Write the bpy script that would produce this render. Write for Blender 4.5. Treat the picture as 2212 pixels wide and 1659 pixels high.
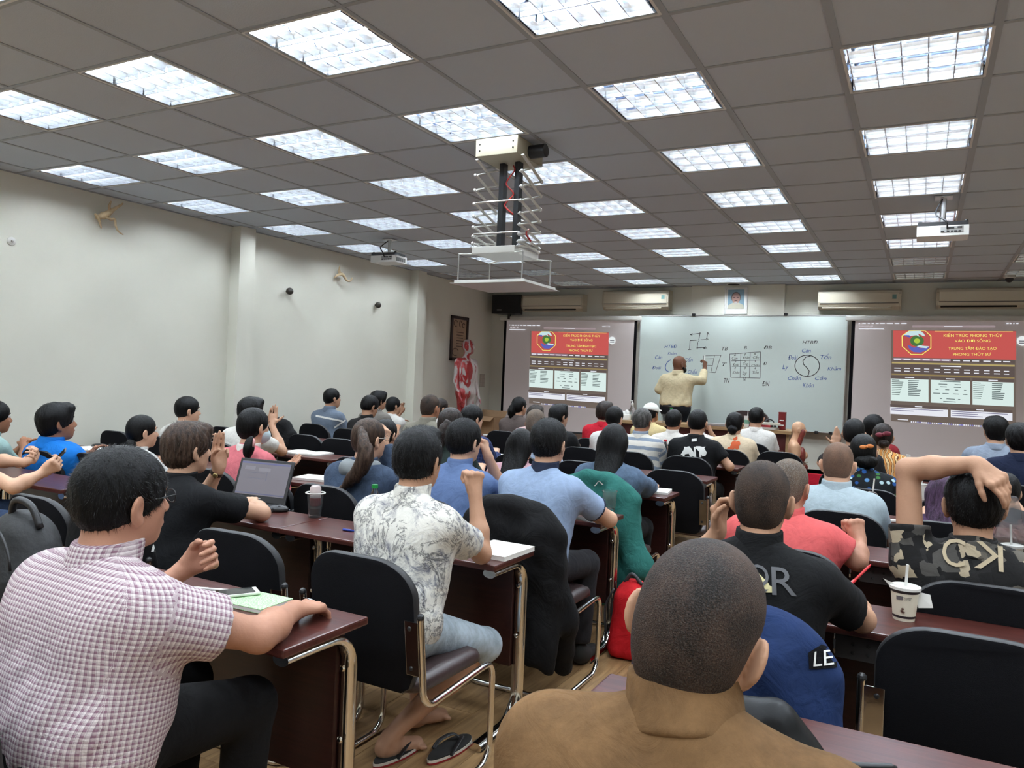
import bpy, bmesh, math, random
import numpy as np
from mathutils import Vector, Matrix
from mathutils.bvhtree import BVHTree

for o in list(bpy.data.objects):
    bpy.data.objects.remove(o, do_unlink=True)
random.seed(7); np.random.seed(7)
sc = bpy.context.scene
COL = sc.collection
PI = math.pi

# ------------------------------------------------------------------ camera
YAW, PITCH, ROLL, FPX = 0.490190, -0.007870, -0.042532, 1658.867
CAM = np.array([0.3885, -3.6279, 1.507])
def _rot(rx, ry, rz):
    cx, sx = math.cos(rx), math.sin(rx); cy, sy = math.cos(ry), math.sin(ry); cz, sz = math.cos(rz), math.sin(rz)
    return np.array([[cz,-sz,0],[sz,cz,0],[0,0,1]]) @ np.array([[1,0,0],[0,cx,-sx],[0,sx,cx]]) @ np.array([[cy,0,sy],[0,1,0],[-sy,0,cy]])
RC = _rot(PITCH, ROLL, YAW)
cd = bpy.data.cameras.new('camera'); cd.sensor_width = 36; cd.lens = FPX / 2212 * 36; cd.clip_start = 0.05; cd.clip_end = 60
cam = bpy.data.objects.new('camera', cd); COL.objects.link(cam)
m = Matrix.Identity(4)
for i in range(3):
    m[i][0] = RC[i,0]; m[i][1] = RC[i,2]; m[i][2] = -RC[i,1]; m[i][3] = CAM[i]
cam.matrix_world = m
sc.camera = cam
def ray(px, py): return RC @ np.array([(px-1106)/FPX, 1, -(py-829.5)/FPX])
def at(px, py, Y): d = ray(px, py); return CAM + d*(Y-CAM[1])/d[1]      # the place on the plane y = Y seen there
def atx(px, py, X): d = ray(px, py); return CAM + d*(X-CAM[0])/d[0]
def atz(px, py, Z): d = ray(px, py); return CAM + d*(Z-CAM[2])/d[2]

# ------------------------------------------------------------------ world, view
w = bpy.data.worlds.new('world'); sc.world = w; w.use_nodes = True
w.node_tree.nodes['Background'].inputs[0].default_value = (0.6, 0.65, 0.7, 1)
w.node_tree.nodes['Background'].inputs[1].default_value = 0.02
sc.view_settings.view_transform = 'Standard'; sc.view_settings.look = 'None'
sc.view_settings.gamma = 1; sc.view_settings.use_curve_mapping = False
sc.view_settings.exposure = 0.0
sc.cycles.max_bounces = 6; sc.cycles.diffuse_bounces = 3; sc.cycles.glossy_bounces = 3; sc.cycles.transmission_bounces = 6; sc.cycles.use_adaptive_sampling = True; sc.cycles.adaptive_threshold = 0.05; sc.cycles.caustics_reflective = False; sc.cycles.caustics_refractive = False
TUBE = 114.0            # emission of the fluorescent tubes
TUBE_COL = (0.87, 0.955, 1.0, 1)

# ------------------------------------------------------------------ materials
def lin(c):
    return tuple(((v/255)/12.92 if v/255 <= 0.04045 else ((v/255+0.055)/1.055)**2.4) for v in c)
def N(nt, t, ins=None, **props):
    n = nt.nodes.new(t)
    for k, v in props.items(): setattr(n, k, v)
    for k, v in (ins or {}).items():
        s = n.inputs[k]
        if isinstance(v, bpy.types.NodeSocket): nt.links.new(v, s)
        else:
            try: s.default_value = v
            except Exception: s.default_value = tuple(v) + (1,)
    return n
def rgba(c): return tuple(c)[:3] + (1,)
MATS = {}
def mat(name, col, rough=0.5, metal=0.0, spec=0.5, bump=None, var=None, trans=0.0, ior=1.45, emis=None, estr=0.0, alpha=1.0, sheen=0.0, sss=0.0, coat=0.0, scale3=None):
    """plain principled material; bump=(scale,strength,detail) noise, var=(scale,amount) colour variation"""
    if name in MATS: return MATS[name]
    m = bpy.data.materials.new(name); m.use_nodes = True; nt = m.node_tree
    b = nt.nodes['Principled BSDF']
    b.inputs['Base Color'].default_value = rgba(col); b.inputs['Roughness'].default_value = rough
    b.inputs['Metallic'].default_value = metal; b.inputs['Specular IOR Level'].default_value = spec
    b.inputs['Transmission Weight'].default_value = trans; b.inputs['IOR'].default_value = ior
    b.inputs['Alpha'].default_value = alpha; b.inputs['Sheen Weight'].default_value = sheen
    b.inputs['Coat Weight'].default_value = coat
    if sss: 
        b.inputs['Subsurface Weight'].default_value = sss; b.inputs['Subsurface Radius'].default_value = (0.01,0.004,0.002)
        b.inputs['Subsurface Scale'].default_value = 0.5
    if emis is not None:
        b.inputs['Emission Color'].default_value = rgba(emis); b.inputs['Emission Strength'].default_value = estr
    if emis is not None and estr < 3:
        m.cycles.emission_sampling = 'NONE'      # dim screens: found by bounced rays only
    if bump or var:
        tc = N(nt, 'ShaderNodeTexCoord')
        vec = tc.outputs['Object']
        if scale3: vec = N(nt, 'ShaderNodeMapping', {'Vector': vec, 'Scale': scale3}).outputs[0]
    if bump:
        nz = N(nt, 'ShaderNodeTexNoise', {'Vector': vec, 'Scale': bump[0], 'Detail': bump[2] if len(bump) > 2 else 3})
        bp = N(nt, 'ShaderNodeBump', {'Height': nz.outputs[0], 'Strength': bump[1], 'Distance': 0.01})
        nt.links.new(bp.outputs[0], b.inputs['Normal'])
    if var:
        nz = N(nt, 'ShaderNodeTexNoise', {'Vector': vec, 'Scale': var[0], 'Detail': 4})
        mr = N(nt, 'ShaderNodeMapRange', {'Value': nz.outputs[0], 'From Min': 0.3, 'From Max': 0.7, 'To Min': 1-var[1], 'To Max': 1+var[1]})
        mx = N(nt, 'ShaderNodeVectorMath', {0: col[:3], 1: mr.outputs[0]}, operation='MULTIPLY')
        nt.links.new(mx.outputs[0], b.inputs['Base Color'])
    MATS[name] = m
    return m
def emat(name, col, strength=1.0, diffuse=None):
    if name in MATS: return MATS[name]
    return mat(name, diffuse or tuple(c*0.2 for c in col), 0.8, spec=0.1, emis=col, estr=strength)

MT = {}
MT['wall'] = mat('wall_paint', lin((236,236,226)), 0.65, spec=0.3, bump=(9, 0.05, 6), var=(1.3, 0.03))
MT['tile'] = mat('ceiling_tile', (0.56,0.615,0.69), 0.9, spec=0.1, bump=(140, 0.12, 2))
MT['tbar'] = mat('ceiling_bar', (0.36,0.39,0.43), 0.5)
MT['slab'] = mat('slab', (0.3,0.3,0.3), 0.9)
MT['louver'] = mat('louver_aluminium', (0.80,0.83,0.88), 0.20, metal=0.95)
MT['reflector'] = mat('reflector', (0.26,0.30,0.38), 0.12, metal=1.0)
MT['whitesteel'] = mat('white_steel', (0.75,0.75,0.73), 0.4)
MT['chrome'] = mat('chrome', (0.74,0.72,0.69), 0.13, metal=1.0, bump=(25, 0.03, 3))
MT['blackfab'] = mat('black_fabric', (0.008,0.008,0.010), 0.93, spec=0.12, bump=(500, 0.25, 2))
MT['blackplastic'] = mat('black_plastic', (0.018,0.018,0.020), 0.42)
MT['vinyl'] = mat('brown_vinyl', (0.045,0.028,0.028), 0.38, bump=(60, 0.1, 4))
MT['white'] = mat('white_plastic', (0.76,0.76,0.74), 0.4)
MT['cream'] = mat('cream_plastic', lin((222,214,196)), 0.4)
MT['paper'] = mat('paper', (0.85,0.85,0.83), 0.8)
MT['rubber'] = mat('rubber', (0.02,0.02,0.02), 0.8)
MT['glassy'] = mat('clear_plastic', (0.93,0.95,0.96), 0.08, trans=0.95, ior=1.25)
MT['water'] = mat('water', (0.95,0.98,1.0), 0.02, trans=1.0, ior=1.33)
MT['board'] = mat('whiteboard_face', lin((216,228,226)), 0.22, spec=0.5)
MT['alu'] = mat('aluminium', (0.62,0.62,0.62), 0.35, metal=0.9)
MT['screencloth'] = mat('screen_cloth', (0.62,0.56,0.56), 0.8, emis=(0.55,0.48,0.48), estr=0.16)  # faint emission stands in for projector light falling on the cloth

def wood_mat(name, c1, c2, rough, scale=(2,22,22), coat=0.0, objinfo=False):
    m = bpy.data.materials.new(name); m.use_nodes = True; nt = m.node_tree; b = nt.nodes['Principled BSDF']
    tc = N(nt, 'ShaderNodeTexCoord')
    vec = tc.outputs['Object']
    if objinfo:
        oi = N(nt, 'ShaderNodeObjectInfo')
        sh = N(nt, 'ShaderNodeVectorMath', {0: oi.outputs['Random'], 1: (31.0, 17.0, 5.0)}, operation='MULTIPLY')
        vec = N(nt, 'ShaderNodeVectorMath', {0: vec, 1: sh.outputs[0]}, operation='ADD').outputs[0]
    mp = N(nt, 'ShaderNodeMapping', {'Vector': vec, 'Scale': scale})
    n1 = N(nt, 'ShaderNodeTexNoise', {'Vector': mp.outputs[0], 'Scale': 1.6, 'Detail': 8, 'Roughness': 0.62, 'Distortion': 1.2})
    rp = N(nt, 'ShaderNodeValToRGB', {'Fac': n1.outputs[0]})
    rp.color_ramp.elements[0].position = 0.32; rp.color_ramp.elements[0].color = rgba(c1)
    rp.color_ramp.elements[1].position = 0.68; rp.color_ramp.elements[1].color = rgba(c2)
    col = rp.outputs[0]
    if objinfo:
        mr = N(nt, 'ShaderNodeMapRange', {'Value': oi.outputs['Random'], 'To Min': 0.86, 'To Max': 1.12})
        col = N(nt, 'ShaderNodeVectorMath', {0: col, 1: mr.outputs[0]}, operation='MULTIPLY').outputs[0]
    nt.links.new(col, b.inputs['Base Color'])
    b.inputs['Roughness'].default_value = rough; b.inputs['Coat Weight'].default_value = coat
    bp = N(nt, 'ShaderNodeBump', {'Height': n1.outputs[0], 'Strength': 0.05, 'Distance': 0.004})
    nt.links.new(bp.outputs[0], b.inputs['Normal'])
    return m
MT['plank'] = wood_mat('oak_plank', lin((128,97,64)), lin((178,144,102)), 0.42, (14, 1.6, 8), objinfo=True)
MT['mahogany'] = wood_mat('mahogany', lin((62,30,27)), lin((92,48,42)), 0.32, (2.2,26,26), coat=0.06)
MT['mahogany_panel'] = wood_mat('mahogany_panel', lin((40,18,17)), lin((58,28,25)), 0.35, (2.2,26,26))
MT['tan_wood'] = wood_mat('tan_wood', lin((150,118,82)), lin((176,146,108)), 0.4, (2,20,20))
MT['driftwood'] = wood_mat('driftwood', lin((196,172,134)), lin((226,206,172)), 0.8, (12,12,12))

# ------------------------------------------------------------------ mesh helpers
def new_mesh(name, verts, faces, mats, smooth=False, matidx=None):
    me = bpy.data.meshes.new(name)
    me.from_pydata([tuple(map(float, v)) for v in verts], [], [tuple(map(int, f)) for f in faces])
    for m_ in (mats if isinstance(mats, (list, tuple)) else [mats]): me.materials.append(m_)
    if smooth: me.polygons.foreach_set('use_smooth', [True]*len(me.polygons))
    if matidx is not None: me.polygons.foreach_set('material_index', matidx)
    me.update()
    return me
def quad_mesh(name, V, Q, m_, attr=None):
    """fast mesh from numpy quads"""
    me = bpy.data.meshes.new(name)
    V = np.asarray(V, np.float32); Q = np.asarray(Q, np.int32)
    me.vertices.add(len(V)); me.vertices.foreach_set('co', V.ravel())
    k = Q.shape[1]
    me.loops.add(Q.size); me.loops.foreach_set('vertex_index', Q.ravel())
    me.polygons.add(len(Q)); me.polygons.foreach_set('loop_start', np.arange(0, Q.size, k, dtype=np.int32))
    me.polygons.foreach_set('use_smooth', np.ones(len(Q), bool))
    me.materials.append(m_)
    me.update(calc_edges=True); me.validate()
    if attr is not None:
        a = me.attributes.new('fab', 'FLOAT_VECTOR', 'POINT'); a.data.foreach_set('vector', np.asarray(attr, np.float32).ravel())
    return me
def obj(name, me, parent=None, loc=None, rot=None):
    o = bpy.data.objects.new(name, me); COL.objects.link(o)
    if loc is not None: o.location = tuple(map(float, loc))
    if rot is not None: o.rotation_euler = rot
    if parent is not None: o.parent = parent
    return o
def empty(name, loc=(0,0,0), rz=0.0):
    o = bpy.data.objects.new(name, None); COL.objects.link(o); o.location = tuple(map(float, loc)); o.rotation_euler = (0,0,rz)
    o.empty_display_size = 0.05
    return o
def tag(o, label=None, cat=None, group=None, kind=None):
    if label: o['label'] = label
    if cat: o['category'] = cat
    if group: o['group'] = group
    if kind: o['kind'] = kind
    return o
def copy_tree(o, parent=None):
    c = o.copy(); COL.objects.link(c); c.parent = parent
    for ch in list(o.children): copy_tree(ch, c)
    return c

class B:
    """collects shapes, builds one mesh object"""
    def __init__(s): s.v = []; s.f = []; s.mi = []; s.cur = 0
    def add(s, vs, fs):
        o = len(s.v); s.v += [tuple(map(float, p)) for p in vs]; s.f += [tuple(i+o for i in f) for f in fs]; s.mi += [s.cur]*len(fs); return s
    def box(s, c, d, M=None, bev=0.0):
        hx, hy, hz = d[0]/2, d[1]/2, d[2]/2
        if bev > 0:
            b = min(bev, hx*0.98, hy*0.98, hz*0.98); vs = []; 
            bm = bmesh.new(); bmesh.ops.create_cube(bm, size=1)
            for v in bm.verts: v.co = Vector((v.co.x*d[0], v.co.y*d[1], v.co.z*d[2]))
            bmesh.ops.bevel(bm, geom=list(bm.edges), offset=b, segments=2, affect='EDGES', profile=0.6)
            bm.verts.ensure_lookup_table()
            vs = [v.co.copy() for v in bm.verts]; fs = [[v.index for v in f.verts] for f in bm.faces]; bm.free()
        else:
            vs = [Vector((x*hx, y*hy, z*hz)) for x in (-1,1) for y in (-1,1) for z in (-1,1)]
            fs = [(0,1,3,2),(4,6,7,5),(0,4,5,1),(2,3,7,6),(0,2,6,4),(1,5,7,3)]
        if M is not None: vs = [M @ v for v in vs]
        return s.add([(v[0]+c[0], v[1]+c[1], v[2]+c[2]) for v in vs], fs)
    def tube(s, pts, r, n=10, cap=True, flat=1.0, closed=False):
        """tube along a polyline with per-point radius; flat squashes along the second normal"""
        pts = [np.array(p, float) for p in pts]; rs = r if isinstance(r, (list, tuple)) else [r]*len(pts)
        L = len(pts); o = []; up = None
        for i in range(L):
            if closed: t = pts[(i+1) % L] - pts[i-1]
            else: t = pts[min(i+1, L-1)] - pts[max(i-1, 0)]
            t = t/(np.linalg.norm(t)+1e-9)
            if up is None:
                a = np.array([0,0,1.0]) if abs(t[2]) < 0.9 else np.array([1.0,0,0])
                up = np.cross(np.cross(t, a), t)
            up = up - t*np.dot(up, t); up = up/(np.linalg.norm(up)+1e-9)
            si = np.cross(t, up)
            o += [pts[i] + rs[i]*(math.cos(2*PI*k/n)*si + flat*math.sin(2*PI*k/n)*up) for k in range(n)]
        fs = []
        for i in range(L if closed else L-1):
            j = (i+1) % L
            for k in range(n): fs.append((i*n+k, i*n+(k+1)%n, j*n+(k+1)%n, j*n+k))
        if cap and not closed: fs += [tuple(range(n))[::-1], tuple((L-1)*n+k for k in range(n))]
        return s.add(o, fs)
    def lathe(s, prof, c=(0,0,0), n=24, M=None, cap=True):
        vs = []
        for (r, z) in prof:
            for k in range(n):
                v = Vector((r*math.cos(2*PI*k/n), r*math.sin(2*PI*k/n), z))
                if M is not None: v = M @ v
                vs.append((v[0]+c[0], v[1]+c[1], v[2]+c[2]))
        fs = []
        for i in range(len(prof)-1):
            for k in range(n): fs.append((i*n+k, i*n+(k+1)%n, (i+1)*n+(k+1)%n, (i+1)*n+k))
        if cap: fs += [tuple(range(n))[::-1], tuple((len(prof)-1)*n+k for k in range(n))]
        return s.add(vs, fs)
    def ball(s, c, r, n=12, m=8, M=None):
        rr = r if isinstance(r, (tuple, list)) else (r,r,r); vs = []; fs = []
        for i in range(m+1):
            t = PI*i/m
            for k in range(n):
                v = Vector((rr[0]*math.sin(t)*math.cos(2*PI*k/n), rr[1]*math.sin(t)*math.sin(2*PI*k/n), rr[2]*math.cos(t)))
                if M is not None: v = M @ v
                vs.append((v[0]+c[0], v[1]+c[1], v[2]+c[2]))
        for i in range(m):
            for k in range(n): fs.append((i*n+k, (i+1)*n+k, (i+1)*n+(k+1)%n, i*n+(k+1)%n))
        return s.add(vs, fs)
    def prism(s, poly, z0, z1, M=None):
        n = len(poly); vs = [Vector((p[0],p[1],z0)) for p in poly] + [Vector((p[0],p[1],z1)) for p in poly]
        if M is not None: vs = [M @ v for v in vs]
        fs = [tuple(range(n))[::-1], tuple(range(n,2*n))] + [(i,(i+1)%n,n+(i+1)%n,n+i) for i in range(n)]
        return s.add(vs, fs)
    def mesh(s, name, mats, smooth=False): return new_mesh(name, s.v, s.f, mats, smooth, s.mi)
    def build(s, name, mats, parent=None, smooth=False, loc=None, rot=None, auto=None):
        me = s.mesh(name, mats, smooth)
        o = obj(name, me, parent, loc, rot)
        if auto: me.set_sharp_from_angle(angle=math.radians(auto))
        return o
def arc(c, r, a0, a1, n, ax):
    """points on an arc in the plane of two axes ax=(u,v)"""
    u, v = np.array(ax[0], float), np.array(ax[1], float); c = np.array(c, float)
    return [c + r*(math.cos(a)*u + math.sin(a)*v) for a in np.linspace(a0, a1, n)]
def rounded(w, h, r, n=6):
    pts = []
    for cx, cy, a in ((w/2-r, h/2-r, 0), (-w/2+r, h/2-r, PI/2), (-w/2+r, -h/2+r, PI), (w/2-r, -h/2+r, 1.5*PI)):
        pts += [(cx+r*math.cos(a+PI/2*k/n), cy+r*math.sin(a+PI/2*k/n)) for k in range(n+1)]
    return pts
def smooth_path(pts, n=6):
    """Catmull-Rom through points"""
    P = [np.array(p, float) for p in pts]; P = [2*P[0]-P[1]] + P + [2*P[-1]-P[-2]]; out = []
    for i in range(1, len(P)-2):
        for k in range(n):
            t = k/n
            out.append(0.5*((2*P[i]) + (-P[i-1]+P[i+1])*t + (2*P[i-1]-5*P[i]+4*P[i+1]-P[i+2])*t*t + (-P[i-1]+3*P[i]-3*P[i+1]+P[i+2])*t**3))
    out.append(P[-2]); return out

def text_verts(body, shear=0.0):
    cu = bpy.data.curves.new('t', 'FONT'); cu.body = body; cu.size = 1; cu.shear = shear; cu.resolution_u = 3
    o = bpy.data.objects.new('t', cu); COL.objects.link(o)
    dg = bpy.context.evaluated_depsgraph_get(); me = o.evaluated_get(dg).to_mesh()
    V = np.array([v.co[:2] for v in me.vertices]) if len(me.vertices) else np.zeros((0,2)); F = [tuple(p.vertices) for p in me.polygons]
    o.evaluated_get(dg).to_mesh_clear(); bpy.data.objects.remove(o); bpy.data.curves.remove(cu)
    return V, F
def bil(c, u, v):
    """corners bottom-left, bottom-right, top-right, top-left"""
    c = [np.array(p, float) for p in c]
    return (c[0]*(1-u)*(1-v) + c[1]*u*(1-v) + c[2]*u*v + c[3]*(1-u)*v)
# ------------------------------------------------------------------ the room
H = 3.014; XL, XR, YB, YF = -6.26, 3.4, -5.4, 8.0
TX, TY = 0.6, 0.5868
def wallbox(name, c, d, m_): 
    o = B().box((0,0,0), d).build(name, m_); o.location = c; tag(o, kind='structure'); return o
wl = wallbox('wall_left', (XL-0.1, (YB+YF)/2, H/2+0.1), (0.2, YF-YB+0.4, H+0.2), MT['wall'])
wf = wallbox('wall_front', ((XL+XR)/2, YF+0.1, H/2+0.1), (XR-XL, 0.2, H+0.2), MT['wall'])
wr = wallbox('wall_right', (XR+0.1, (YB+YF)/2, H/2+0.1), (0.2, YF-YB+0.4, H+0.2), MT['wall'])
wb = wallbox('wall_back', ((XL+XR)/2, YB-0.1, H/2+0.1), (XR-XL, 0.2, H+0.2), MT['wall'])
def pillar(name, x0, x1, y0, y1, par):
    o = B().box((0,0,0), (x1-x0, y1-y0, H)).build(name, MT['wall'], None); o.location = ((x0+x1)/2, (y0+y1)/2, H/2)
    tag(o, kind='structure'); return o
pillar('trim_1', XL, -6.12, 2.25, 2.46, wl); pillar('trim_2', XL, -6.12, 5.55, 5.76, wl)
pillar('trim_3', -2.74, -1.40, YF-0.12, YF, wf)

# floor: planks run along the room's depth
fl = B().box((0,0,0), (XR-XL+0.2, YF-YB+0.2, 0.05)).build('floor', MT['slab']); fl.location = ((XL+XR)/2, (YB+YF)/2, -0.031)
tag(fl, kind='structure')
PW, PL = 0.19, 1.22
def plank_mesh(w_, l_): return B().box((0,0,0), (w_-0.0016, l_-0.0016, 0.006), bev=0.0012).mesh('plank', MT['plank'])
pm = plank_mesh(PW, PL); rest = B(); near = []
nx = int((XR-XL)/PW)+1; ny = int((YF-YB)/PL)+2
for i in range(nx):
    off = random.random()*PL
    for j in range(ny):
        x = XL + (i+0.5)*PW; y = YB + j*PL - off + PL/2
        if x > XR or y > YF+0.3 or y < YB-0.3: continue
        near.append((math.hypot(x+1.3, y+0.9)*(1 if y > -3.2 else 3), x, y))
near.sort()
for q, (d_, x, y) in enumerate(near):
    if q < 260:
        p = obj('plank', pm, fl); p.location = (x-fl.location.x, y-fl.location.y, 0.0283)
    else:
        rest.box((x-fl.location.x, y-fl.location.y, 0.0283), (PW-0.0016, PL-0.0016, 0.006))
tag(rest.build('plank_field', MT['plank'], fl), kind='stuff')

# ceiling: slab, tiles laid in a grid of bars
ce = B().box((0,0,0), (XR-XL+0.4, YF-YB+0.4, 0.1)).build('ceiling', MT['slab']); ce.location = ((XL+XR)/2, (YB+YF)/2, H+0.25)
tag(ce, kind='structure')
def in_view(p, mar=60):
    d = (np.array(p)-CAM) @ RC
    if d[1] < 0.2: return False
    x, y = 1106+FPX*d[0]/d[1], 829.5-FPX*d[2]/d[1]
    return -mar < x < 2212+mar and -mar < y < 1659+mar
tilem = B().box((0,0,0), (TX-0.004, TY-0.004, 0.014)).mesh('ceiling_tile', MT['tile'])
hid = B()
LIGHTS = {}
for c in range(-5, 3):
    for r in range(-4, 7):
        if c == -5 and r == 6: continue
        LIGHTS[(2*c, 2*r)] = not ((c in (-5,-4) and r in (5,6)) or (c >= 0 and r >= 5))
for i in range(-11, 6):
    for j in range(-10, 14):
        if (i, j) in LIGHTS: continue
        x0, x1 = max(i*TX, XL), min((i+1)*TX, XR); y0, y1 = max(j*TY, YB), min((j+1)*TY, YF)
        if x1-x0 < 0.02 or y1-y0 < 0.02: continue
        cx, cy = (x0+x1)/2, (y0+y1)/2; vis = any(in_view((x, y, H), 10) for x in (x0,x1) for y in (y0,y1))
        L = (cx-ce.location.x, cy-ce.location.y, H+0.011-ce.location.z)
        if vis:
            full = x1-x0 > TX-0.01 and y1-y0 > TY-0.01
            t = obj('ceiling_tile', tilem if full else B().box((0,0,0), (x1-x0-0.004, y1-y0-0.004, 0.014)).mesh('ceiling_tile', MT['tile']), ce); t.location = L
            if (i*7+j*13) % 11 == 0: t.rotation_euler = (0.004, 0.002, 0)
        else: hid.box(L, (x1-x0-0.004, y1-y0-0.004, 0.014))
tag(hid.build('tile_field', MT['tile'], ce), kind='stuff')
def bar(c, d):
    o = B().box((0,0,0), d).build('ceiling_bar', MT['tbar'], ce); o.location = (c[0]-ce.location.x, c[1]-ce.location.y, c[2]-ce.location.z)
for i in range(-10, 6): bar((i*TX, (YB+YF)/2, H+0.004), (0.036 if -2 <= i <= 2 else 0.024, YF-YB, 0.009))
for j in range(-9, 14): bar(((XL+XR)/2, j*TY, H+0.0045), (XR-XL, 0.022, 0.009))
for (x, y, dx, dy) in ((XL+0.012, (YB+YF)/2, 0.024, YF-YB), (XR-0.012, (YB+YF)/2, 0.024, YF-YB), ((XL+XR)/2, YF-0.012, XR-XL, 0.024), ((XL+XR)/2, YB+0.012, XR-XL, 0.024)):
    bar((x, y, H+0.0035), (dx, dy, 0.011))

# recessed louvre lights
tube_on = emat('tube_lit', TUBE_COL[:3], TUBE, (0.9,0.9,0.9)); tube_off = mat('tube_dark', (0.55,0.53,0.50), 0.3)
IX, IY = TX-0.044, TY-0.046
hm = B()
for s in (-1, 1):
    hm.box((s*(IX/2+0.006), 0, 0.05), (0.004, IY, 0.10)); hm.box((0, s*(IY/2+0.006), 0.05), (IX, 0.004, 0.10))
hm.box((0,0,0.102), (IX+0.02, IY+0.02, 0.004)); hm_on = hm.mesh('housing', MT['reflector'])
hm_off = hm.mesh('housing', mat('housing_dim', (0.50,0.46,0.44), 0.3, metal=0.4))
fm = B()
for s in (-1, 1):
    fm.box((s*(IX/2+0.008), 0, 0.003), (0.012, TY-0.024, 0.010)); fm.box((0, s*(IY/2+0.008), 0.003), (TX-0.03, 0.012, 0.010))
fm = fm.mesh('rim', MT['whitesteel'])
def tubemesh(m_): return B().tube([(-IX/2+0.012,0,0),(IX/2-0.012,0,0)], 0.0135, 6, cap=False).mesh('tube', m_)
tm_on, tm_off = tubemesh(tube_on), tubemesh(tube_off)
# cross blades: curved sides, thin at the top, wide at the bottom edge
bl = B(); prof = [(-0.007,0.044),(-0.0045,0.032),(-0.003,0.018),(-0.0025,0.0),(0.0025,0.0),(0.003,0.018),(0.0045,0.032),(0.007,0.044)]
lane = IY/3
bl.prism(prof, -lane/2+0.012, lane/2-0.012, Matrix(((1,0,0),(0,0,1),(0,1,0))).to_4x4())
bl = bl.mesh('louver_blade', MT['louver'])
rl = B(); prof2 = [(-0.018,0.050),(-0.010,0.036),(-0.005,0.020),(-0.003,0.0),(0.003,0.0),(0.005,0.020),(0.010,0.036),(0.018,0.050)]
rl.prism(prof2, -IX/2, IX/2, Matrix(((0,0,1),(1,0,0),(0,1,0))).to_4x4()); rl = rl.mesh('louver_rail', MT['louver'])
ORD = ['zeroth','first','second','third','fourth','fifth','sixth','seventh','eighth','ninth','tenth','eleventh']
def fixture(on):
    e = empty('ceiling_light')
    obj('housing', hm_on if on else hm_off, e); obj('rim', fm, e)
    for k in (-1,0,1):
        t = obj('tube', tm_on if on else tm_off, e); t.location = (0, k*lane, 0.066)
        for q in range(6):
            b_ = obj('louver_blade', bl, e); b_.location = (-IX/2+0.012+(IX-0.024)*q/5, k*lane, 0.003)
    for k in (-1.5,-0.5,0.5,1.5):
        b_ = obj('louver_rail', rl, e); b_.location = (0, k*lane*(0.985), 0.003)
    return e
proto = {}
for (i, j), on in LIGHTS.items():
    c, r = i//2+6, 7-j//2
    if on in proto: e = copy_tree(proto[on])
    else: e = proto[on] = fixture(on)
    e.location = ((i+0.5)*TX, (j+0.5)*TY, H)
    tag(e, f"{'lit' if on else 'unlit'} square louvre ceiling light, {ORD[c]} from left wall, {ORD[r]} row from front wall", 'ceiling light', 'recessed ceiling lights')

# ------------------------------------------------------------------ front wall things
def lmat(name, c, **k): return mat(name, lin(c), **k)
def aircon(px0, px1, py0, py1, label, dark):
    yb = YF-(0.12 if False else 0.0); y = yb-0.21
    a, b_ = at(px0, py0, y), at(px1, py1, y); x0, x1, z1, z0 = a[0], b_[0], a[2], b_[2]
    z1 = min(z1, H-0.03); h = z1-z0; e = empty('air_conditioner', ((x0+x1)/2, yb, z0)); W = x1-x0
    m_ = MT['cream']
    prof = [(0,0),(0,h),(-0.16,h),(-0.195,h-0.02),(-0.21,h*0.75),(-0.21,h*0.36),(-0.19,h*0.14),(-0.12,0.0)]
    b = B(); b.prism(prof, -W/2+0.012, W/2-0.012, Matrix(((0,0,1),(1,0,0),(0,1,0))).to_4x4()); b.build('casing', m_, e)
    for s in (-1, 1):
        b = B(); b.prism([(p[0]*1.02, p[1]*1.01-0.002) for p in prof], -0.012, 0.012, Matrix(((0,0,1),(1,0,0),(0,1,0))).to_4x4())
        b.build('end_cap', mat('cream_dark', lin((206,198,180)), 0.45), e, loc=(s*(W/2-0.012), 0, 0))
    B().box((0,0,0), (W-0.06, 0.006, h*0.50), bev=0.003).build('front_panel', m_, e, loc=(0,-0.212,h*0.57))
    B().box((0,0,0), (W-0.06, 0.004, 0.010)).build('panel_groove', mat('groove', (0.12,0.11,0.10), 0.6), e, loc=(0,-0.213,h*0.30))
    fm_ = mat('vent_dark', (0.02,0.018,0.016), 0.7) if dark else m_
    o = B().box((0,0,0), (W*0.84, 0.05, 0.012), bev=0.004).build('air_flap', fm_, e, loc=(-W*0.03,-0.175,h*0.10), rot=(0.75,0,0))
    B().box((0,0,0), (0.05, 0.003, 0.06)).build('sticker', lmat('sticker', (120,160,160)) if not dark else m_, e, loc=(W*0.42,-0.2165,h*0.62))
    tag(e, label, 'air conditioner', 'air conditioners on the front wall'); return e
aircon(1127,1257,637,671,'cream wall air conditioner beside the black loudspeaker, open dark vent',True)
aircon(1302,1443,628,668,'cream wall air conditioner between the loudspeaker side unit and framed portrait',False)
aircon(1768,1946,627,667,'cream wall air conditioner above the gap right of the whiteboard',False)
aircon(2024,2220,622,664,'cream wall air conditioner at right edge above the second projection screen',True)

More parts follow.
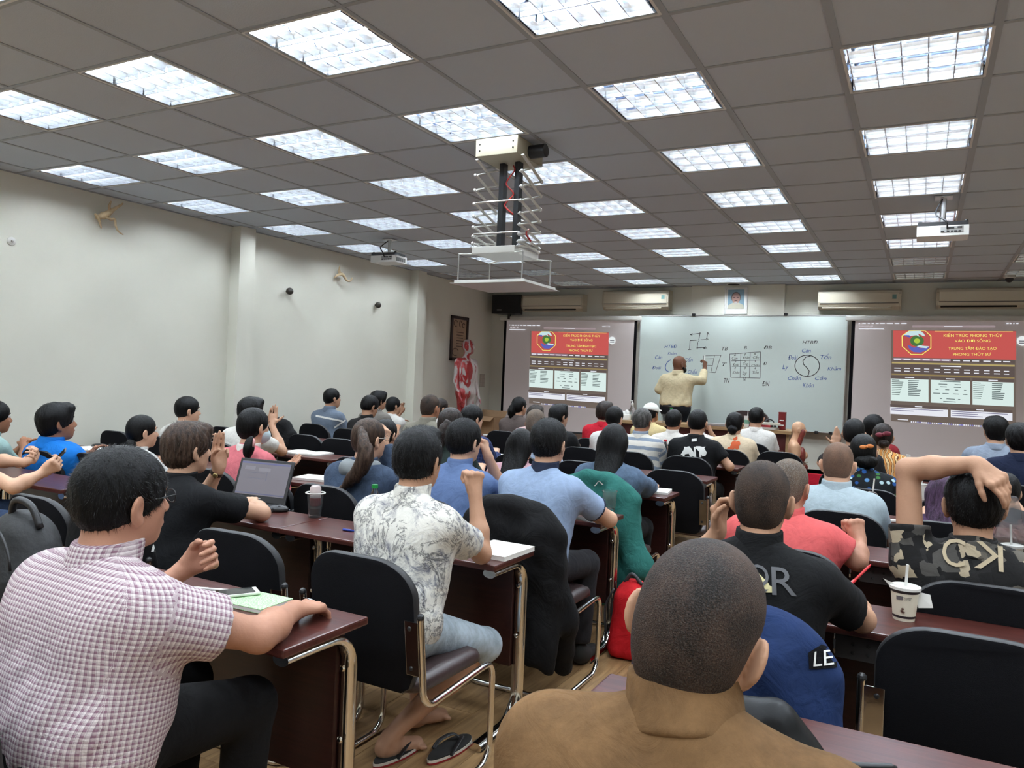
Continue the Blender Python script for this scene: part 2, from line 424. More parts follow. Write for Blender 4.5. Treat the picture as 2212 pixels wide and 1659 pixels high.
# loudspeaker in the corner
p0, p1 = at(1063,637,7.72), at(1123,677,7.72)
e = empty('loudspeaker', ((p0[0]+p1[0])/2, 7.86, p1[2])); W_, h_ = p1[0]-p0[0], p0[2]-p1[2]
B().prism([(-W_/2,-0.13),(W_/2,-0.13),(W_*0.36,0.10),(-W_*0.36,0.10)], 0, h_).build('cabinet', MT['blackplastic'], e)
B().box((0,0,0), (W_-0.02,0.012,h_-0.02), bev=0.005).build('grille', mat('grille', (0.015,0.017,0.02), 0.7, bump=(300,0.5,1)), e, loc=(0,-0.137,h_/2))
B().box((0,0,0), (0.09,0.002,0.014)).build('badge', MT['alu'], e, loc=(-W_*0.22,-0.145,0.06))
B().tube([(0,0.0,-0.09),(0,0.0,0.0)], 0.03, 8).build('bracket', MT['blackplastic'], e)
B().box((0,0,0), (0.06,0.14,0.03)).build('wall_plate', MT['blackplastic'], e, loc=(0,0.07,-0.08))
tag(e, 'black loudspeaker mounted high in the front left corner', 'loudspeaker')

# portrait in a pale frame (a plain man in a light jacket on blue)
yp = YF-0.12
a, b_ = at(1567,621,yp), at(1614,679,yp); cx, cz = (a[0]+b_[0])/2, (a[2]+b_[2])/2; W_, h_ = b_[0]-a[0], a[2]-b_[2]
e = empty('framed_portrait', (cx, yp-0.002, cz)); e.rotation_euler = (0.06,0,0)
for (x, z, dx, dz) in ((-W_/2+0.012,0,0.024,h_),(W_/2-0.012,0,0.024,h_),(0,h_/2-0.012,W_,0.024),(0,-h_/2+0.012,W_,0.024)):
    B().box((0,0,0), (dx,0.025,dz), bev=0.004).build('frame_bar', MT['white'], e, loc=(x,-0.014,z))
B().box((0,0,0), (W_-0.03,0.004,h_-0.03)).build('mount', MT['paper'], e, loc=(0,-0.012,0))
B().box((0,0,0), (W_*0.70,0.003,h_*0.70)).build('backdrop', lmat('portrait_blue',(140,172,192),rough=.6), e, loc=(0,-0.014,h_*0.06))
def flat(poly, m_, name, y, par, loc=(0,0,0)):
    b = B(); b.prism(poly, -0.001, 0.001, Matrix(((1,0,0),(0,0,1),(0,1,0))).to_4x4()); return b.build(name, m_, par, loc=(loc[0],y,loc[2]))
def ovalp(cx, cz, rx, rz, n=20, a0=0, a1=2*PI): return [(cx+rx*math.cos(a0+(a1-a0)*k/n), cz+rz*math.sin(a0+(a1-a0)*k/n)) for k in range(n)]
flat([(-W_*.35,-h_*.29),(W_*.35,-h_*.29),(W_*.33,-h_*.16),(W_*.12,-h_*.07),(-W_*.12,-h_*.07),(-W_*.33,-h_*.16)], lmat('jacket_cream',(205,203,186)), 'jacket', -0.0165, e)
flat(ovalp(0,h_*.12,W_*.205,h_*.21), lmat('portrait_hair',(96,90,92)), 'hair', -0.0165, e)
flat(ovalp(0,h_*.09,W_*.175,h_*.20), lmat('portrait_face',(176,140,130)), 'face', -0.0185, e)
flat(ovalp(0,-h_*.08,W_*.07,h_*.05), lmat('portrait_beard',(196,192,192)), 'beard', -0.0205, e)
for s in (-1,1): flat(ovalp(s*W_*.08,h_*.12,W_*.045,h_*.012), lmat('portrait_dark',(80,60,60)), 'eye', -0.0205, e)
flat(ovalp(0,-h_*.0,W_*.07,h_*.012), lmat('portrait_dark',(80,60,60)), 'mouth', -0.0205, e)
tag(e, 'framed portrait of a man in pale jacket above the whiteboard', 'picture')

# whiteboard
YW = 7.86
a, b_ = at(1384,682,YW), at(1820,937,YW); cx, cz = (a[0]+b_[0])/2, (a[2]+b_[2])/2; W_, h_ = b_[0]-a[0], a[2]-b_[2]
wbd = empty('whiteboard', (cx, YW, cz)); WBX, WBZ = cx, cz
B().box((0,0,0), (W_,0.012,h_)).build('writing_surface', MT['board'], wbd, loc=(0,0.006,0))
for (x, z, dx, dz) in ((-W_/2,0,0.014,h_+0.014),(W_/2,0,0.014,h_+0.014),(0,h_/2,W_,0.014),(0,-h_/2,W_,0.014)):
    B().box((0,0,0), (dx,0.022,dz), bev=0.003).build('edge_strip', MT['alu'], wbd, loc=(x,0.006,z))
for px, py in ((1498,680),(1697,679)):
    p = at(px, py, YW-0.02); B().box((0,0,0), (0.05,0.05,0.04), bev=0.006).build('clip', MT['blackplastic'], wbd, loc=(p[0]-cx,0.0,p[2]-cz))
for px, py in ((1763,934),(1794,936)):
    p = at(px, py, YW-0.02); B().box((0,0,0), (0.045,0.05,0.04), bev=0.006).build('clip', MT['blackplastic'], wbd, loc=(p[0]-cx,0.0,p[2]-cz))
tag(wbd, 'large whiteboard with black and blue handwritten diagrams', 'whiteboard')
ink_k = mat('ink_black', (0.05,0.05,0.055), 0.5); ink_b = mat('ink_blue', lin((64,96,168)), 0.5); ink_l = mat('ink_faint', lin((120,150,196)), 0.5)
def wpt(cx_, cy_):       # from the close-up of the board
    return at(1340+cx_*360/2212, 690+cy_*360/2212, YW-0.0012)
def stroke(pts, m_, wdt=0.010, name='pen_stroke', cv=wpt, par=wbd):
    P = [cv(*p) for p in pts]; vs = []; fs = []
    for k, p in enumerate(P):
        t = P[min(k+1,len(P)-1)]-P[max(k-1,0)]; t /= np.linalg.norm(t)+1e-9; n_ = np.array([-t[2],0,t[0]])*wdt/2
        vs += [p-n_, p+n_]
        if k: fs.append((2*k-2,2*k-1,2*k+1,2*k))
    pl = np.array(par.location)
    return obj(name, new_mesh(name, [v-pl for v in vs], fs, m_), par)
def words(body, c, m_, par=wbd, name='handwriting', shear=0.25, cv=wpt):
    V, F = text_verts(body, shear); 
    if not len(V): return
    lo, hi = V.min(0), V.max(0); cs = [cv(*p) for p in c]; pl = np.array(par.location)
    P = [bil(cs, (v[0]-lo[0])/(hi[0]-lo[0]), (v[1]-lo[1])/(hi[1]-lo[1]))-pl for v in V]
    return obj(name, new_mesh(name, P, F, m_), par)
def wbox(x0, y0, x1, y1): return ((x0,y1),(x1,y1),(x1,y0),(x0,y0))
k = ink_k
for s in ([(925,200),(1060,185)],[(925,200),(960,190)],[(925,200),(955,212)],[(1057,190),(1047,245)],[(1028,305),(1020,368)],[(925,280),(1012,275)],[(1066,271),(1138,268)],[(1160,170),(1145,268)],[(925,285),(920,395)],[(900,402),(940,398)],[(1010,380),(1130,372)],[(1110,395),(1130,360),(1150,380),(1100,382)],[(1160,172),(1178,205)],[(1138,250),(1168,262),(1140,275)]): stroke(s, k, 0.009)
for s in ([(1105,485),(1335,475)],[(1105,485),(1090,690)],[(1090,690),(1260,706)],[(1335,475),(1262,706)],[(1250,480),(1205,690)],[(1100,525),(1240,520)],[(1080,605),(1225,612)]): stroke(s, mat('ink_grey',(0.15,0.15,0.16),0.5), 0.007)
for s in ([(1450,460),(1860,430)],[(1450,460),(1465,768)],[(1465,768),(1855,780)],[(1860,430),(1855,780)],[(1600,450),(1590,770)],[(1725,440),(1712,776)],[(1475,552),(1855,540)],[(1480,622),(1858,622)]): stroke(s, k, 0.007)
for t_, c in (('5',(1030,255,1052,292)),('8',(1048,168,1070,192)),('2',(1008,372,1032,396)),('TB',(1345,365,1425,410)),('B',(1640,355,1680,395)),('ĐB',(1905,350,2010,395)),('T',(1345,575,1415,620)),('Đ',(1900,565,1945,605)),('N',(1630,765,1665,815)),('TN',(1375,780,1450,840)),('ĐN',(1885,820,1980,885)),
              ('6',(1510,455,1535,485)),('Càn',(1480,495,1555,535)),('1',(1645,450,1665,480)),('Khảm',(1625,490,1720,525)),('8',(1775,445,1800,472)),('Cấn',(1760,480,1840,518)),
              ('7',(1515,555,1540,580)),('Đoài',(1495,585,1575,618)),('5',(1645,545,1668,570)),('Trg',(1630,575,1695,615)),('3',(1775,545,1798,570)),('Chấn',(1740,590,1845,618)),
              ('2',(1510,632,1535,658)),('Khôn',(1490,685,1580,722)),('9',(1645,632,1668,662)),('Ly',(1620,690,1680,748)),('4',(1775,632,1798,662)),('Tốn',(1755,675,1835,722))):
    words(t_, wbox(*c), k)
for t_, c in (('HTBĐ',(585,335,750,380)),('Khảm',(630,430,745,470)),('Càn',(460,480,555,525)),('Đoài',(425,620,540,660)),('Cấn',(850,500,960,560)),('Chấn',(895,660,1015,720))): words(t_, wbox(*c), ink_b)
stroke([(670,535),(630,560),(605,600),(597,640),(610,680),(640,690)], ink_b, 0.011)
def wpt2(cx_, cy_): return at(1560+cx_*652/2212, 580+cy_*652/2212, YW-0.0012)
for t_, c in (('Càn',(585,588,650,615)),('Đoài',(485,635,553,668)),('Tốn',(720,625,800,665)),('Ly',(442,705,485,748)),('Khảm',(772,720,872,748)),('Chấn',(482,782,578,818)),('Cấn',(680,785,765,818)),('Khôn',(590,838,672,872))): words(t_, wbox(*c), ink_b, cv=wpt2)
words('HTBĐ.', wbox(588,528,705,552), k, cv=wpt2)
stroke([(623+90*math.cos(a_), 713+78*math.sin(a_)) for a_ in np.linspace(0, 2*PI, 34)], k, 0.011, cv=wpt2)
stroke(smooth_path([(648,640,0),(610,655,0),(590,690,0),(615,720,0),(640,755,0),(625,790,0)],5) if False else [(650,640),(612,650),(592,678),(596,702),(622,728),(638,752),(632,780),(620,790)], k, 0.011, cv=wpt2)

# projection screens with the projected page
YS = 7.88
emc = {}
def em(c, s=1.0):
    key = (c, s)
    if key not in emc: emc[key] = mat('projected_%d' % len(emc), tuple(v*0.15 for v in lin(c)), 0.85, spec=0.05, emis=lin(c), estr=s)  # page colours emit in place of light thrown by the projectors
    return emc[key]
def S2(cx_, cy_): return at(1840+cx_*372/2212, 680+cy_*372/2212, YS-0.004)
def S1raw(cx_, cy_): return at(1100+cx_*300/2074, 680+cy_*300/2074, YS-0.004)
A_ = np.array([[p[0],p[2],1] for p in (S2(530,205),S2(2115,205),S2(493,1270),S2(2055,1358),S2(525,545),S2(2095,570))])
B_ = np.array([[p[0],p[2]] for p in (S1raw(332,245),S1raw(1488,270),S1raw(290,1235),S1raw(1425,1315),S1raw(325,560),S1raw(1470,590))])
AFF = np.linalg.lstsq(A_, B_, rcond=None)[0]
def S1(cx_, cy_):
    p = S2(cx_, cy_); q = np.array([p[0],p[2],1]) @ AFF; return np.array([q[0], p[1], q[1]])
def screen(x0, x1, ztop, zbot, cv, label, cut):
    e = empty('projection_screen', ((x0+x1)/2, YS, zbot)); W_ = x1-x0; pl = np.array(e.location)
    B().box((0,0,0), (W_,0.004,ztop-zbot)).build('cloth', MT['screencloth'], e, loc=(0,0,(ztop-zbot)/2))
    for s in (-1,1): B().box((0,0,0), (0.045,0.005,ztop-zbot)).build('black_border', MT['blackfab'], e, loc=(s*(W_/2-0.0225),-0.002,(ztop-zbot)/2))
    B().box((0,0,0), (W_+0.16,0.075,0.075), bev=0.02).build('roller_case', MT['whitesteel'], e, loc=(0,0.0,ztop-zbot+0.035))
    B().tube([(-W_/2-0.03,0,0),(W_/2+0.03,0,0)], 0.016, 10).build('bottom_bar', MT['blackplastic'], e)
    lay = [0]
    def q(name, c, m_):
        lay[0] += 1
        cs = [cv(*p) - np.array([0, lay[0]*0.00008, 0]) for p in c]
        if max(p[0] for p in cs) > cut: 
            if min(p[0] for p in cs) > cut: return
        return obj(name, new_mesh(name, [p-pl for p in cs], [tuple(range(len(cs)))], m_), e)
    def bx4(x0_, y0_, x1_, y1_, sl=None):     # slanted like the page: right side sits lower
        t0, t1 = (x0_-500)/1600, (x1_-500)/1600; g = lambda t, y: t*(8 + (y-200)*0.078)
        return [(x0_, y1_+g(t0,y1_)), (x1_, y1_+g(t1,y1_)), (x1_, y0_+g(t1,y0_)), (x0_, y0_+g(t0,y0_))]
    def tx(name, body, c, m_, shear=0.0):
        V, F = text_verts(body, shear); lo, hi = V.min(0), V.max(0); lay[0] += 1
        cs = [cv(*p) - np.array([0, 0.0045, 0]) for p in c]
        P = [bil(cs, (v[0]-lo[0])/(hi[0]-lo[0]), (v[1]-lo[1])/(hi[1]-lo[1]))-pl for v in V]
        return obj(name, new_mesh(name, P, F, m_), e)
    gold, dark, pale, wht = em((160,140,96),0.8), em((104,92,88),0.8), em((214,232,228),1.0), em((226,228,236),1.0)
    red, yel, prp = em((204,92,88),0.9), em((248,236,120),1.0), em((170,140,160),0.9)
    q('page', bx4(505,198,2110,1365), em((118,106,98),0.8))
    q('banner', bx4(530,203,2112,545), red)
    # emblem: octagon with two hands around a globe
    oc = lambda rx, rz: [(832+rx*math.cos(PI/8+k*PI/4)*1.05, 350+rz*math.sin(PI/8+k*PI/4)) for k in range(8)]
    q('emblem_ring', [p for p in [(640,268),(735,203),(945,203),(1022,270),(1022,428),(905,515),(760,512),(642,405)]][::-1], yel)
    q('emblem_field', [(652,275),(740,208),(940,208),(1010,275),(1010,424),(900,506),(764,503),(654,402)][::-1], em((196,90,86),0.85))
    q('globe', [(838+88*math.cos(a_),335+70*math.sin(a_)) for a_ in np.linspace(0,-2*PI,24)[:-1]], em((78,122,70),0.9))
    q('globe_shine', [(838+40*math.cos(a_),335+32*math.sin(a_)) for a_ in np.linspace(0,-2*PI,16)[:-1]], em((170,196,70),1.0))
    q('upper_hand', [(665,262),(735,210),(880,205),(925,240),(945,275),(915,272),(850,240),(870,285),(830,262),(770,270),(735,275)][::-1], em((196,222,226),1.0))
    q('upper_cuff', [(665,262),(735,262),(760,275),(740,292),(700,280)][::-1], em((92,96,180),0.9))
    q('lower_hand', [(715,390),(740,395),(800,425),(845,400),(870,430),(960,420),(1000,405),(965,455),(880,485),(790,478),(740,440)][::-1], em((100,104,190),0.9))
    q('lower_cuff', [(835,405),(870,390),(930,400),(995,405),(960,430),(880,422)][::-1], em((196,222,226),1.0))
    for (a_, c_) in (('VIỆN NGHIÊN CỨU VÀ ỨNG DỤNG',None),): pass
    q('banner_line', bx4(1065,203,2070,213), em((236,168,110),0.9))
    for t_, c in (('KIẾN TRÚC PHONG THỦY',(1180,230,1935,285)),('VÀO ĐỜI SỐNG',(1322,300,1780,352)),('TRUNG TÂM ĐÀO TẠO',(1240,405,1858,462)),('PHONG THỦY SƯ',(1302,478,1785,525))):
        tx('banner_text', t_, wbox(*c), yel)
    q('menu_bar', bx4(527,552,2095,590), dark); q('menu_highlight', bx4(535,553,1270,580), prp)
    for x in (540,665,790,910,1040,1160,1300,1430,1545,1690,1830,1945): q('menu_item', bx4(x,562,x+90,576), wht)
    q('gold_rule', bx4(515,605,2092,624), em((186,168,112),0.9))
    q('list_panel', bx4(512,628,2092,752), dark); q('gold_rule', bx4(512,752,2090,770), gold)
    q('list_title', bx4(1145,636,1405,650), wht)
    for n_ in range(12):
        x = 545+n_*128
        for y in (678,712): q('list_item', bx4(x,y,x+84-(n_*37)%23,y+11), wht)
    for (x0_, x1_, cols) in ((502,985,(515,725)),(1015,1520,None),(1550,2078,(1560,1800))):
        q('card_head', bx4(x0_,778,x1_,815), dark); q('card_title', bx4((x0_+x1_)/2-60,792,(x0_+x1_)/2+60,804), wht)
        q('card', bx4(x0_,817,x1_,1102), pale)
        if cols:
            for n_ in range(9):
                for ci, x in enumerate(cols):
                    q('card_line', bx4(x,832+n_*23,x+[115,130][ci]+(n_*53+ci*29)%60-20,832+n_*23+9), em((112,128,126),0.8) if ci == 0 else em((84,98,98),0.8))
        else:
            for (x, y, w_) in ((1135,826,260),(1115,862,110),(1320,862,80),(1130,894,90),(1310,894,90),(1075,928,40),(1200,928,50),(1325,928,40),(1440,928,30),(1045,978,90),(1165,978,80),(1300,978,80),(1425,978,60),(1130,1042,30),(1215,1042,110),(1365,1042,28),(1175,1076,160)):
                q('card_line', bx4(x,y,x+w_,y+9), em((96,110,110),0.8))
    for (x0_, x1_, t0) in ((495,1235,810),(1270,2062,1600)):
        q('card_head', bx4(x0_,1148,x1_,1180), dark); q('card_title', bx4(t0,1156,t0+95,1167), wht)
        q('card', bx4(x0_,1182,x1_,1272), wht)
        for n_ in range(2 if x0_ < 900 else 3): q('card_line', bx4(x0_+12,1194+n_*24,x1_-(60 if n_ == 0 else 500-n_*60),1202+n_*24), em((120,116,150),0.8))
    q('footer_text', bx4(590,1332,725,1343), wht)
    for n_ in range(34):
        c_ = [(226,228,240),(160,168,216),(220,216,226),(130,124,190),(232,232,240)][(n_*7)%5]
        q('dock_icon', bx4(758+n_*27,1350,776+n_*27,1368), em(c_,0.95))
    for x, w_ in ((92,14),(135,46),(205,28),(255,32),(308,38),(365,60),(448,80),(552,58),(635,70),(1985,30),(2025,26),(2072,16),(2110,30)): q('menu_text', bx4(x,104,x+w_,117), wht)
    for x, w_ in ((105,40),(160,50),(235,36)): q('toolbar_button', bx4(x,140,x+w_,158), em((196,186,190),0.8))
    q('address_bar', bx4(780,138,1842,160), em((168,150,154),0.85)); q('address_text', bx4(1185,145,1420,154), wht)
    q('tab_text', bx4(92,178,412,187), wht)
    q('round_badge', [(2190+72*math.cos(a_),336+62*math.sin(a_)) for a_ in np.linspace(0,-2*PI,28)[:-1]], em((226,232,232),1.0))
    for y in (322,346): q('badge_text', bx4(2145,y-8,2235,y+4), em((120,120,128),0.8))
    tag(e, label, 'projection screen', 'projection screens'); return e
tl, tr, bl_ = at(1090,692,YS), at(1377,692,YS), at(1080,940,YS)
screen(tl[0], tr[0], tl[2], 0.66, S1, 'pulled-down projection screen left of the whiteboard showing a red-bannered web page', 1e9)
tl2 = at(1840,693,YS)
screen(tl2[0], tl2[0]+(tr[0]-tl[0]), tl2[2], 0.66, S2, 'pulled-down projection screen right of the whiteboard showing a red-bannered web page', 1e9)
# grey plinth behind the screens
# ------------------------------------------------------------------ stage, teacher's desk
st = B().box((0,0,0), (7.0, 1.50, 0.19), bev=0.008).build('stage_platform', wood_mat('stage_wood', lin((96,60,48)), lin((120,80,62)), 0.5)); st.location = (-2.7, YF-0.755, 0.1)
tag(st, 'low platform along the front wall under the whiteboard', 'platform')
ZS = 0.195
td = empty('teacher_desk', (-2.2, 6.72, ZS)); TDW = 2.36
B().box((0,0,0), (TDW,0.58,0.045), bev=0.006).build('desk_top', MT['tan_wood'], td, loc=(0,0,0.775))
B().box((0,0,0), (TDW-0.10,0.03,0.70), bev=0.004).build('front_panel', mat('dark_red_panel', lin((84,30,30)), 0.45), td, loc=(0,-0.20,0.40))
for s in (-1,1): B().box((0,0,0), (0.04,0.50,0.75), bev=0.004).build('side_panel', MT['tan_wood'], td, loc=(s*(TDW/2-0.05),0,0.377))
tag(td, 'long tan-topped teacher desk with dark red front panel', 'desk')
ZD = ZS+0.7975
# teacher's swivel chair
e = empty('office_chair', (-1.72, 7.25, ZS))
b = B(); b.prism(rounded(0.52,0.42,0.14), -0.04, 0.04, Matrix(((1,0,0),(0,0,1),(0,1,0))).to_4x4()); b.build('backrest', MT['vinyl'], e, loc=(0,0.2,0.78))
b = B(); b.prism(rounded(0.5,0.48,0.10), -0.045, 0.045); b.build('seat', MT['vinyl'], e, loc=(0,0,0.46))
B().tube([(0,0,0.08),(0,0,0.42)], 0.03, 10).build('column', MT['chrome'], e)
B().tube([(0,0.22,0.45),(0,0.26,0.62),(0,0.22,0.72)], 0.02, 8).build('back_bracket', MT['blackplastic'], e)
for k in range(5):
    a_ = k*2*PI/5; l_ = B().tube([(0,0,0.09),(0.26*math.cos(a_),0.26*math.sin(a_),0.05)], [0.03,0.018], 8).build('leg', MT['chrome'], e)
    B().ball((0.26*math.cos(a_),0.26*math.sin(a_),0.028), 0.028, 8, 6).build('caster', MT['blackplastic'], e)
tag(e, 'brown swivel chair behind the teacher desk', 'chair')

# ------------------------------------------------------------------ student desks and chairs
ROW = [-2.09+1.155*k for k in range(8)]           # near edge of each row of desks
DZ = 0.75
def make_desk(wd, sockets):
    e = empty('desk')
    b = B(); b.box((0,0.18,DZ-0.0125), (wd-0.004,0.36,0.025), bev=0.006); b.build('table_top', MT['mahogany'], e)
    b = B(); b.box((0,0.305,0.47), (wd-0.14,0.018,0.46), bev=0.002); b.build('modesty_panel', MT['mahogany_panel'], e)
    for s in (-1,1):
        x = s*(wd/2-0.045); R_ = 0.10
        pts = [(x,0.035,DZ-0.045),(x,0.16,DZ-0.045)] + arc((x,0.23,DZ-0.145), R_, PI/2, 0, 7, ((0,1,0),(0,0,1))) + [(x,0.33,0.30)] + arc((x,0.20,0.145), 0.13, 0, -PI/2, 7, ((0,1,0),(0,0,1))) + [(x,-0.02,0.0155)]
        l_ = B().tube(pts, 0.030, 12, flat=0.62).build('leg_frame', MT['chrome'], e, smooth=True, auto=40)
        B().box((0,0,0), (0.055,0.05,0.010)).build('rubber_pad', MT['rubber'], e, loc=(x,0.01,0.006))
        B().box((0,0,0), (0.004,0.035,0.46)).build('side_strip', MT['mahogany_panel'], e, loc=(x-s*0.03,0.318,0.47))
        for z in (0.60,0.38):
            bo = B(); bo.lathe([(0.0105,0),(0.0105,0.004),(0.006,0.007)], n=10, M=Matrix.Rotation(PI/2,4,'X')); bo.build('bolt', MT['chrome'], e, loc=(x,0.30,z))
    hk = B(); hk.tube([(0,0,0),(0,-0.01,-0.05),(0,-0.022,-0.066),(0,-0.034,-0.05),(0,-0.034,-0.02)], 0.004, 6)
    for dx in (-0.16,-0.12): obj('bag_hook', hk.mesh('bag_hook', MT['chrome']), e, (wd*0.0+dx, 0.06, DZ-0.03))
    if sockets:
        p = B(); p.box((0,0,0), (0.20,0.012,0.075), bev=0.002); p = p.build('socket_plate', mat('socket_grey', (0.05,0.045,0.045), 0.4), e, loc=(-0.02,0.05,DZ-0.075))
        for i in range(3):
            for j in range(2): B().ball((0,0,0), (0.006,0.003,0.006), 8, 6).build('socket_hole', MT['rubber'], p, loc=((i-1)*0.045,-0.007,(j-0.5)*0.028))
    return e
BL = {'left wall': [(-5.64,1.11),(-4.53,1.11)], 'middle': [(-2.86,1.18),(-1.68,1.18)], 'right': [(0.29,1.18),(1.47,1.18)]}
dproto = {}
ROWN = ['nearest','second','third','fourth','fifth','sixth','seventh','front']
for bname, cols in BL.items():
    for ci, (x, wd) in enumerate(cols):
        for k in range(8):
            if bname == 'left wall' and (k == 0 or k == 7): continue
            if bname == 'right' and ci == 1 and k > 6: continue
            key = (wd, bname == 'right')
            if key in dproto: d = copy_tree(dproto[key])
            else: d = dproto[key] = make_desk(*key)
            d.location = (x, ROW[k], 0)
            side = {('left wall',0):'against the left wall',('left wall',1):'on the narrow aisle of the left wall block',('middle',0):'left half of the middle block',('middle',1):'middle block beside the main aisle',('right',0):'right block beside the main aisle',('right',1):'right block away from the aisle'}[(bname,ci)]
            tag(d, f'mahogany desk, {ROWN[k]} row from camera, {side}', 'desk', 'student desks')

def make_chair():
    e = empty('cantilever_chair')
    # padded back, rounded top corners, leaning back a little, gently curved across
    W_, Z0, Z1 = 0.455, 0.415, 0.880
    def outline(g):
        pts = []
        for (x, z, r, a) in ((W_/2-0.15, Z1-0.13, 0.15, 0), (-W_/2+0.15, Z1-0.13, 0.15, PI/2)):
            pts += [(x+(r)*math.cos(a+PI/2*q/8), z+0.13*math.sin(a+PI/2*q/8)) for q in range(9)]
        pts += [(-W_/2, 0.62), (-W_/2+0.005, 0.50), (-W_/2+0.03, Z0+0.02), (-W_/2+0.06, Z0), (W_/2-0.06, Z0), (W_/2-0.03, Z0+0.02), (W_/2-0.005, 0.50), (W_/2, 0.62)]
        cx, cz = 0, (Z0+Z1)/2
        return [((x-cx)*g[0]+cx, (z-cz)*g[1]+cz) for x, z in pts]
    def yy(x, z): return -0.215 - (z-0.45)*0.14 - 0.03*(1-(x/0.23)**2)
    def pad(layers, m_, name, smooth=True):
        b = B(); n = None
        vs = []; fs = []
        for (g, dy) in layers:
            o_ = outline(g); n = len(o_)
            vs += [(x, yy(x,z)+dy, z) for x, z in o_]
        for l_ in range(len(layers)-1):
            for q in range(n): fs.append((l_*n+q, l_*n+(q+1)%n, (l_+1)*n+(q+1)%n, (l_+1)*n+q))
        fs += [tuple(range(n))[::-1], tuple((len(layers)-1)*n+q for q in range(n))]
        b.add(vs, fs); return b.build(name, m_, e, smooth=smooth, auto=50)
    pad([((0.955,0.955),-0.010),((0.985,0.985),-0.006),((0.985,0.985),0.0)], MT['blackfab'], 'back_cover')
    pad([((0.985,0.985),-0.004),((1.0,1.0),0.002),((1.0,1.0),0.022),((0.97,0.97),0.034)], mat('black_trim', (0.022,0.022,0.024), 0.55), 'backrest')
    b = B(); vs = []; P = rounded(0.45, 0.46, 0.07)
    for (g, z) in ((0.93,0.405),(1.0,0.418),(1.0,0.440),(0.96,0.458),(0.85,0.466)): vs += [(x*g, y*g+0.02, z + (-0.022*max(0,(y*g)/0.23)**3)) for x, y in P]
    n = len(P); fs = [tuple(range(n))[::-1], tuple(4*n+q for q in range(n))]
    for l_ in range(4):
        for q in range(n): fs.append((l_*n+q, l_*n+(q+1)%n, (l_+1)*n+(q+1)%n, (l_+1)*n+q))
    b.add(vs, fs); b.build('seat', MT['vinyl'], e, smooth=True, auto=60)
    # one bent tube: up the back, along the seat, down the front, back along the floor, across
    r = 0.0125; def_pts = []
    def side(s):
        x = s*0.258
        a = [(x,-0.266,0.70),(x,-0.235,0.46)] + arc((x,-0.165,0.455), 0.07, PI, 1.5*PI-0.05, 6, ((0,1,0),(0,0,1)))
        a += [(x,0.15,0.402)] + arc((x,0.19,0.347), 0.055, PI/2, 0, 6, ((0,1,0),(0,0,1))) + [(x,0.245,0.10)] + arc((x,0.165,0.0925), 0.08, 0, -PI/2, 6, ((0,1,0),(0,0,1))) + [(x,-0.14,0.0125)]
        return a
    a = side(1); c_ = side(-1)
    cor = arc((0.178,-0.14,0.0125), 0.08, 0, -PI/2, 6, ((1,0,0),(0,1,0))); cor2 = arc((-0.178,-0.14,0.0125), 0.08, -PI/2, -PI, 6, ((1,0,0),(0,1,0)))
    B().tube(a + cor[1:] + cor2 + c_[::-1][1:], r, 9).build('tube_frame', MT['chrome'], e, smooth=True, auto=50)
    for s in (-1,1):
        p = B(); p.box((0,0,0), (0.056,0.006,0.19), bev=0.002); p = p.build('bracket_plate', MT['chrome'], e, loc=(s*0.226,-0.258,0.59), rot=(0.14,0,0))
        for z in (-0.07,0.07): B().ball((0,0,0), (0.008,0.004,0.008), 8, 6).build('bolt', MT['blackplastic'], p, loc=(-s*0.008,-0.004,z))
        B().ball((0,0,0), (0.0135,0.0135,0.014), 10, 6).build('tube_cap', MT['blackplastic'], e, loc=(s*0.258,-0.2665,0.702))
    return e
CHAIR = []
def chair(x, y, label, rz=0.0, z=0.0):
    if CHAIR: c = copy_tree(CHAIR[0])
    else: c = make_chair(); CHAIR.append(c)
    c.location = (x, y, z); c.rotation_euler = (0,0,rz)
    tag(c, label, 'chair', 'black cantilever chairs')
    return c

# ------------------------------------------------------------------ ceiling lift, projectors, camera
LX, LY = -2.03, 0.74
e = empty('projector_lift', (LX, LY, 2.05)); z0 = 2.05
mtl = mat('lift_cream', lin((176,170,150)), 0.45); mw = MT['whitesteel']
B().box((0,0,0), (0.30,0.36,0.11), bev=0.004).build('motor_box', mtl, e, loc=(0,0,H-0.056-z0))
for x in (-0.12,0.12):
    for z in (-0.02,0.02): B().ball((0,0,0), 0.006, 8, 6).build('screw', MT['rubber'], e, loc=(x,-0.181,H-0.056-z0+z))
B().tube([(0.15,0.0,H-0.06-z0),(0.26,0.0,H-0.06-z0)], 0.042, 14).build('motor', MT['blackplastic'], e, smooth=True, auto=40)
for x in (-0.052,0.062): B().box((0,0,0), (0.034,0.05,0.60)).build('cable_pole', mat('pole_black',(0.012,0.013,0.015),0.35), e, loc=(x,0.02,2.60-z0))
zt, zb = 2.90, 2.335
for s in (-1,1):
    nseg = 8; zs = [zt-(zt-zb)*(1-(1-q/nseg)**1.5) for q in range(nseg+1)]
    for q in range(nseg):
        for t_ in (-1,1):
            B().tube([(s*0.165+t_*0.004,-0.14*t_,zs[q]-z0),(s*0.165+t_*0.004,0.14*t_,zs[q+1]-z0)], 0.0125, 6, flat=0.5).build('scissor_bar', mw, e)
        for yv in (-0.14,0.14):
            B().ball((0,0,0), 0.013, 8, 6).build('pivot', MT['alu'], e, loc=(s*0.168,yv,zs[q+1]-z0))
for z in (2.62,2.42): B().tube([(-0.165,-0.14,z-z0),(0.165,-0.14,z-z0)], 0.005, 6).build('cross_rod', MT['alu'], e)
B().box((0,0,0), (0.31,0.34,0.045), bev=0.004).build('carriage', mw, e, loc=(0,0,2.31-z0))
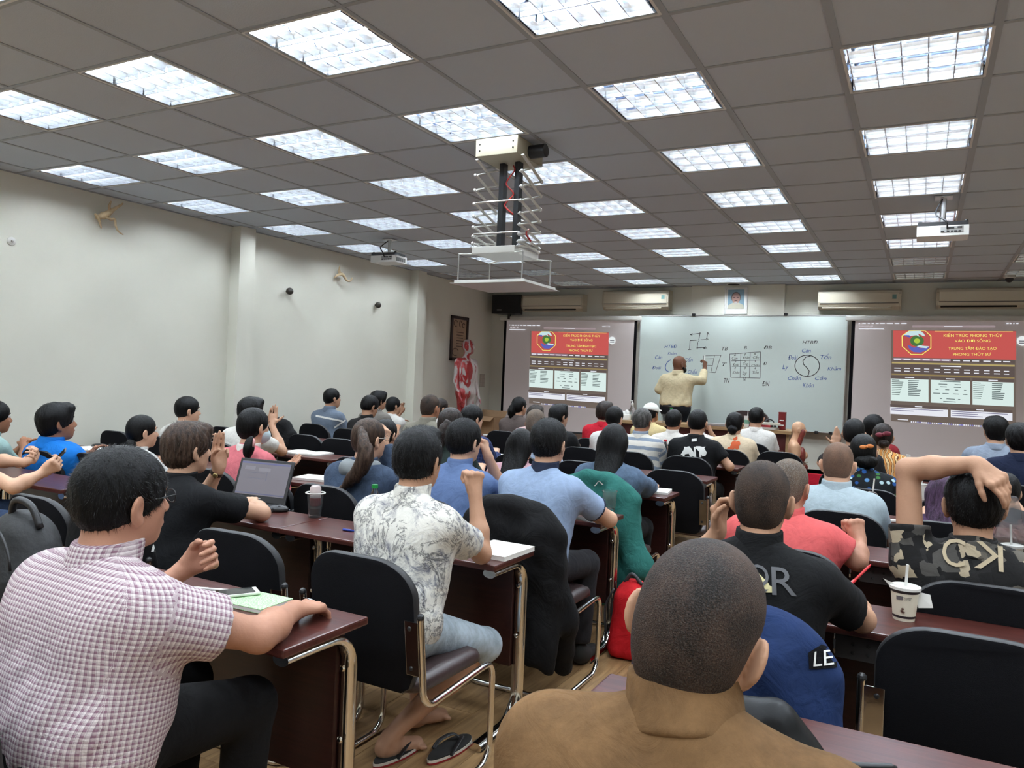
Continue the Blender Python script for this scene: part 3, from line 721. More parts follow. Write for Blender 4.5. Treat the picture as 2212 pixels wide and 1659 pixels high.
B().box((0,0,0), (0.50,0.46,0.018), bev=0.002).build('cover_board', MT['white'], e, loc=(0.01,0.0,2.105-z0))
B().box((0,0,0), (0.54,0.50,0.004)).build('cover_flange', MT['white'], e, loc=(0.01,0.0,2.094-z0))
for sx, sy in ((-1,-1),(1,-1),(1,1),(-1,1)):
    B().tube([(sx*0.12,sy*0.14,2.29-z0),(sx*0.235,sy*0.20,2.285-z0)], 0.009, 6, flat=0.5).build('arm', mw, e)
    B().tube([(sx*0.23,sy*0.20,2.29-z0),(sx*0.23,sy*0.20,2.11-z0)], 0.0045, 6).build('hanger_rod', MT['alu'], e)
cb = mat('red_cable', lin((170,36,36)), 0.4)
B().tube(smooth_path([(0.03,0,2.88-z0),(0.05,-0.02,2.84-z0),(0.0,-0.03,2.76-z0),(0.05,-0.02,2.69-z0),(-0.005,-0.03,2.62-z0),(0.05,-0.01,2.56-z0)],6), 0.005, 6).build('coiled_cable', cb, e, smooth=True)
B().tube(smooth_path([(0.16,0.0,2.46-z0),(0.175,-0.06,2.42-z0),(0.19,-0.02,2.38-z0)],5), 0.006, 6).build('cable_end', cb, e, smooth=True)
tag(e, 'empty scissor projector lift hanging from the ceiling with white cover board', 'projector lift')

def projector(x, y, z, rz, label):
    e = empty('ceiling_projector', (x, y, z), rz)
    B().prism([(-0.17,-0.12),(0.17,-0.12),(0.17,0.10),(0.14,0.125),(-0.14,0.125),(-0.17,0.10)], 0, 0.075).build('case', MT['white'], e)
    B().prism([(-0.165,-0.115),(0.165,-0.115),(0.155,0.09),(-0.155,0.09)], 0.075, 0.105).build('black_base', MT['blackplastic'], e)
    B().box((0,0,0), (0.15,0.004,0.045)).build('port_panel', mat('port_grey',(0.35,0.35,0.35),0.5), e, loc=(0.06,-0.121,0.045))
    for i, (px, pz, w_) in enumerate(((0.0,0.03,0.022),(0.035,0.03,0.018),(0.06,0.03,0.012),(0.085,0.03,0.02),(0.11,0.03,0.016),(0.05,0.055,0.05),(0.11,0.058,0.03))):
        B().box((0,0,0), (w_,0.003,0.011)).build('port', MT['rubber'], e, loc=(px,-0.124,pz))
    for i in range(5): B().box((0,0,0), (0.003,0.025,0.04)).build('vent', mat('vent_grey',(0.15,0.15,0.15),0.6), e, loc=(0.171,-0.08+i*0.034,0.035))
    B().lathe([(0.04,0),(0.04,0.02),(0.034,0.03)], n=18, M=Matrix.Rotation(-PI/2,4,'X')).build('lens', MT['blackplastic'], e, loc=(-0.07,0.12,0.04))
    B().tube([(0,0,0.10),(0,0,H-z-0.005)], 0.022, 10).build('mount_pole', MT['alu'], e)
    B().box((0,0,0), (0.12,0.12,0.012), bev=0.003).build('ceiling_plate', MT['alu'], e, loc=(0,0,H-z-0.007))
    for s in (-0.15,0.15): B().ball((0,0,0), (0.014,0.014,0.012), 8, 6).build('foot', MT['blackplastic'], e, loc=(s,-0.09,0.11))
    B().tube(smooth_path([(0.03,-0.128,0.05),(0.02,-0.15,0.10),(-0.05,-0.10,0.17),(-0.01,-0.02,H-z-0.02)],6), 0.006, 6).build('cable', MT['blackplastic'], e, smooth=True)
    tag(e, label, 'projector', 'ceiling projectors'); return e
projector(-4.98, 3.36, 2.74, 0.0, 'white projector on the ceiling near the left wall')
projector(0.475, 3.02, 2.70, 0.0, 'white projector on the ceiling above the right block')
e = empty('security_camera', (1.27, 7.45, H))
B().lathe([(0.055,-0.04),(0.065,-0.03),(0.065,0.0)], n=20).build('base', MT['white'], e)
B().ball((0,0,-0.045), 0.045, 14, 10).build('dome', MT['blackplastic'], e, smooth=True)
tag(e, 'small dome security camera on ceiling at the right edge', 'security camera')
e = empty('downlight', (-2.10, 7.78, H)); B().lathe([(0.09,-0.004),(0.10,-0.002),(0.10,0.002)], n=24).build('trim_ring', MT['white'], e)
B().lathe([(0.085,-0.0055),(0.085,-0.003)], n=24).build('aperture', MT['rubber'], e); tag(e, 'dark round downlight in ceiling above the portrait', 'downlight')

# ------------------------------------------------------------------ left wall things
def branch(name, label, paths, X):
    c = atx(*paths[0][0][:2], X); e = empty(name, c)
    for q, (pts) in enumerate(paths):
        P = [np.array(atx(p[0], p[1], XL+p[2]))-c for p in pts]; rs = [p[3] for p in pts]
        SP = smooth_path(P, 4); rr = list(np.interp(np.linspace(0,1,len(SP)), np.linspace(0,1,len(rs)), rs))
        B().tube(SP, rr, 8).build('trunk' if q == 0 else 'branch', MT['driftwood'], e, smooth=True)
    tag(e, label, 'driftwood', 'driftwood pieces on the left wall')
branch('driftwood_branch', 'driftwood branch high on left wall nearest the camera', [
    [(206,470,0.03,0.012),(222,466,0.06,0.034),(235,460,0.10,0.026),(246,452,0.13,0.016),(262,442,0.17,0.009),(266,438,0.18,0.005)],
    [(205,462,0.05,0.010),(212,470,0.05,0.016),(216,482,0.04,0.010),(219,493,0.04,0.005)],
    [(238,458,0.10,0.014),(236,446,0.12,0.012),(240,434,0.14,0.006)],
    [(228,468,0.08,0.014),(240,474,0.10,0.012),(248,474,0.11,0.011),(250,488,0.10,0.010),(256,500,0.08,0.008),(266,507,0.07,0.005)]], XL+0.05)
branch('driftwood_branch', 'smaller driftwood branch on left wall above two knobs', [
    [(722,600,0.06,0.008),(730,594,0.06,0.018),(738,592,0.07,0.022),(744,598,0.08,0.018),(749,606,0.09,0.012),(757,607,0.10,0.010),(761,600,0.12,0.006)],
    [(735,592,0.06,0.016),(733,582,0.08,0.012),(734,574,0.10,0.006)],
    [(734,592,0.06,0.012),(730,584,0.07,0.006)]], XL+0.05)
for (px, py, lab) in ((626,629,'dark round wall knob under the driftwood, nearer the camera'),(817,659,'dark round wall knob lower, beside the far pillar')):
    p = atx(px, py, XL+0.05); e = empty('round_wall_peg', (XL, p[1], p[2]))
    B().ball((0.05,0,0), 0.042, 14, 10).build('knob', mat('knob_dark',(0.04,0.035,0.03),0.6), e, smooth=True); B().tube([(0,0,0),(0.03,0,0)], 0.014, 8).build('stem', MT['blackplastic'], e)
    tag(e, lab, 'wall peg', 'wall pegs')
p = atx(26, 521, XL+0.01); e = empty('wall_hook', (XL, p[1], p[2])); B().lathe([(0.035,0),(0.035,0.006),(0.015,0.012)], n=18, M=Matrix.Rotation(PI/2,4,'Y')).build('plate', MT['white'], e)
B().ball((0.014,0,0), 0.01, 8, 6).build('screw', MT['alu'], e); tag(e, 'small white round fixing on left wall near left edge', 'wall fixing')
# framed scroll on the left wall
XP = XL+0.02
c4 = [atx(*p, XP) for p in ((973,777),(1008,782),(1013,687),(975,680))]; y0, y1 = (c4[0][1]+c4[3][1])/2, (c4[1][1]+c4[2][1])/2; zz0, zz1 = (c4[0][2]+c4[1][2])/2, (c4[2][2]+c4[3][2])/2
e = empty('framed_scroll', (XL, (y0+y1)/2, (zz0+zz1)/2)); W_, h_ = y1-y0, zz1-zz0; fw = mat('frame_dark', lin((52,38,34)), 0.4)
for (y, z, dy, dz) in ((-W_/2+0.025,0,0.05,h_),(W_/2-0.025,0,0.05,h_),(0,h_/2-0.025,W_,0.05),(0,-h_/2+0.025,W_,0.05)): B().box((0,0,0), (0.03,dy,dz), bev=0.005).build('frame_bar', fw, e, loc=(0.016,y,z))
B().box((0,0,0), (0.006,W_-0.08,h_-0.08)).build('scroll_paper', lmat('scroll_tan',(186,160,136),rough=.7,var=(5,.12)), e, loc=(0.01,0,0))
inkd = lmat('scroll_ink',(92,68,58))
for q in range(6): B().box((0,0,0), (0.002,W_*(0.42-0.03*(q%3)),0.012)).build('text_line', inkd, e, loc=(0.0145,0.02,0.10-q*0.045))
for (y, z, ry, rz_) in ((-0.12,0.24,0.05,0.05),(0.02,0.24,0.03,0.05),(0.12,0.22,0.04,0.035),(-0.10,-0.22,0.09,0.06)):
    b = B(); b.tube([(0.0145, y+ry*math.cos(a_), z+rz_*math.sin(a_)) for a_ in np.linspace(0.4,5.2,14)], 0.006, 5); b.build('brush_figure', inkd, e)
tag(e, 'dark framed scroll with brush writing behind the muscle mannequin', 'picture')
# switches
p = atx(1042, 822, XL+0.01); e = empty('switch_panel', (XL, p[1], p[2]))
B().box((0,0,0), (0.012,0.16,0.22), bev=0.004).build('plate', mat('switch_grey', lin((196,186,176)), 0.5), e, loc=(0.006,0,0))
for i in range(2):
    for j in range(3): B().box((0,0,0), (0.006,0.055,0.055), bev=0.002).build('rocker', mat('rocker', lin((206,196,186)), 0.4), e, loc=(0.014,(i-0.5)*0.072,(j-1)*0.066))
tag(e, 'six-gang light switch panel beside the projection screen', 'switch')
# ------------------------------------------------------------------ smooth bodies: signed distance fields meshed with surface nets
def nrm(v): v = np.asarray(v, float); return v/(np.linalg.norm(v)+1e-9)
def cone(a, b, r1, r2=None, k=0.03, cut=None, neg=False, sq=None):
    return dict(t='c', a=np.array(a,float), b=np.array(b,float), r1=r1, r2=r1 if r2 is None else r2, k=k, cut=cut, neg=neg, sq=sq)
def ell(c, r, Rm=None, k=0.03, neg=False, cut=None):
    return dict(t='e', c=np.array(c,float), r=np.array(r,float), R=np.eye(3) if Rm is None else np.asarray(Rm,float), k=k, neg=neg, cut=cut)
def half(p, n, k=0.01):       # cuts away the side n points to
    return dict(t='h', p=np.array(p,float), n=nrm(n), k=k, neg=True)
def _box(p, infl):
    if p['t'] == 'c':
        r = max(p['r1'],p['r2'])+infl; return np.minimum(p['a'],p['b'])-r, np.maximum(p['a'],p['b'])+r
    r = max(p['r'])+infl if not np.allclose(p['R'], np.eye(3)) else p['r']+infl
    return p['c']-r, p['c']+r
def _eval(p, x, y, z, infl):
    if p['t'] == 'c':
        a, b = p['a'], p['b']; ba = b-a; L2 = ba@ba+1e-12
        px, py, pz = x-a[0], y-a[1], z-a[2]
        h = np.clip((px*ba[0]+py*ba[1]+pz*ba[2])/L2, 0, 1)
        dx, dy, dz = px-h*ba[0], py-h*ba[1], pz-h*ba[2]
        if p['sq'] is not None:           # squashed: stretch the distance along one direction
            n, f = p['sq']; q = (dx*n[0]+dy*n[1]+dz*n[2])*(f-1); dx, dy, dz = dx+q*n[0], dy+q*n[1], dz+q*n[2]
        d = np.sqrt(dx*dx+dy*dy+dz*dz) - (p['r1']+(p['r2']-p['r1'])*h) - infl
    elif p['t'] == 'e':
        R_, c = p['R'], p['c']; r = p['r']+infl
        px, py, pz = x-c[0], y-c[1], z-c[2]
        q = [px*R_[0,i]+py*R_[1,i]+pz*R_[2,i] for i in range(3)]
        k0 = np.sqrt((q[0]/r[0])**2+(q[1]/r[1])**2+(q[2]/r[2])**2); k1 = np.sqrt((q[0]/r[0]**2)**2+(q[1]/r[1]**2)**2+(q[2]/r[2]**2)**2)+1e-9
        d = k0*(k0-1)/k1
    else:
        n, c = p['n'], p['p']; return -((x-c[0])*n[0]+(y-c[1])*n[1]+(z-c[2])*n[2])
    if p['cut'] is not None:
        c, n = p['cut']; d = np.maximum(d, (x-c[0])*n[0]+(y-c[1])*n[1]+(z-c[2])*n[2])
    return d
def smin(a, b, k):
    h = np.clip(0.5+0.5*(a-b)/k, 0, 1); return a*(1-h)+b*h-k*h*(1-h)
def field(prims, res, infl=0.0, post=None):
    los, his = zip(*[_box(p, infl) for p in prims if not p['neg']])
    lo = np.min(los,0)-2.5*res-0.012; hi = np.max(his,0)+2.5*res+0.012
    n = np.ceil((hi-lo)/res).astype(int)+1
    ax = [lo[i]+res*np.arange(n[i]) for i in range(3)]
    D = np.full(n, 0.5, np.float32)
    for p in prims:
        if p['t'] == 'h': sl = [slice(None)]*3
        else:
            b0, b1 = _box(p, infl); mrg = p['k']+0.02
            sl = [slice(max(0,int((b0[i]-mrg-lo[i])/res)), max(0,min(n[i], int((b1[i]+mrg-lo[i])/res)+2))) for i in range(3)]
            if any(s.stop is not None and s.stop <= s.start for s in sl): continue
        x, y, z = ax[0][sl[0]][:,None,None], ax[1][sl[1]][None,:,None], ax[2][sl[2]][None,None,:]
        d = _eval(p, x, y, z, 0.0 if p['neg'] else infl)
        sl = tuple(sl)
        if p['neg']: D[sl] = -smin(-D[sl], d, p['k'])
        else: D[sl] = smin(D[sl], d, p['k'])
    if post is not None: D += post(ax[0][:,None,None], ax[1][None,:,None], ax[2][None,None,:])
    return D, lo
_E = [((0,0,0),(1,0,0)),((0,0,0),(0,1,0)),((0,0,0),(0,0,1)),((1,0,0),(1,1,0)),((1,0,0),(1,0,1)),((0,1,0),(1,1,0)),((0,1,0),(0,1,1)),((0,0,1),(1,0,1)),((0,0,1),(0,1,1)),((1,1,0),(1,1,1)),((1,0,1),(1,1,1)),((0,1,1),(1,1,1))]
def nets(D, lo, res):
    S = D < 0; n = D.shape
    cnt = np.zeros((n[0]-1,n[1]-1,n[2]-1), np.int8)
    for i in (0,1):
        for j in (0,1):
            for k in (0,1): cnt += S[i:n[0]-1+i, j:n[1]-1+j, k:n[2]-1+k]
    act = (cnt > 0) & (cnt < 8); ac = np.argwhere(act)
    idx = np.full(act.shape, -1, np.int32); idx[act] = np.arange(len(ac))
    pos = np.zeros((len(ac),3)); wt = np.zeros(len(ac))
    for c0, c1 in _E:
        c0, c1 = np.array(c0), np.array(c1); p0, p1 = ac+c0, ac+c1
        d0, d1 = D[p0[:,0],p0[:,1],p0[:,2]].astype(float), D[p1[:,0],p1[:,1],p1[:,2]].astype(float)
        mk = (d0 < 0) != (d1 < 0); t = np.where(mk, d0/np.where(mk, d0-d1, 1), 0)
        pos += mk[:,None]*(c0+t[:,None]*(c1-c0)); wt += mk
    V = (ac+pos/np.maximum(wt,1)[:,None])*res+lo
    Q = []
    for a in range(3):
        b, c = (a+1)%3, (a+2)%3
        s0 = [slice(1,n[i]-1) for i in range(3)]; s0[a] = slice(0,n[a]-1); s1 = list(s0); s1[a] = slice(1,n[a])
        A_, B_ = S[tuple(s0)], S[tuple(s1)]; e = np.argwhere(A_ != B_)
        if not len(e): continue
        off = np.ones(3,int); off[a] = 0; g = e+off
        eb = np.zeros(3,int); eb[b] = 1; ec = np.zeros(3,int); ec[c] = 1
        f = lambda q: idx[q[:,0],q[:,1],q[:,2]]
        quad = np.stack([f(g-eb-ec), f(g-ec), f(g), f(g-eb)], 1)
        ins = A_[e[:,0],e[:,1],e[:,2]]; quad[~ins] = quad[~ins][:,::-1]
        Q.append(quad)
    return V, np.concatenate(Q) if Q else np.zeros((0,4),int)
def solid(prims, res, infl=0.0, post=None):
    D, lo = field(prims, res, infl, post); return nets(D, lo, res)
def join(parts):
    V = []; Q = []; o = 0
    for v, q in parts: V.append(v); Q.append(q+o); o += len(v)
    return np.concatenate(V), np.concatenate(Q)
def relax(V, Q, it=1):
    """light smoothing of a quad mesh"""
    for _ in range(it):
        acc = np.zeros_like(V); c = np.zeros(len(V))
        for i in range(4):
            j = (i+1)%4; np.add.at(acc, Q[:,i], V[Q[:,j]]); np.add.at(c, Q[:,i], 1); np.add.at(acc, Q[:,j], V[Q[:,i]]); np.add.at(c, Q[:,j], 1)
        V = 0.5*V+0.5*acc/np.maximum(c,1)[:,None]
    return V
def Rz(a): c, s = math.cos(a), math.sin(a); return np.array([[c,-s,0],[s,c,0],[0,0,1]])
def Rx(a): c, s = math.cos(a), math.sin(a); return np.array([[1,0,0],[0,c,-s],[0,s,c]])
def Ry(a): c, s = math.cos(a), math.sin(a); return np.array([[c,0,s],[0,1,0],[-s,0,c]])
def Rax(ax, a): ax = nrm(ax); K = np.array([[0,-ax[2],ax[1]],[ax[2],0,-ax[0]],[-ax[1],ax[0],0]]); return np.eye(3)+math.sin(a)*K+(1-math.cos(a))*K@K

# ------------------------------------------------------------------ skin, hair and cloth
def skin(name, c, rough=0.5):
    return mat('skin_'+name, lin(c), rough, spec=0.35, bump=(90,0.08,4), var=(14,0.07))
SK = {'tan': skin('tan',(194,150,124)), 'light': skin('light',(214,170,144)), 'brown': skin('brown',(168,118,92)), 'dark': skin('dark',(112,74,56)), 'ruddy': skin('ruddy',(190,140,118)), 'pink': skin('pink',(218,164,140))}
def hairmat(name, c, rough=0.42):
    if 'hair_'+name in MATS: return MATS['hair_'+name]
    m_ = bpy.data.materials.new('hair_'+name); m_.use_nodes = True; nt = m_.node_tree; b = nt.nodes['Principled BSDF']
    tc = N(nt, 'ShaderNodeTexCoord'); mp = N(nt, 'ShaderNodeMapping', {'Vector': tc.outputs['Object'], 'Scale': (1,1,0.14)})
    nz = N(nt, 'ShaderNodeTexNoise', {'Vector': mp.outputs[0], 'Scale': 260, 'Detail': 3, 'Distortion': 0.4})
    mr = N(nt, 'ShaderNodeMapRange', {'Value': nz.outputs[0], 'From Min': 0.3, 'From Max': 0.7, 'To Min': 0.55, 'To Max': 1.5})
    mp2 = N(nt, 'ShaderNodeMapping', {'Vector': tc.outputs['Object'], 'Scale': (1,1,0.09)}); nz2 = N(nt, 'ShaderNodeTexNoise', {'Vector': mp2.outputs[0], 'Scale': 70, 'Detail': 3, 'Distortion': 0.6})
    mr2 = N(nt, 'ShaderNodeMapRange', {'Value': nz2.outputs[0], 'From Min': 0.35, 'From Max': 0.65, 'To Min': 0.5, 'To Max': 1.9}); ml_ = N(nt, 'ShaderNodeMath', {0: mr.outputs[0], 1: mr2.outputs[0]}, operation='MULTIPLY')
    cx = N(nt, 'ShaderNodeVectorMath', {0: c, 1: ml_.outputs[0]}, operation='MULTIPLY'); nt.links.new(cx.outputs[0], b.inputs['Base Color'])
    b0_ = N(nt, 'ShaderNodeBump', {'Height': nz2.outputs[0], 'Strength': 0.5, 'Distance': 0.01}); bp = N(nt, 'ShaderNodeBump', {'Height': nz.outputs[0], 'Strength': 0.6, 'Distance': 0.004, 'Normal': b0_.outputs[0]}); nt.links.new(bp.outputs[0], b.inputs['Normal'])
    b.inputs['Roughness'].default_value = rough; b.inputs['Specular IOR Level'].default_value = 0.16
    MATS['hair_'+name] = m_; return m_
HM = {'black': hairmat('black',(0.0026,0.0025,0.0027),0.5), 'brown': hairmat('brown',(0.042,0.026,0.019)), 'dkbrown': hairmat('dkbrown',(0.020,0.014,0.012)), 'grey': hairmat('grey',(0.06,0.057,0.055)), 'purple': hairmat('purple',(0.055,0.03,0.06))}
def buzzmat(name, sk, dark, mix, grain=420, grey=None):
    """close-cropped hair: scalp showing through stubble"""
    m_ = bpy.data.materials.new('buzz_'+name); m_.use_nodes = True; nt = m_.node_tree; b = nt.nodes['Principled BSDF']
    tc = N(nt, 'ShaderNodeTexCoord')
    n1 = N(nt, 'ShaderNodeTexNoise', {'Vector': tc.outputs['Object'], 'Scale': grain, 'Detail': 2}); n2 = N(nt, 'ShaderNodeTexNoise', {'Vector': tc.outputs['Object'], 'Scale': 16, 'Detail': 4})
    ad = N(nt, 'ShaderNodeMath', {0: n1.outputs[0], 1: n2.outputs[0]}, operation='ADD')
    mr = N(nt, 'ShaderNodeMapRange', {'Value': ad.outputs[0], 'From Min': 0.75, 'From Max': 1.25, 'To Min': mix[0], 'To Max': mix[1]})
    mx = N(nt, 'ShaderNodeMix', {'Factor': mr.outputs[0], 6: rgba(sk), 7: rgba(dark)}, data_type='RGBA'); col = mx.outputs[2]
    if grey:
        n3 = N(nt, 'ShaderNodeTexNoise', {'Vector': tc.outputs['Object'], 'Scale': grain*0.8, 'Detail': 2}); m3 = N(nt, 'ShaderNodeMapRange', {'Value': n3.outputs[0], 'From Min': 0.5, 'From Max': 0.66, 'To Min': 0, 'To Max': grey})
        col = N(nt, 'ShaderNodeMix', {'Factor': m3.outputs[0], 6: col, 7: (0.30,0.29,0.28,1)}, data_type='RGBA').outputs[2]
    nt.links.new(col, b.inputs['Base Color'])
    bp = N(nt, 'ShaderNodeBump', {'Height': n1.outputs[0], 'Strength': 0.6, 'Distance': 0.003}); nt.links.new(bp.outputs[0], b.inputs['Normal'])
    b.inputs['Roughness'].default_value = 0.7; b.inputs['Specular IOR Level'].default_value = 0.25
    return m_
BZ = {'monk': buzzmat('monk', lin((92,72,62)), (0.012,0.010,0.010), (0.40,1.05), 520, 0.10), 'crop': buzzmat('crop', lin((120,94,78)), (0.010,0.009,0.009), (0.66,1.0), 420),
      'salt': buzzmat('salt', lin((150,126,108)), (0.03,0.027,0.025), (0.45,0.85), 380, 0.55), 'shaved': buzzmat('shaved', lin((148,112,92)), (0.04,0.032,0.028), (0.30,0.72), 420, 0.1), 'bald': buzzmat('bald', lin((140,98,76)), (0.03,0.024,0.02), (0.0,0.35), 380)}
def fabric(name, fn, rough=0.85, bump=0.25, fine=700):
    """cloth with a pattern: fn(nt, u, v, vec) -> colour socket or tuple; u,v run round and along the garment in metres"""
    m_ = bpy.data.materials.new('cloth_'+name); m_.use_nodes = True; nt = m_.node_tree; b = nt.nodes['Principled BSDF']
    at_ = N(nt, 'ShaderNodeAttribute', attribute_name='fab'); sp = N(nt, 'ShaderNodeSeparateXYZ', {0: at_.outputs['Vector']})
    c = fn(nt, sp.outputs[0], sp.outputs[1], at_.outputs['Vector'])
    if isinstance(c, bpy.types.NodeSocket): nt.links.new(c, b.inputs['Base Color'])
    else: b.inputs['Base Color'].default_value = rgba(c)
    tc = N(nt, 'ShaderNodeTexCoord')
    n1 = N(nt, 'ShaderNodeTexNoise', {'Vector': tc.outputs['Object'], 'Scale': 11, 'Detail': 5, 'Distortion': 1.6}); n2 = N(nt, 'ShaderNodeTexNoise', {'Vector': tc.outputs['Object'], 'Scale': fine, 'Detail': 1})
    b1 = N(nt, 'ShaderNodeBump', {'Height': n1.outputs[0], 'Strength': bump, 'Distance': 0.03}); b2 = N(nt, 'ShaderNodeBump', {'Height': n2.outputs[0], 'Strength': 0.12, 'Distance': 0.002, 'Normal': b1.outputs[0]})
    nt.links.new(b2.outputs[0], b.inputs['Normal']); b.inputs['Roughness'].default_value = rough; b.inputs['Specular IOR Level'].default_value = 0.2; b.inputs['Sheen Weight'].default_value = 0.0
    MATS['cloth_'+name] = m_; return m_
def plain(name, c, var=0.08, **k):
    def fn(nt, u, v, vec):
        nz = N(nt, 'ShaderNodeTexNoise', {'Vector': vec, 'Scale': 30, 'Detail': 4}); mr = N(nt, 'ShaderNodeMapRange', {'Value': nz.outputs[0], 'From Min': 0.3, 'From Max': 0.7, 'To Min': 1-var, 'To Max': 1+var})
        return N(nt, 'ShaderNodeVectorMath', {0: lin(c), 1: mr.outputs[0]}, operation='MULTIPLY').outputs[0]
    return fabric(name, fn, **k)
def mth(nt, op, a, b=None, c=None):
    ins = {0: a}
    if b is not None: ins[1] = b
    if c is not None: ins[2] = c
    return N(nt, 'ShaderNodeMath', ins, operation=op).outputs[0]
def mixc(nt, f, a, b):
    return N(nt, 'ShaderNodeMix', {'Factor': f, 6: a if isinstance(a, bpy.types.NodeSocket) else rgba(a), 7: b if isinstance(b, bpy.types.NodeSocket) else rgba(b)}, data_type='RGBA').outputs[2]
def band(nt, x, period, duty):      # 1 inside a stripe
    fr = mth(nt, 'FRACT', mth(nt, 'DIVIDE', x, period)); return mth(nt, 'LESS_THAN', fr, duty)
def f_plaid(bg, c1, c2, p):
    def fn(nt, u, v, vec):
        a = mth(nt, 'ADD', band(nt, u, p, 0.45), band(nt, v, p, 0.45)); a = mth(nt, 'MULTIPLY', a, 0.5)
        b_ = mth(nt, 'MULTIPLY', mth(nt, 'ADD', band(nt, u, p*0.5, 0.3), band(nt, v, p*0.5, 0.3)), 0.28)
        return mixc(nt, b_, mixc(nt, a, lin(bg), lin(c1)), lin(c2))
    return fn
def f_bands(bg, c1, period, duty, off=0.0):
    def fn(nt, u, v, vec):
        nz = N(nt, 'ShaderNodeTexNoise', {'Vector': vec, 'Scale': 9, 'Detail': 3}); vv = mth(nt, 'ADD', mth(nt, 'ADD', v, off), mth(nt, 'MULTIPLY', nz.outputs[0], 0.02))
        return mixc(nt, band(nt, vv, period, duty), lin(bg), lin(c1))
    return fn
def f_marble(nt, u, v, vec):
    tc = N(nt, 'ShaderNodeTexCoord'); vec = tc.outputs['Object']
    nz = N(nt, 'ShaderNodeTexNoise', {'Vector': vec, 'Scale': 5.5, 'Detail': 8, 'Roughness': 0.68, 'Distortion': 0.9})
    d = mth(nt, 'ABSOLUTE', mth(nt, 'SUBTRACT', nz.outputs[0], 0.5)); line = N(nt, 'ShaderNodeMapRange', {'Value': d, 'From Min': 0.0, 'From Max': 0.022, 'To Min': 1, 'To Max': 0}).outputs[0]
    nb = N(nt, 'ShaderNodeTexNoise', {'Vector': vec, 'Scale': 7.0, 'Detail': 3}); mb = N(nt, 'ShaderNodeMapRange', {'Value': nb.outputs[0], 'From Min': 0.42, 'From Max': 0.54}).outputs[0]
    wash = N(nt, 'ShaderNodeTexNoise', {'Vector': vec, 'Scale': 14, 'Detail': 9, 'Roughness': 0.75, 'Distortion': 1.5}); mw_ = N(nt, 'ShaderNodeMapRange', {'Value': wash.outputs[0], 'From Min': 0.47, 'From Max': 0.62}).outputs[0]
    c = mixc(nt, mth(nt, 'MULTIPLY', mth(nt, 'MULTIPLY', mw_, mb), 0.95), lin((230,228,222)), lin((112,114,132)))
    return mixc(nt, mth(nt, 'MULTIPLY', line, 0.85), c, lin((52,52,62)))
def f_camo(nt, u, v, vec):
    tc = N(nt, 'ShaderNodeTexCoord'); vec = N(nt, 'ShaderNodeMapping', {'Vector': tc.outputs['Object'], 'Scale': (1,1,1.3), 'Rotation': (0.3,0.2,0.5)}).outputs[0]
    vo = N(nt, 'ShaderNodeTexVoronoi', {'Vector': vec, 'Scale': 19, 'Randomness': 1}, feature='F1', distance='CHEBYCHEV'); sp = N(nt, 'ShaderNodeSeparateColor', {0: vo.outputs['Color']})
    rp = N(nt, 'ShaderNodeValToRGB', {'Fac': sp.outputs[0]}); rp.color_ramp.interpolation = 'CONSTANT'
    el = rp.color_ramp.elements; el[0].color = rgba(lin((30,29,30))); el[1].position = 0.42; el[1].color = rgba(lin((78,76,74)))
    for p, c in ((0.58,(40,39,40)),(0.78,(100,95,88)),(0.90,(176,162,140))): q = el.new(p); q.color = rgba(lin(c))
    return rp.outputs[0]
def f_cells(bg, cols, scale, size):
    def fn(nt, u, v, vec):
        tc = N(nt, 'ShaderNodeTexCoord'); vo = N(nt, 'ShaderNodeTexVoronoi', {'Vector': tc.outputs['Object'], 'Scale': scale}); sp = N(nt, 'ShaderNodeSeparateColor', {0: vo.outputs['Color']})
        rp = N(nt, 'ShaderNodeValToRGB', {'Fac': sp.outputs[0]}); rp.color_ramp.interpolation = 'CONSTANT'; el = rp.color_ramp.elements
        el[0].color = rgba(lin(cols[0])); el[1].position = 1/len(cols); el[1].color = rgba(lin(cols[1 % len(cols)]))
        for i in range(2, len(cols)): q = el.new(i/len(cols)); q.color = rgba(lin(cols[i]))
        return mixc(nt, N(nt, 'ShaderNodeMapRange', {'Value': vo.outputs['Distance'], 'From Min': size*0.85, 'From Max': size}).outputs[0], rp.outputs[0], lin(bg))
    return fn
def f_denim(c):
    def fn(nt, u, v, vec):
        tc = N(nt, 'ShaderNodeTexCoord'); nz = N(nt, 'ShaderNodeTexNoise', {'Vector': tc.outputs['Object'], 'Scale': 9, 'Detail': 8, 'Roughness': 0.7}); mr = N(nt, 'ShaderNodeMapRange', {'Value': nz.outputs[0], 'From Min': 0.3, 'From Max': 0.7, 'To Min': 0.65, 'To Max': 1.45})
        return N(nt, 'ShaderNodeVectorMath', {0: lin(c), 1: mr.outputs[0]}, operation='MULTIPLY').outputs[0]
    return fn
def f_swirl(a, b_, c, scale=9):
    def fn(nt, u, v, vec):
        tc = N(nt, 'ShaderNodeTexCoord'); wv = N(nt, 'ShaderNodeTexWave', {'Vector': tc.outputs['Object'], 'Scale': scale, 'Distortion': 9, 'Detail': 2})
        rp = N(nt, 'ShaderNodeValToRGB', {'Fac': wv.outputs[0]}); rp.color_ramp.interpolation = 'CONSTANT'; el = rp.color_ramp.elements; el[0].color = rgba(lin(a)); el[1].position = 0.4; el[1].color = rgba(lin(b_)); q = el.new(0.75); q.color = rgba(lin(c)); return rp.outputs[0]
    return fn
eye_m = mat('eye_white', (0.75,0.73,0.70), 0.25); iris_m = mat('eye_iris', (0.02,0.012,0.01), 0.2)
BLACKPANT = plain('black_trousers', (14,14,16), bump=0.2)

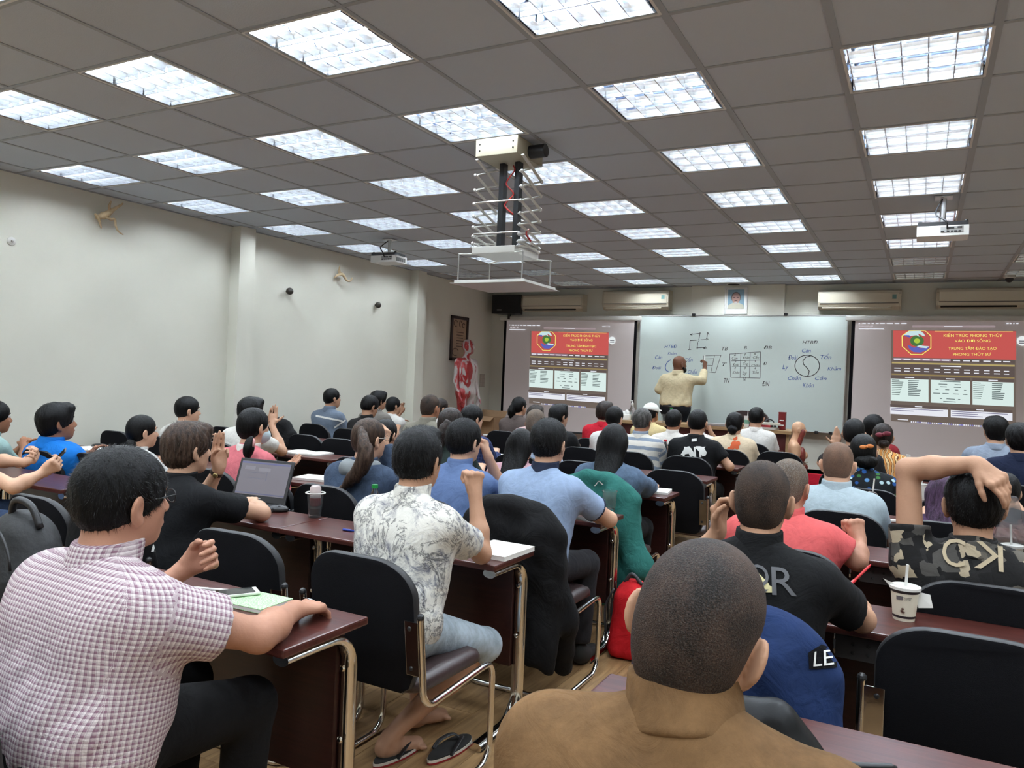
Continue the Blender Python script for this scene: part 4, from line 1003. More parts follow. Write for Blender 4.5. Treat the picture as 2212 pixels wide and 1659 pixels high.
# ------------------------------------------------------------------ people
FINGERS = {   # curl per joint (knuckle, middle, tip) for index..little, thumb (spread, bend)
    'relaxed': ([(0.35,0.45,0.3),(0.45,0.5,0.3),(0.5,0.55,0.35),(0.55,0.6,0.35)], (0.55,0.35)),
    'flat': ([(0.05,0.1,0.05)]*4, (0.5,0.2)), 'open': ([(-0.05,0.12,0.08),(0.0,0.12,0.08),(0.05,0.14,0.1),(0.1,0.16,0.1)], (0.85,0.15)),
    'fist': ([(1.35,1.55,0.9),(1.4,1.6,0.9),(1.4,1.6,0.9),(1.4,1.55,0.9)], (0.15,0.9)), 'cup': ([(0.55,0.75,0.5),(0.75,0.85,0.5),(0.85,0.9,0.55),(0.9,0.95,0.55)], (0.45,0.5)),
    'three': ([(0.05,0.1,0.05),(0.05,0.1,0.05),(0.1,0.12,0.08),(1.2,1.4,0.8)], (0.1,0.9)), 'ok': ([(0.95,0.9,0.5),(0.25,0.3,0.2),(0.15,0.25,0.2),(0.1,0.2,0.2)], (0.35,0.6)), 'grip': ([(0.8,1.0,0.6),(0.85,1.05,0.6),(0.9,1.1,0.6),(0.95,1.1,0.6)], (0.2,0.7))}
def hand_prims(wr, d, n, side, pose, s=1.0, spread=0.08):
    """wrist, finger direction, palm normal (out of the palm), side +1 right -1 left"""
    d = nrm(d); n = nrm(n-d*np.dot(n,d)); t = np.cross(d, n)*side     # t: towards the thumb side
    P = []; L = 0.088*s; W_ = 0.036*s
    wr = np.array(wr, float)
    for i, o in enumerate((0.9,0.32,-0.28,-0.85)):
        P.append(cone(wr+d*0.008*s+t*o*W_*0.5-n*0.001, wr+d*L*(1-0.05*abs(o))+t*o*W_, 0.0145*s, 0.0125*s, 0.014))
    for o in (0.9,0.32,-0.28,-0.85): P.append(ell(wr+d*L*(1-0.05*abs(o)-(0.07 if o < -0.5 else 0))+t*o*W_-n*0.004*s, np.array([0.0135]*3)*s, None, 0.005))
    P.append(cone(wr+t*0.018*s+d*0.018*s+n*0.008*s, wr+t*0.030*s+d*0.045*s+n*0.008*s, 0.017*s, 0.015*s, 0.012))
    curls, (tsp, tb) = FINGERS[pose]
    for i, (o, ln) in enumerate(zip((0.95,0.33,-0.3,-0.9), ((0.042,0.026,0.022),(0.046,0.030,0.024),(0.043,0.028,0.023),(0.034,0.021,0.019)))):
        b = wr+d*L*(1-0.05*abs(o))+t*o*W_; dirv = Rax(n, -spread*o*side*-1*1.0) @ d; a = 0.0; r = 0.0092*s if i < 3 else 0.0080*s
        for q in range(3):
            a += curls[i][q]; dv = Rax(t, 0) @ (dirv*math.cos(a)+n*math.sin(a)); e = b+dv*ln[q]*s
            P.append(cone(b, e, r*(1-0.06*q), r*(0.95-0.08*q), 0.004)); b = e
    b = wr+t*0.030*s+d*0.030*s+n*0.006*s; dv = nrm(d*math.cos(tsp)+t*math.sin(tsp)+n*0.25)
    for q, ln in enumerate((0.036,0.030,0.024)):
        e = b+dv*ln*s; P.append(cone(b, e, (0.0125-0.0012*q)*s, (0.0115-0.0018*q)*s, 0.006)); b = e; dv = nrm(dv+(n*0.6-t*0.6)*tb)
    return P
def ik(S_, W_, l1, l2, pole):
    v = W_-S_; L = np.linalg.norm(v); 
    if L > (l1+l2)*0.995: W_ = S_+v/L*(l1+l2)*0.995; v = W_-S_; L = np.linalg.norm(v)
    x = (l1*l1-l2*l2+L*L)/(2*L); h = math.sqrt(max(l1*l1-x*x, 1e-6)); u = v/L; p = nrm(pole-u*np.dot(pole,u)); return S_+u*x+p*h, W_
def head_prims(hc, Rh, s, face_w=1.0):
    g = lambda x, y, z: hc+Rh@(np.array([x,y,z])*s)
    P = [ell(g(0,-0.012,0.032), np.array([0.076*face_w,0.095,0.086])*s, Rh, 0.03), ell(g(0,-0.035,-0.005), np.array([0.068,0.062,0.06])*s, Rh, 0.03), ell(g(0,0.028,-0.040), np.array([0.062*face_w,0.066,0.072])*s, Rh, 0.025),
         ell(g(0,0.058,-0.088), np.array([0.030,0.026,0.022])*s, Rh, 0.025), cone(g(0,0.086,0.010), g(0,0.104,-0.022), 0.008*s, 0.012*s, 0.012), ell(g(0,0.098,-0.028), np.array([0.017,0.012,0.009])*s, Rh, 0.008),
         cone(g(-0.038,0.074,0.032), g(0.038,0.074,0.032), 0.012*s, k=0.015), ell(g(0,0.086,-0.058), np.array([0.024,0.010,0.010])*s, Rh, 0.010),
         ell(g(-0.033,0.060,-0.02), np.array([0.022,0.018,0.018])*s, Rh, 0.02), ell(g(0.033,0.060,-0.02), np.array([0.022,0.018,0.018])*s, Rh, 0.02)]
    for sx in (-1,1):
        P.append(ell(g(sx*0.031,0.094,0.012), np.array([0.017,0.014,0.010])*s, Rh, 0.010, neg=True))
        Re = Rh @ Rz(sx*0.55) @ Ry(sx*0.15)
        P.append(ell(g(sx*0.084,-0.012,-0.008), np.array([0.0085,0.023,0.034])*s, Re, 0.006)); P.append(ell(g(sx*0.078,-0.002,-0.036), np.array([0.008,0.011,0.014])*s, Re, 0.006))
        P.append(ell(g(sx*0.092,-0.004,-0.006), np.array([0.007,0.013,0.020])*s, Re, 0.005, neg=True))
    return P
def hair_prims(style, hc, Rh, s):
    g = lambda x, y, z: hc+Rh@(np.array([x,y,z])*s); A = lambda *a: np.array(a)*s
    face = [ell(g(0,0.122,-0.030), A(0.080,0.066,0.108), Rh, 0.012, neg=True), half(g(0,0.02,-0.030), Rh@np.array([0,0.55,-1]), 0.012)]
    ears = [ell(g(sx*0.094,-0.006,-0.014), A(0.020,0.030,0.038), Rh, 0.008, neg=True) for sx in (-1,1)]
    t = {'buzz':0.004,'shaved':0.0025,'crop':0.008}.get(style, 0.014)
    P = [ell(g(0,-0.012,0.034), A(0.076+t,0.095+t,0.087+t), Rh, 0.03), ell(g(0,-0.045,-0.010), A(0.066+t*0.5,0.056+t*0.5,0.062), Rh, 0.03)]
    nape = [half(g(0,-0.09,-0.072 if style not in ('buzz','shaved') else -0.092), Rh@np.array([0,0.25,-1]), 0.012)]
    if style in ('buzz','shaved'): return P+[ell(g(0,-0.045,-0.045), A(0.058,0.044,0.055), Rh, 0.03)]+face+ears+nape
    if style in ('short','crop'): return P+face+ears+nape
    if style == 'quiff': return P+[ell(g(0,0.050,0.108), A(0.060,0.045,0.026), Rh, 0.03)]+face+ears+nape
    if style == 'full':   # thick mop covering the ears' tops
        return [ell(g(0,-0.014,0.038), A(0.096,0.112,0.098), Rh, 0.03), ell(g(0,-0.050,-0.018), A(0.084,0.066,0.075), Rh, 0.03), ell(g(0.0,0.062,0.092), A(0.066,0.045,0.034), Rh, 0.03)]+[ell(g(0,0.132,-0.04), A(0.082,0.066,0.110), Rh, 0.012, neg=True), half(g(0,0.03,-0.045), Rh@np.array([0,0.75,-1]), 0.012), half(g(0,-0.09,-0.098), Rh@np.array([0,0.1,-1]), 0.012)]
    if style == 'bald': return P[1:]+[ell(g(0,-0.02,0.01), A(0.079,0.092,0.07), Rh, 0.02)]+face+ears+nape+[half(g(0,0,0.045), Rh@np.array([0,0.2,1]), 0.02)]
    if style in ('tied','pony','bun','long'):
        base = [ell(g(0,-0.014,0.034), A(0.086,0.104,0.096), Rh, 0.03), ell(g(0,-0.048,-0.015), A(0.076,0.064,0.072), Rh, 0.03)]
        cut = [ell(g(0,0.128,-0.030), A(0.082,0.066,0.110), Rh, 0.012, neg=True), half(g(0,0.02,-0.045), Rh@np.array([0,0.6,-1]), 0.012)]
        if style == 'long': cut = cut[:1]
        else: cut += ears+[half(g(0,-0.09,-0.088), Rh@np.array([0,0.1,-1]), 0.012)]
        return base+cut
    return P+face+ears+nape
PEOPLE = []
def person(label, top, Y, yaw=0.0, pitch=0.0, tyaw=0.0, lean=0.07, s=1.0, girth=1.0, sw=1.0, sk='tan', style='short', hair=None, shirt=None, sleeve='short', collar='round', collar_mat=None, pants=None, armR=None, armL=None, face=False, tail=None, blades=0, legs='chair', stand=False, drop=0.0, pelvis=None, roll=0.0, fold=1.0, sleeve_len=None, shoes=True, ground=0.0, neckup=0.0):
    tp = at(top[0], top[1], Y) if len(top) == 2 else np.array(top, float)
    dist = np.linalg.norm(tp-CAM); lod = dist
    Rh = Rz(yaw) @ Rx(pitch) @ Ry(roll); hc = tp - Rh@np.array([0,-0.01,0.128 if style not in ('buzz','shaved','bald') else 0.118])*s
    Rt = Rz(tyaw); skm = SK[sk] if isinstance(sk, str) else sk
    pz = 0.575 if pelvis is None else pelvis
    NB = hc+Rz(tyaw*0.6+yaw*0.4)@(np.array([0,-0.048,-0.158])*s); NB[2] += neckup-drop
    PV = np.array([NB[0], NB[1], 0])+Rt@np.array([0,-lean,0]); PV[2] = pz
    base = np.array([PV[0], PV[1], ground])
    up = nrm(NB-PV); SC = NB-up*0.05*s; ex = Rt@np.array([1,0,0]); ey = np.cross(up, ex)
    ey = -ey if ey@(Rt@np.array([0,1,0])) < 0 else ey
    L = np.linalg.norm(NB-PV)
    SH = {q: SC+ex*q*0.172*s*sw-up*0.012*s for q in (1,-1)}
    sp = lambda f, y=0.0: NB+(PV-NB)*f+ey*y
    g = girth*s
    torso = [cone(SH[-1]+ex*0.02, SH[1]-ex*0.02, 0.058*s, k=0.05), cone(sp(0.30,0.012)-ex*0.085*g, sp(0.30,0.012)+ex*0.085*g, 0.107*g, k=0.07), cone(sp(0.62,0.02)-ex*0.07*g, sp(0.62,0.02)+ex*0.07*g, 0.112*g, k=0.08), cone(sp(0.95,0.0)-ex*0.075*g, sp(0.95,0.0)+ex*0.075*g, 0.122*g, k=0.08)]
    for q in (1,-1): torso.append(cone(NB+up*0.012*s, SH[q]*0.55+NB*0.45-up*0.012*s, 0.046*s, 0.050*s, k=0.04))
    body = []; rh = min(max(lod*0.0013,0.0042),0.0115)
    neck = cone(hc+Rh@(np.array([0,-0.020,-0.055])*s), NB-up*0.02*s, 0.056*s*min(girth,1.12), 0.062*s*min(girth,1.12), 0.03)
    V, Q = solid(head_prims(hc, Rh, s)+[neck], rh); body.append((relax(V,Q), Q))
    rb = min(max(lod*0.003,0.012),0.024); body.append(solid(torso, rb))
    l1, l2 = 0.285*s, 0.250*s; arms = {}
    for q, a in ((1,armR),(-1,armL)):
        a = dict(a or {}); S_ = SH[q]
        W_ = a.get('w')
        if W_ is None:
            if stand: W_ = S_+Rt@np.array([q*0.05,0.05,-0.5])
            else: W_ = np.array([0,0,0.0])+S_+Rt@np.array([-q*0.06,0.33,0]); W_[2] = 0.795
        W_ = np.array(W_, float)
        E = a.get('e')
        if E is None: E, W_ = ik(S_, W_, l1, l2, np.array(a.get('pole', Rt@np.array([q*0.55,-0.25,-1]))))
        E = np.array(E, float); fd = a.get('d'); fd = nrm(W_-E) if fd is None else nrm(fd)
        pn = np.array(a.get('n', (0,0,-1)), float); pose = a.get('pose','relaxed')
        arms[q] = (S_, E, W_)
        mid = E*0.62+W_*0.38
        P = [cone(S_, E, 0.046*g, 0.038*s, 0.02), cone(E, mid, 0.039*s*(0.5+girth*0.5), 0.040*s*(0.5+girth*0.5), 0.02), cone(mid, W_, 0.038*s, 0.0245*s, 0.02), cone(W_-nrm(W_-E)*0.01, W_+fd*0.02*s, 0.0245*s, 0.021*s, 0.015)]+hand_prims(W_, fd, pn, q, pose, s*0.96, a.get('spread',0.08))
        if a.get('hide'): continue
        V, Q = solid(P, min(max(lod*0.0014,0.0038),0.0105)); body.append((relax(V,Q) if lod < 4 else V, Q))
    # legs
    KN = {}; AN = {}
    for q in (1,-1):
        hp = PV+ex*q*0.085*s
        if stand: KN[q] = hp+np.array([0,0.02,-0.42*s])+ex*q*0.02; AN[q] = np.array([KN[q][0],KN[q][1]-0.02,0.09+(base[2])])
        else: KN[q] = hp+Rt@np.array([q*0.05,0.41*s,-0.04]); AN[q] = KN[q]+Rt@np.array([0,-0.03,0]); AN[q][2] = 0.10
        if isinstance(legs, dict) and q in legs: KN[q], AN[q] = [np.array(v, float) for v in legs[q]]
    pr = [cone(PV-ex*0.07*g, PV+ex*0.07*g, 0.125*g, k=0.05)]
    for q in (1,-1):
        hp = PV+ex*q*0.085*s; an = AN[q]; dn = nrm(an-KN[q])
        pr += [cone(hp, KN[q], 0.088*g, 0.062*s, 0.04), cone(KN[q], an, 0.060*s, 0.046*s, 0.03, cut=(an-dn*0.02, dn))]
        if legs == 'shorts' or (isinstance(legs, dict) and legs.get('short')): pr[-1]['cut'] = (KN[q]+dn*legs.get('short',0.10), dn)
    lp = [cone(KN[1], AN[1], 0.052*s, 0.036*s, 0.03), cone(KN[-1], AN[-1], 0.052*s, 0.036*s, 0.03)]
    if isinstance(legs, dict) and legs.get('bare'):
        for q in (1,-1):
            f_ = Rt@Rz(legs.get('foot',0.0))@np.array([0,1,0]); an = AN[q]
            fp = [cone(KN[q], KN[q]*0.6+AN[q]*0.4, 0.050*s, 0.052*s, 0.03), cone(KN[q]*0.6+AN[q]*0.4, an, 0.052*s, 0.032*s, 0.03), cone(an+np.array([0,0,-0.035])-f_*0.02, an+f_*0.13+np.array([0,0,-0.065]), 0.036*s, 0.028*s, 0.03), cone(an+np.array([0,0,-0.045])-f_*0.025, an+np.array([0,0,-0.05]), 0.032*s, k=0.02)]
            sd = np.cross(f_, np.array([0,0,1.0]))
            for t_ in range(5): fp.append(cone(an+f_*0.13+sd*(t_-2)*0.016+np.array([0,0,-0.068]), an+f_*(0.165-0.006*abs(t_-1))+sd*(t_-2)*0.018+np.array([0,0,-0.073]), 0.0105*s, 0.009*s, 0.006))
            body.append(solid(fp, 0.006))
    V, Q = join(body)
    o = obj('person', quad_mesh('person', V-base, Q, skm)); o.location = tuple(base)
    tag(o, label, 'person')
    # shirt
    sm = shirt; fs = fold*0.0055
    tors = [dict(p) for p in torso]; slp = []
    sl = {'short':0.62,'long':2.0,'none':0.0,'elbow':0.95,'cap':0.35}[sleeve] if sleeve_len is None else sleeve_len
    fx = random.random()*9
    for q in (1,-1):
        S_, E, W_ = arms[q]; u1 = nrm(E-S_); u2 = nrm(W_-E); loose = 0.010 if sleeve != 'long' else 0.006
        if sl <= 1.0:
            if sl > 0.05: c_ = S_+(E-S_)*sl; slp.append(cone(S_, S_+(E-S_)*(sl+0.25), 0.052*g, 0.046*g+loose, 0.035, cut=(c_, u1)))
        else:
            slp.append(cone(S_, E, 0.050*g, 0.044*s+loose, 0.035)); f_ = min(sl-1.0,0.97); c_ = E+(W_-E)*f_; slp.append(cone(E, W_, 0.046*s+loose, 0.034*s+loose*0.5, 0.03, cut=(c_, u2)))
    for p in slp[0:0]: pass
    PRM = tors+slp
    nb = NB.copy()
    if stand: PRM.append(half(PV+np.array([0,0,0.03]), (0,0,-1), 0.01))
    PRM.append(ell(hc+Rh@(np.array([0,0.02,-0.03])*s), np.array([0.09,0.10,0.11])*s, Rh, 0.01, neg=True))
    def folds(x, y, z):
        x = x-base[0]; y = y-base[1]
        a = np.sin(17*z+6*np.sin(6*x+fx)+5*y)*np.sin(11*x-7*z+4*np.sin(8*y+fx)); b = np.sin(38*z+9*np.sin(9*x+2*fx)+8*y)*0.4
        h = np.clip((nb[2]-0.02-z)/0.18, 0.15, 1.0)
        return (a+b)*fs*h
    infl = 0.013*s
    V, Q = solid(PRM, rb*0.72 if lod < 4.5 else rb*0.85, infl, folds); V = relax(V, Q)
    # garment coordinates
    dT = np.abs((V-sp(0.4))@ex); F = np.zeros_like(V)
    ax_ = sp(0.5); ang = np.arctan2((V-ax_)@ex, -((V-ax_)@ey)+1e-9); F[:,0] = np.clip(ang,-2.2,2.2)*0.165*g; F[:,1] = (V-PV)@up
    bk = np.abs(ang) < 1.25; F[:,0] = np.where(bk, (V-ax_)@ex*1.06, F[:,0])
    for q in (1,-1):
        S_, E, W_ = arms[q]; u = E-S_; L_ = np.linalg.norm(u); u = u/L_; rel = V-S_; t = rel@u; dd = np.linalg.norm(rel-np.outer(t,u),axis=1)
        on = (t > 0.035) & (t < L_+0.05) & (dd < 0.095*g) & ((V-SC)@ex*q > 0.150*s*sw+0.004)
        v1 = nrm(np.cross(u, up)); v2 = np.cross(u, v1); an_ = np.arctan2(rel@v1, rel@v2); F[on,0] = an_[on]*0.055; F[on,1] = t[on]
        if sl > 1.0:
            u = nrm(W_-E); rel = V-E; t2 = rel@u; d2 = np.linalg.norm(rel-np.outer(t2,u),axis=1); on = (t2 > 0.0) & (d2 < 0.075) & (np.linalg.norm(V-SC,axis=1) > 0.22); F[on,0] = np.arctan2(rel@nrm(np.cross(u,ex)), rel@nrm(np.cross(np.cross(u,ex),u)))[on]*0.045; F[on,1] = L_+t2[on]
    so = obj('shirt', quad_mesh('shirt', V-base, Q, sm, F), o)
    bvh = (V, Q)
    nd = nrm(hc+Rh@(np.array([0,-0.02,-0.06])*s)-NB)
    if collar in ('polo','stand','round'):
        hgt = {'polo':0.082,'stand':0.092,'round':0.064}[collar]*s; ra = {'polo':0.068,'stand':0.066,'round':0.070}[collar]*s*min(girth,1.12)
        cp = [cone(NB-nd*0.03, NB+nd*0.12, ra+0.010, ra-0.004, 0.01, cut=(NB+nd*(hgt-0.004), nrm(nd-ey*0.35))), half(NB-nd*(0.028 if collar != 'stand' else 0.004), -nd, 0.01)]
        V, Q = solid(cp, max(rh*1.1,0.005)); F = np.zeros_like(V); F[:,0] = V[:,0]-NB[0]; F[:,1] = V[:,2]-NB[2]
        obj('collar', quad_mesh('collar', V-base, Q, collar_mat or sm, F), o)
    # hem bands on sleeves
    if collar_mat is not None and sl <= 1.0 and sl > 0.3 and lod < 5:
        for q in (1,-1):
            S_, E, W_ = arms[q]; u1 = nrm(E-S_); c_ = S_+(E-S_)*sl
            V, Q = solid([cone(c_-u1*0.03, c_+u1*0.03, 0.0485*g+0.020, 0.0485*g+0.020, 0.01, cut=(c_+u1*0.003, u1)), half(c_-u1*0.016, -u1, 0.004)], 0.006); obj('sleeve_band', quad_mesh('sleeve_band', V-base, Q, collar_mat, V*0), o)
    # trousers
    V, Q = solid(pr, min(max(lod*0.0035,0.011),0.03), 0.006); V = relax(V, Q); F = V-base
    obj('trousers', quad_mesh('trousers', V-base, Q, pants or BLACKPANT, F), o)
    if shoes and not (isinstance(legs, dict) and legs.get('bare')) and (lod < 6 or stand):
        for q in (1,-1):
            an = AN[q]; f_ = Rt@np.array([0,1,0]); zf = np.array([0,0,base[2]])
            gz = base[2]; V, Q = solid([cone((an[0],an[1],0.05+gz), an+f_*0.16+np.array([0,0,0.035+gz-an[2]]), 0.045, 0.036, 0.02), cone(an+np.array([0,0,-0.02]), an+f_*0.03+np.array([0,0,0.05+gz-an[2]]), 0.042, 0.045, 0.02), half((0,0,0.004+gz),(0,0,-1),0.004)], 0.011)
            obj('shoe', quad_mesh('shoe', V-base, Q, MT['rubber']), o)
    # hair
    if style:
        hp = hair_prims(style, hc, Rh, s); amp = {'full':0.0035,'short':0.0016,'quiff':0.002}.get(style, 0.0008 if style not in ('buzz','shaved','bald') else 0.0)
        if style == 'long':
            gg = lambda x, y, z: hc+Rh@(np.array([x,y,z])*s); ln = tail.get('len',0.34); wd = tail.get('w',0.060)
            e_ = gg(0,-0.075,-0.06); e2 = np.array([e_[0],e_[1],hc[2]-ln])+np.array(tail.get('off',(0,-0.06,0)))
            for x in (-1,-0.33,0.33,1): hp.insert(2, cone(gg(x*0.052,-0.035,0.0), e2+ex*x*wd*0.75+np.array([0,0,abs(x)*0.03]), 0.045*s, 0.026, 0.05))
        f0 = fx
        def strands(x, y, z):
            q = [(x-hc[0])*Rh[0,i]+(y-hc[1])*Rh[1,i]+(z-hc[2])*Rh[2,i] for i in range(3)]; a = np.arctan2(q[0], q[1]+0.02)
            return amp*(np.sin(23*a+3*np.sin(40*q[2]+f0))*0.6+np.sin(90*q[0]+50*q[2]+f0)*np.sin(80*q[1]-30*q[2])*0.7)
        V, Q = solid(hp, rh*1.05 if lod < 4 else rh, 0.0, strands if amp else None); V = relax(V, Q)
        hm_ = hair if not isinstance(hair, str) else (HM.get(hair) or BZ.get(hair)); hm_ = hm_ or HM['black']
        parts = [(V, Q)]
        if tail and style in ('pony','tied'):
            pts = tail['pts']; rs = tail['r']; SPT = smooth_path(pts, 3); rr = np.interp(np.linspace(0,1,len(SPT)), np.linspace(0,1,len(rs)), rs)
            fl_ = tail.get('flat'); pp = [cone(SPT[i], SPT[i+1], rr[i], rr[i+1], 0.012) for i in range(len(SPT)-1)]
            v2, q2 = solid(pp, min(max(lod*0.0014,0.005),0.009), 0.0, lambda x, y, z: 0.003*np.sin(160*(x*0.8+y*0.6)+3*np.sin(9*z))); parts.append((v2, q2))
        if style == 'bun':
            bp_ = hc+Rh@(np.array(tail['at'])*s); v2, q2 = solid([ell(bp_, np.array(tail['r']), Rh, 0.02)], rh, 0.0, lambda x, y, z: 0.003*np.sin(70*x+60*z)*np.sin(50*z-40*y)); parts.append((v2, q2))
        V, Q = join(parts)
        if blades:     # short loose hairs standing off the scalp
            rng = np.random.RandomState(int(abs(tp[0])*1000) % 9999); n_ = len(V); pick = rng.choice(len(parts[0][0]), blades)
            cc = hc+Rh@(np.array([0,-0.01,0.03])*s); P0 = V[pick]; nn = P0-cc; nn /= np.linalg.norm(nn,axis=1)[:,None]
            crown = hc+Rh@(np.array([0.01,-0.05,0.11])*s); fl_ = P0-crown; fl_ -= nn*np.sum(fl_*nn,1)[:,None]; fl_ /= np.linalg.norm(fl_,axis=1)[:,None]+1e-6
            ln = rng.uniform(0.007,0.016,(blades,1)) if style not in ('buzz','crop') else rng.uniform(0.003,0.006,(blades,1))
            dv = nn*rng.uniform(0.22,0.6,(blades,1))+fl_*0.8+rng.normal(0,0.22,(blades,3)); sd = np.cross(dv, nn); sd /= np.linalg.norm(sd,axis=1)[:,None]+1e-6
            wv = rng.uniform(0.0006,0.0010,(blades,1)); tip = P0+dv*ln; b0, b1 = P0-nn*0.002-sd*wv, P0-nn*0.002+sd*wv
            V2 = np.concatenate([V, b0, b1, tip+sd*0.0001, tip-sd*0.0001]); ar = np.arange(blades); Q = np.concatenate([Q, np.stack([n_+ar, n_+blades+ar, n_+2*blades+ar, n_+3*blades+ar],1)]); V = V2
        ho = obj('hair', quad_mesh('hair', V-base, Q, hm_), o)
        if tail and tail.get('tie') is not None:
            tp_, r_, m_ = tail['tie']; B().tube([np.array(tp_)-base+r_*(math.cos(a_)*np.array(ex)+math.sin(a_)*np.array([0,0.25,1.0])) for a_ in np.linspace(0,2*PI,14)[:-1]], 0.010, 8, closed=True).build('hair_tie', m_, o, smooth=True)
    if face:
        g2 = lambda x, y, z: hc+Rh@(np.array([x,y,z])*s)-base
        for sx in (-1,1):
            ey_ = B().ball((0,0,0), 0.0125*s, 12, 8).build('eye', eye_m, o, loc=g2(sx*0.031,0.0745,0.011), smooth=True)
            B().ball((0,0,0), (0.006*s,0.003*s,0.006*s), 10, 6, M=Matrix(Rh.tolist()).to_4x4()).build('iris', iris_m, ey_, loc=Rh@np.array([0,0.0112*s,0]), smooth=True)
            B().tube([g2(sx*0.014,0.091,0.032), g2(sx*0.032,0.089,0.037), g2(sx*0.048,0.077,0.033)], [0.003,0.0042,0.002], 6).build('eyebrow', HM['black'], o, smooth=True)
        B().tube([g2(-0.022,0.0905,-0.058), g2(0,0.097,-0.057), g2(0.022,0.0905,-0.058)], [0.002,0.0048,0.002], 6).build('lips', mat('lips', lin((158,92,82)), 0.45), o, smooth=True)
    info = dict(o=o, base=base, hc=hc, Rh=Rh, NB=NB, PV=PV, SH=SH, arms=arms, ex=ex, ey=ey, up=up, bvh=bvh, s=s, SC=SC)
    PEOPLE.append(info); return info
def decal(info, verts2d, faces, corners, m_, name='print', cells=0.02, off=0.004):
    """flat print laid on the shirt; corners are places of the photograph, cast onto the cloth"""
    V, Q = info['bvh']; bv = BVHTree.FromPolygons([tuple(v) for v in V], [tuple(map(int,q)) for q in Q])
    bm = bmesh.new(); vs = [bm.verts.new((v[0],v[1],0)) for v in verts2d]
    for f in faces:
        try: bm.faces.new([vs[i] for i in f])
        except ValueError: pass
    bmesh.ops.triangulate(bm, faces=list(bm.faces))
    lo = np.min(verts2d,0); hi = np.max(verts2d,0)
    for _ in range(3):
        es = [e for e in bm.edges if e.calc_length() > (hi-lo).max()*0.07]
        if es: bmesh.ops.subdivide_edges(bm, edges=es, cuts=1)
    bmesh.ops.triangulate(bm, faces=list(bm.faces)); bm.verts.index_update(); P = []
    for v in bm.verts:
        u_, v_ = (v.co.x-lo[0])/(hi[0]-lo[0]), (v.co.y-lo[1])/(hi[1]-lo[1])
        c = [np.array(p, float) for p in corners]; q = c[0]*(1-u_)*(1-v_)+c[1]*u_*(1-v_)+c[2]*u_*v_+c[3]*(1-u_)*v_
        d = nrm(ray(*q)); h = bv.ray_cast(Vector(CAM), Vector(d))
        P.append(np.array(h[0])-d*off if h[0] is not None else None)
    F = [[w_.index for w_ in f.verts] for f in bm.faces if all(P[w_.index] is not None for w_ in f.verts)]
    bm.free(); P = [p if p is not None else info['base'] for p in P]
    return obj(name, new_mesh(name, [p-info['base'] for p in P], F, m_), info['o'])
def decal_text(info, body, corners, m_, name='print', shear=0.0, off=0.006):
    V, F = text_verts(body, shear); return decal(info, V, F, corners, m_, name, off=off)
def decal_poly(info, poly, m_, name='print', off=0.004):
    """polygon given in photograph pixels"""
    P = np.array(poly, float); lo, hi = P.min(0), P.max(0); v = np.stack([P[:,0], -P[:,1]],1)
    return decal(info, v, [tuple(range(len(P)))], [(lo[0],hi[1]),(hi[0],hi[1]),(hi[0],lo[1]),(lo[0],lo[1])], m_, name, off=off)
# ------------------------------------------------------------------ the class
RY = [r-0.25 for r in ROW]
CL = {}
def cl(name, c, **k):
    if name not in CL: CL[name] = plain(name, c, **k)
    return CL[name]
JEANS = fabric('blue_jeans', f_denim((62,80,112)), bump=0.2); PALEJEANS = fabric('pale_jeans', f_denim((170,184,196)), bump=0.25)
CHNAME = {}
def seat(info, k, what, dx=0.0, dy=0.0, rz=0.0):
    y = min(ROW[k]-0.30+dy, info['PV'][1]+0.075); info['chair'] = (info['PV'][0]+dx, y, rz); chair(info['PV'][0]+dx, y, f'black cantilever chair {what}', rz)

# --- middle block, nearest row: man in plaid shirt
plaid = fabric('plaid', f_plaid((232,224,226),(150,116,134),(112,84,104),0.0125), bump=0.35)
E_ = atz(560,1372,0.795); W_ = atz(636,1318,0.80); wl_ = at(402,1226,-1.98)
P1 = person('man in purple plaid short-sleeved shirt and glasses, leaning on the nearest left desk', (262,968), RY[0], yaw=-0.12, tyaw=-0.05, lean=0.08, s=1.10, girth=1.20, sw=1.10, sk='ruddy', style='short', hair='black', shirt=plaid, collar='polo', face=True, blades=5000,
    armR=dict(e=E_, w=W_, d=atz(725,1302,0.775)-W_, n=(0,0,-1), pose='relaxed'), armL=dict(w=wl_, d=at(492,1178,-1.93)-wl_, n=(0.75,-0.62,0.25), pose='cup', spread=0.12), pants=BLACKPANT, fold=1.1)
# --- second row
E_ = atz(1040,1196,0.79); W_ = at(1026,1068,E_[1]+0.03)
P2 = person('young man in white marble-print polo with raised fist beside the aisle', (905,925), RY[1], yaw=0.05, tyaw=-0.05, lean=0.10, s=1.0, sk='tan', style='quiff', hair='black', shirt=fabric('marble', f_marble, bump=0.3), collar='polo', collar_mat=None, face=False, blades=4500,
    armR=dict(e=E_, w=W_, d=(-0.05,0.05,1), n=(-0.9,0.35,0), pose='fist'), pants=PALEJEANS, legs={1: (at(1048,1392,-0.80), atz(842,1590,0.09)), 'short': 0.07, 'bare': True, 'foot': -0.3})
E_ = atz(566,1108,0.795); wl_ = at(474,1010,-0.98)
P3 = person('man with thick brown hair in black T-shirt raising three fingers behind the laptop', (405,912), RY[1], yaw=-0.15, lean=0.14, sk='light', style='full', hair='brown', shirt=cl('black_tee',(15,16,19)), face=True, blades=3000,
    armR=dict(e=E_, w=E_+np.array([-0.20,0.13,0.01]), n=(0,0,-1)), armL=dict(w=wl_, d=(0.02,0.0,1), n=(0.8,-0.6,0), pose='three', pole=(-0.6,0.2,-1)))
wr_ = at(92,1022,-0.98); wl_ = at(80,1005,-0.92)
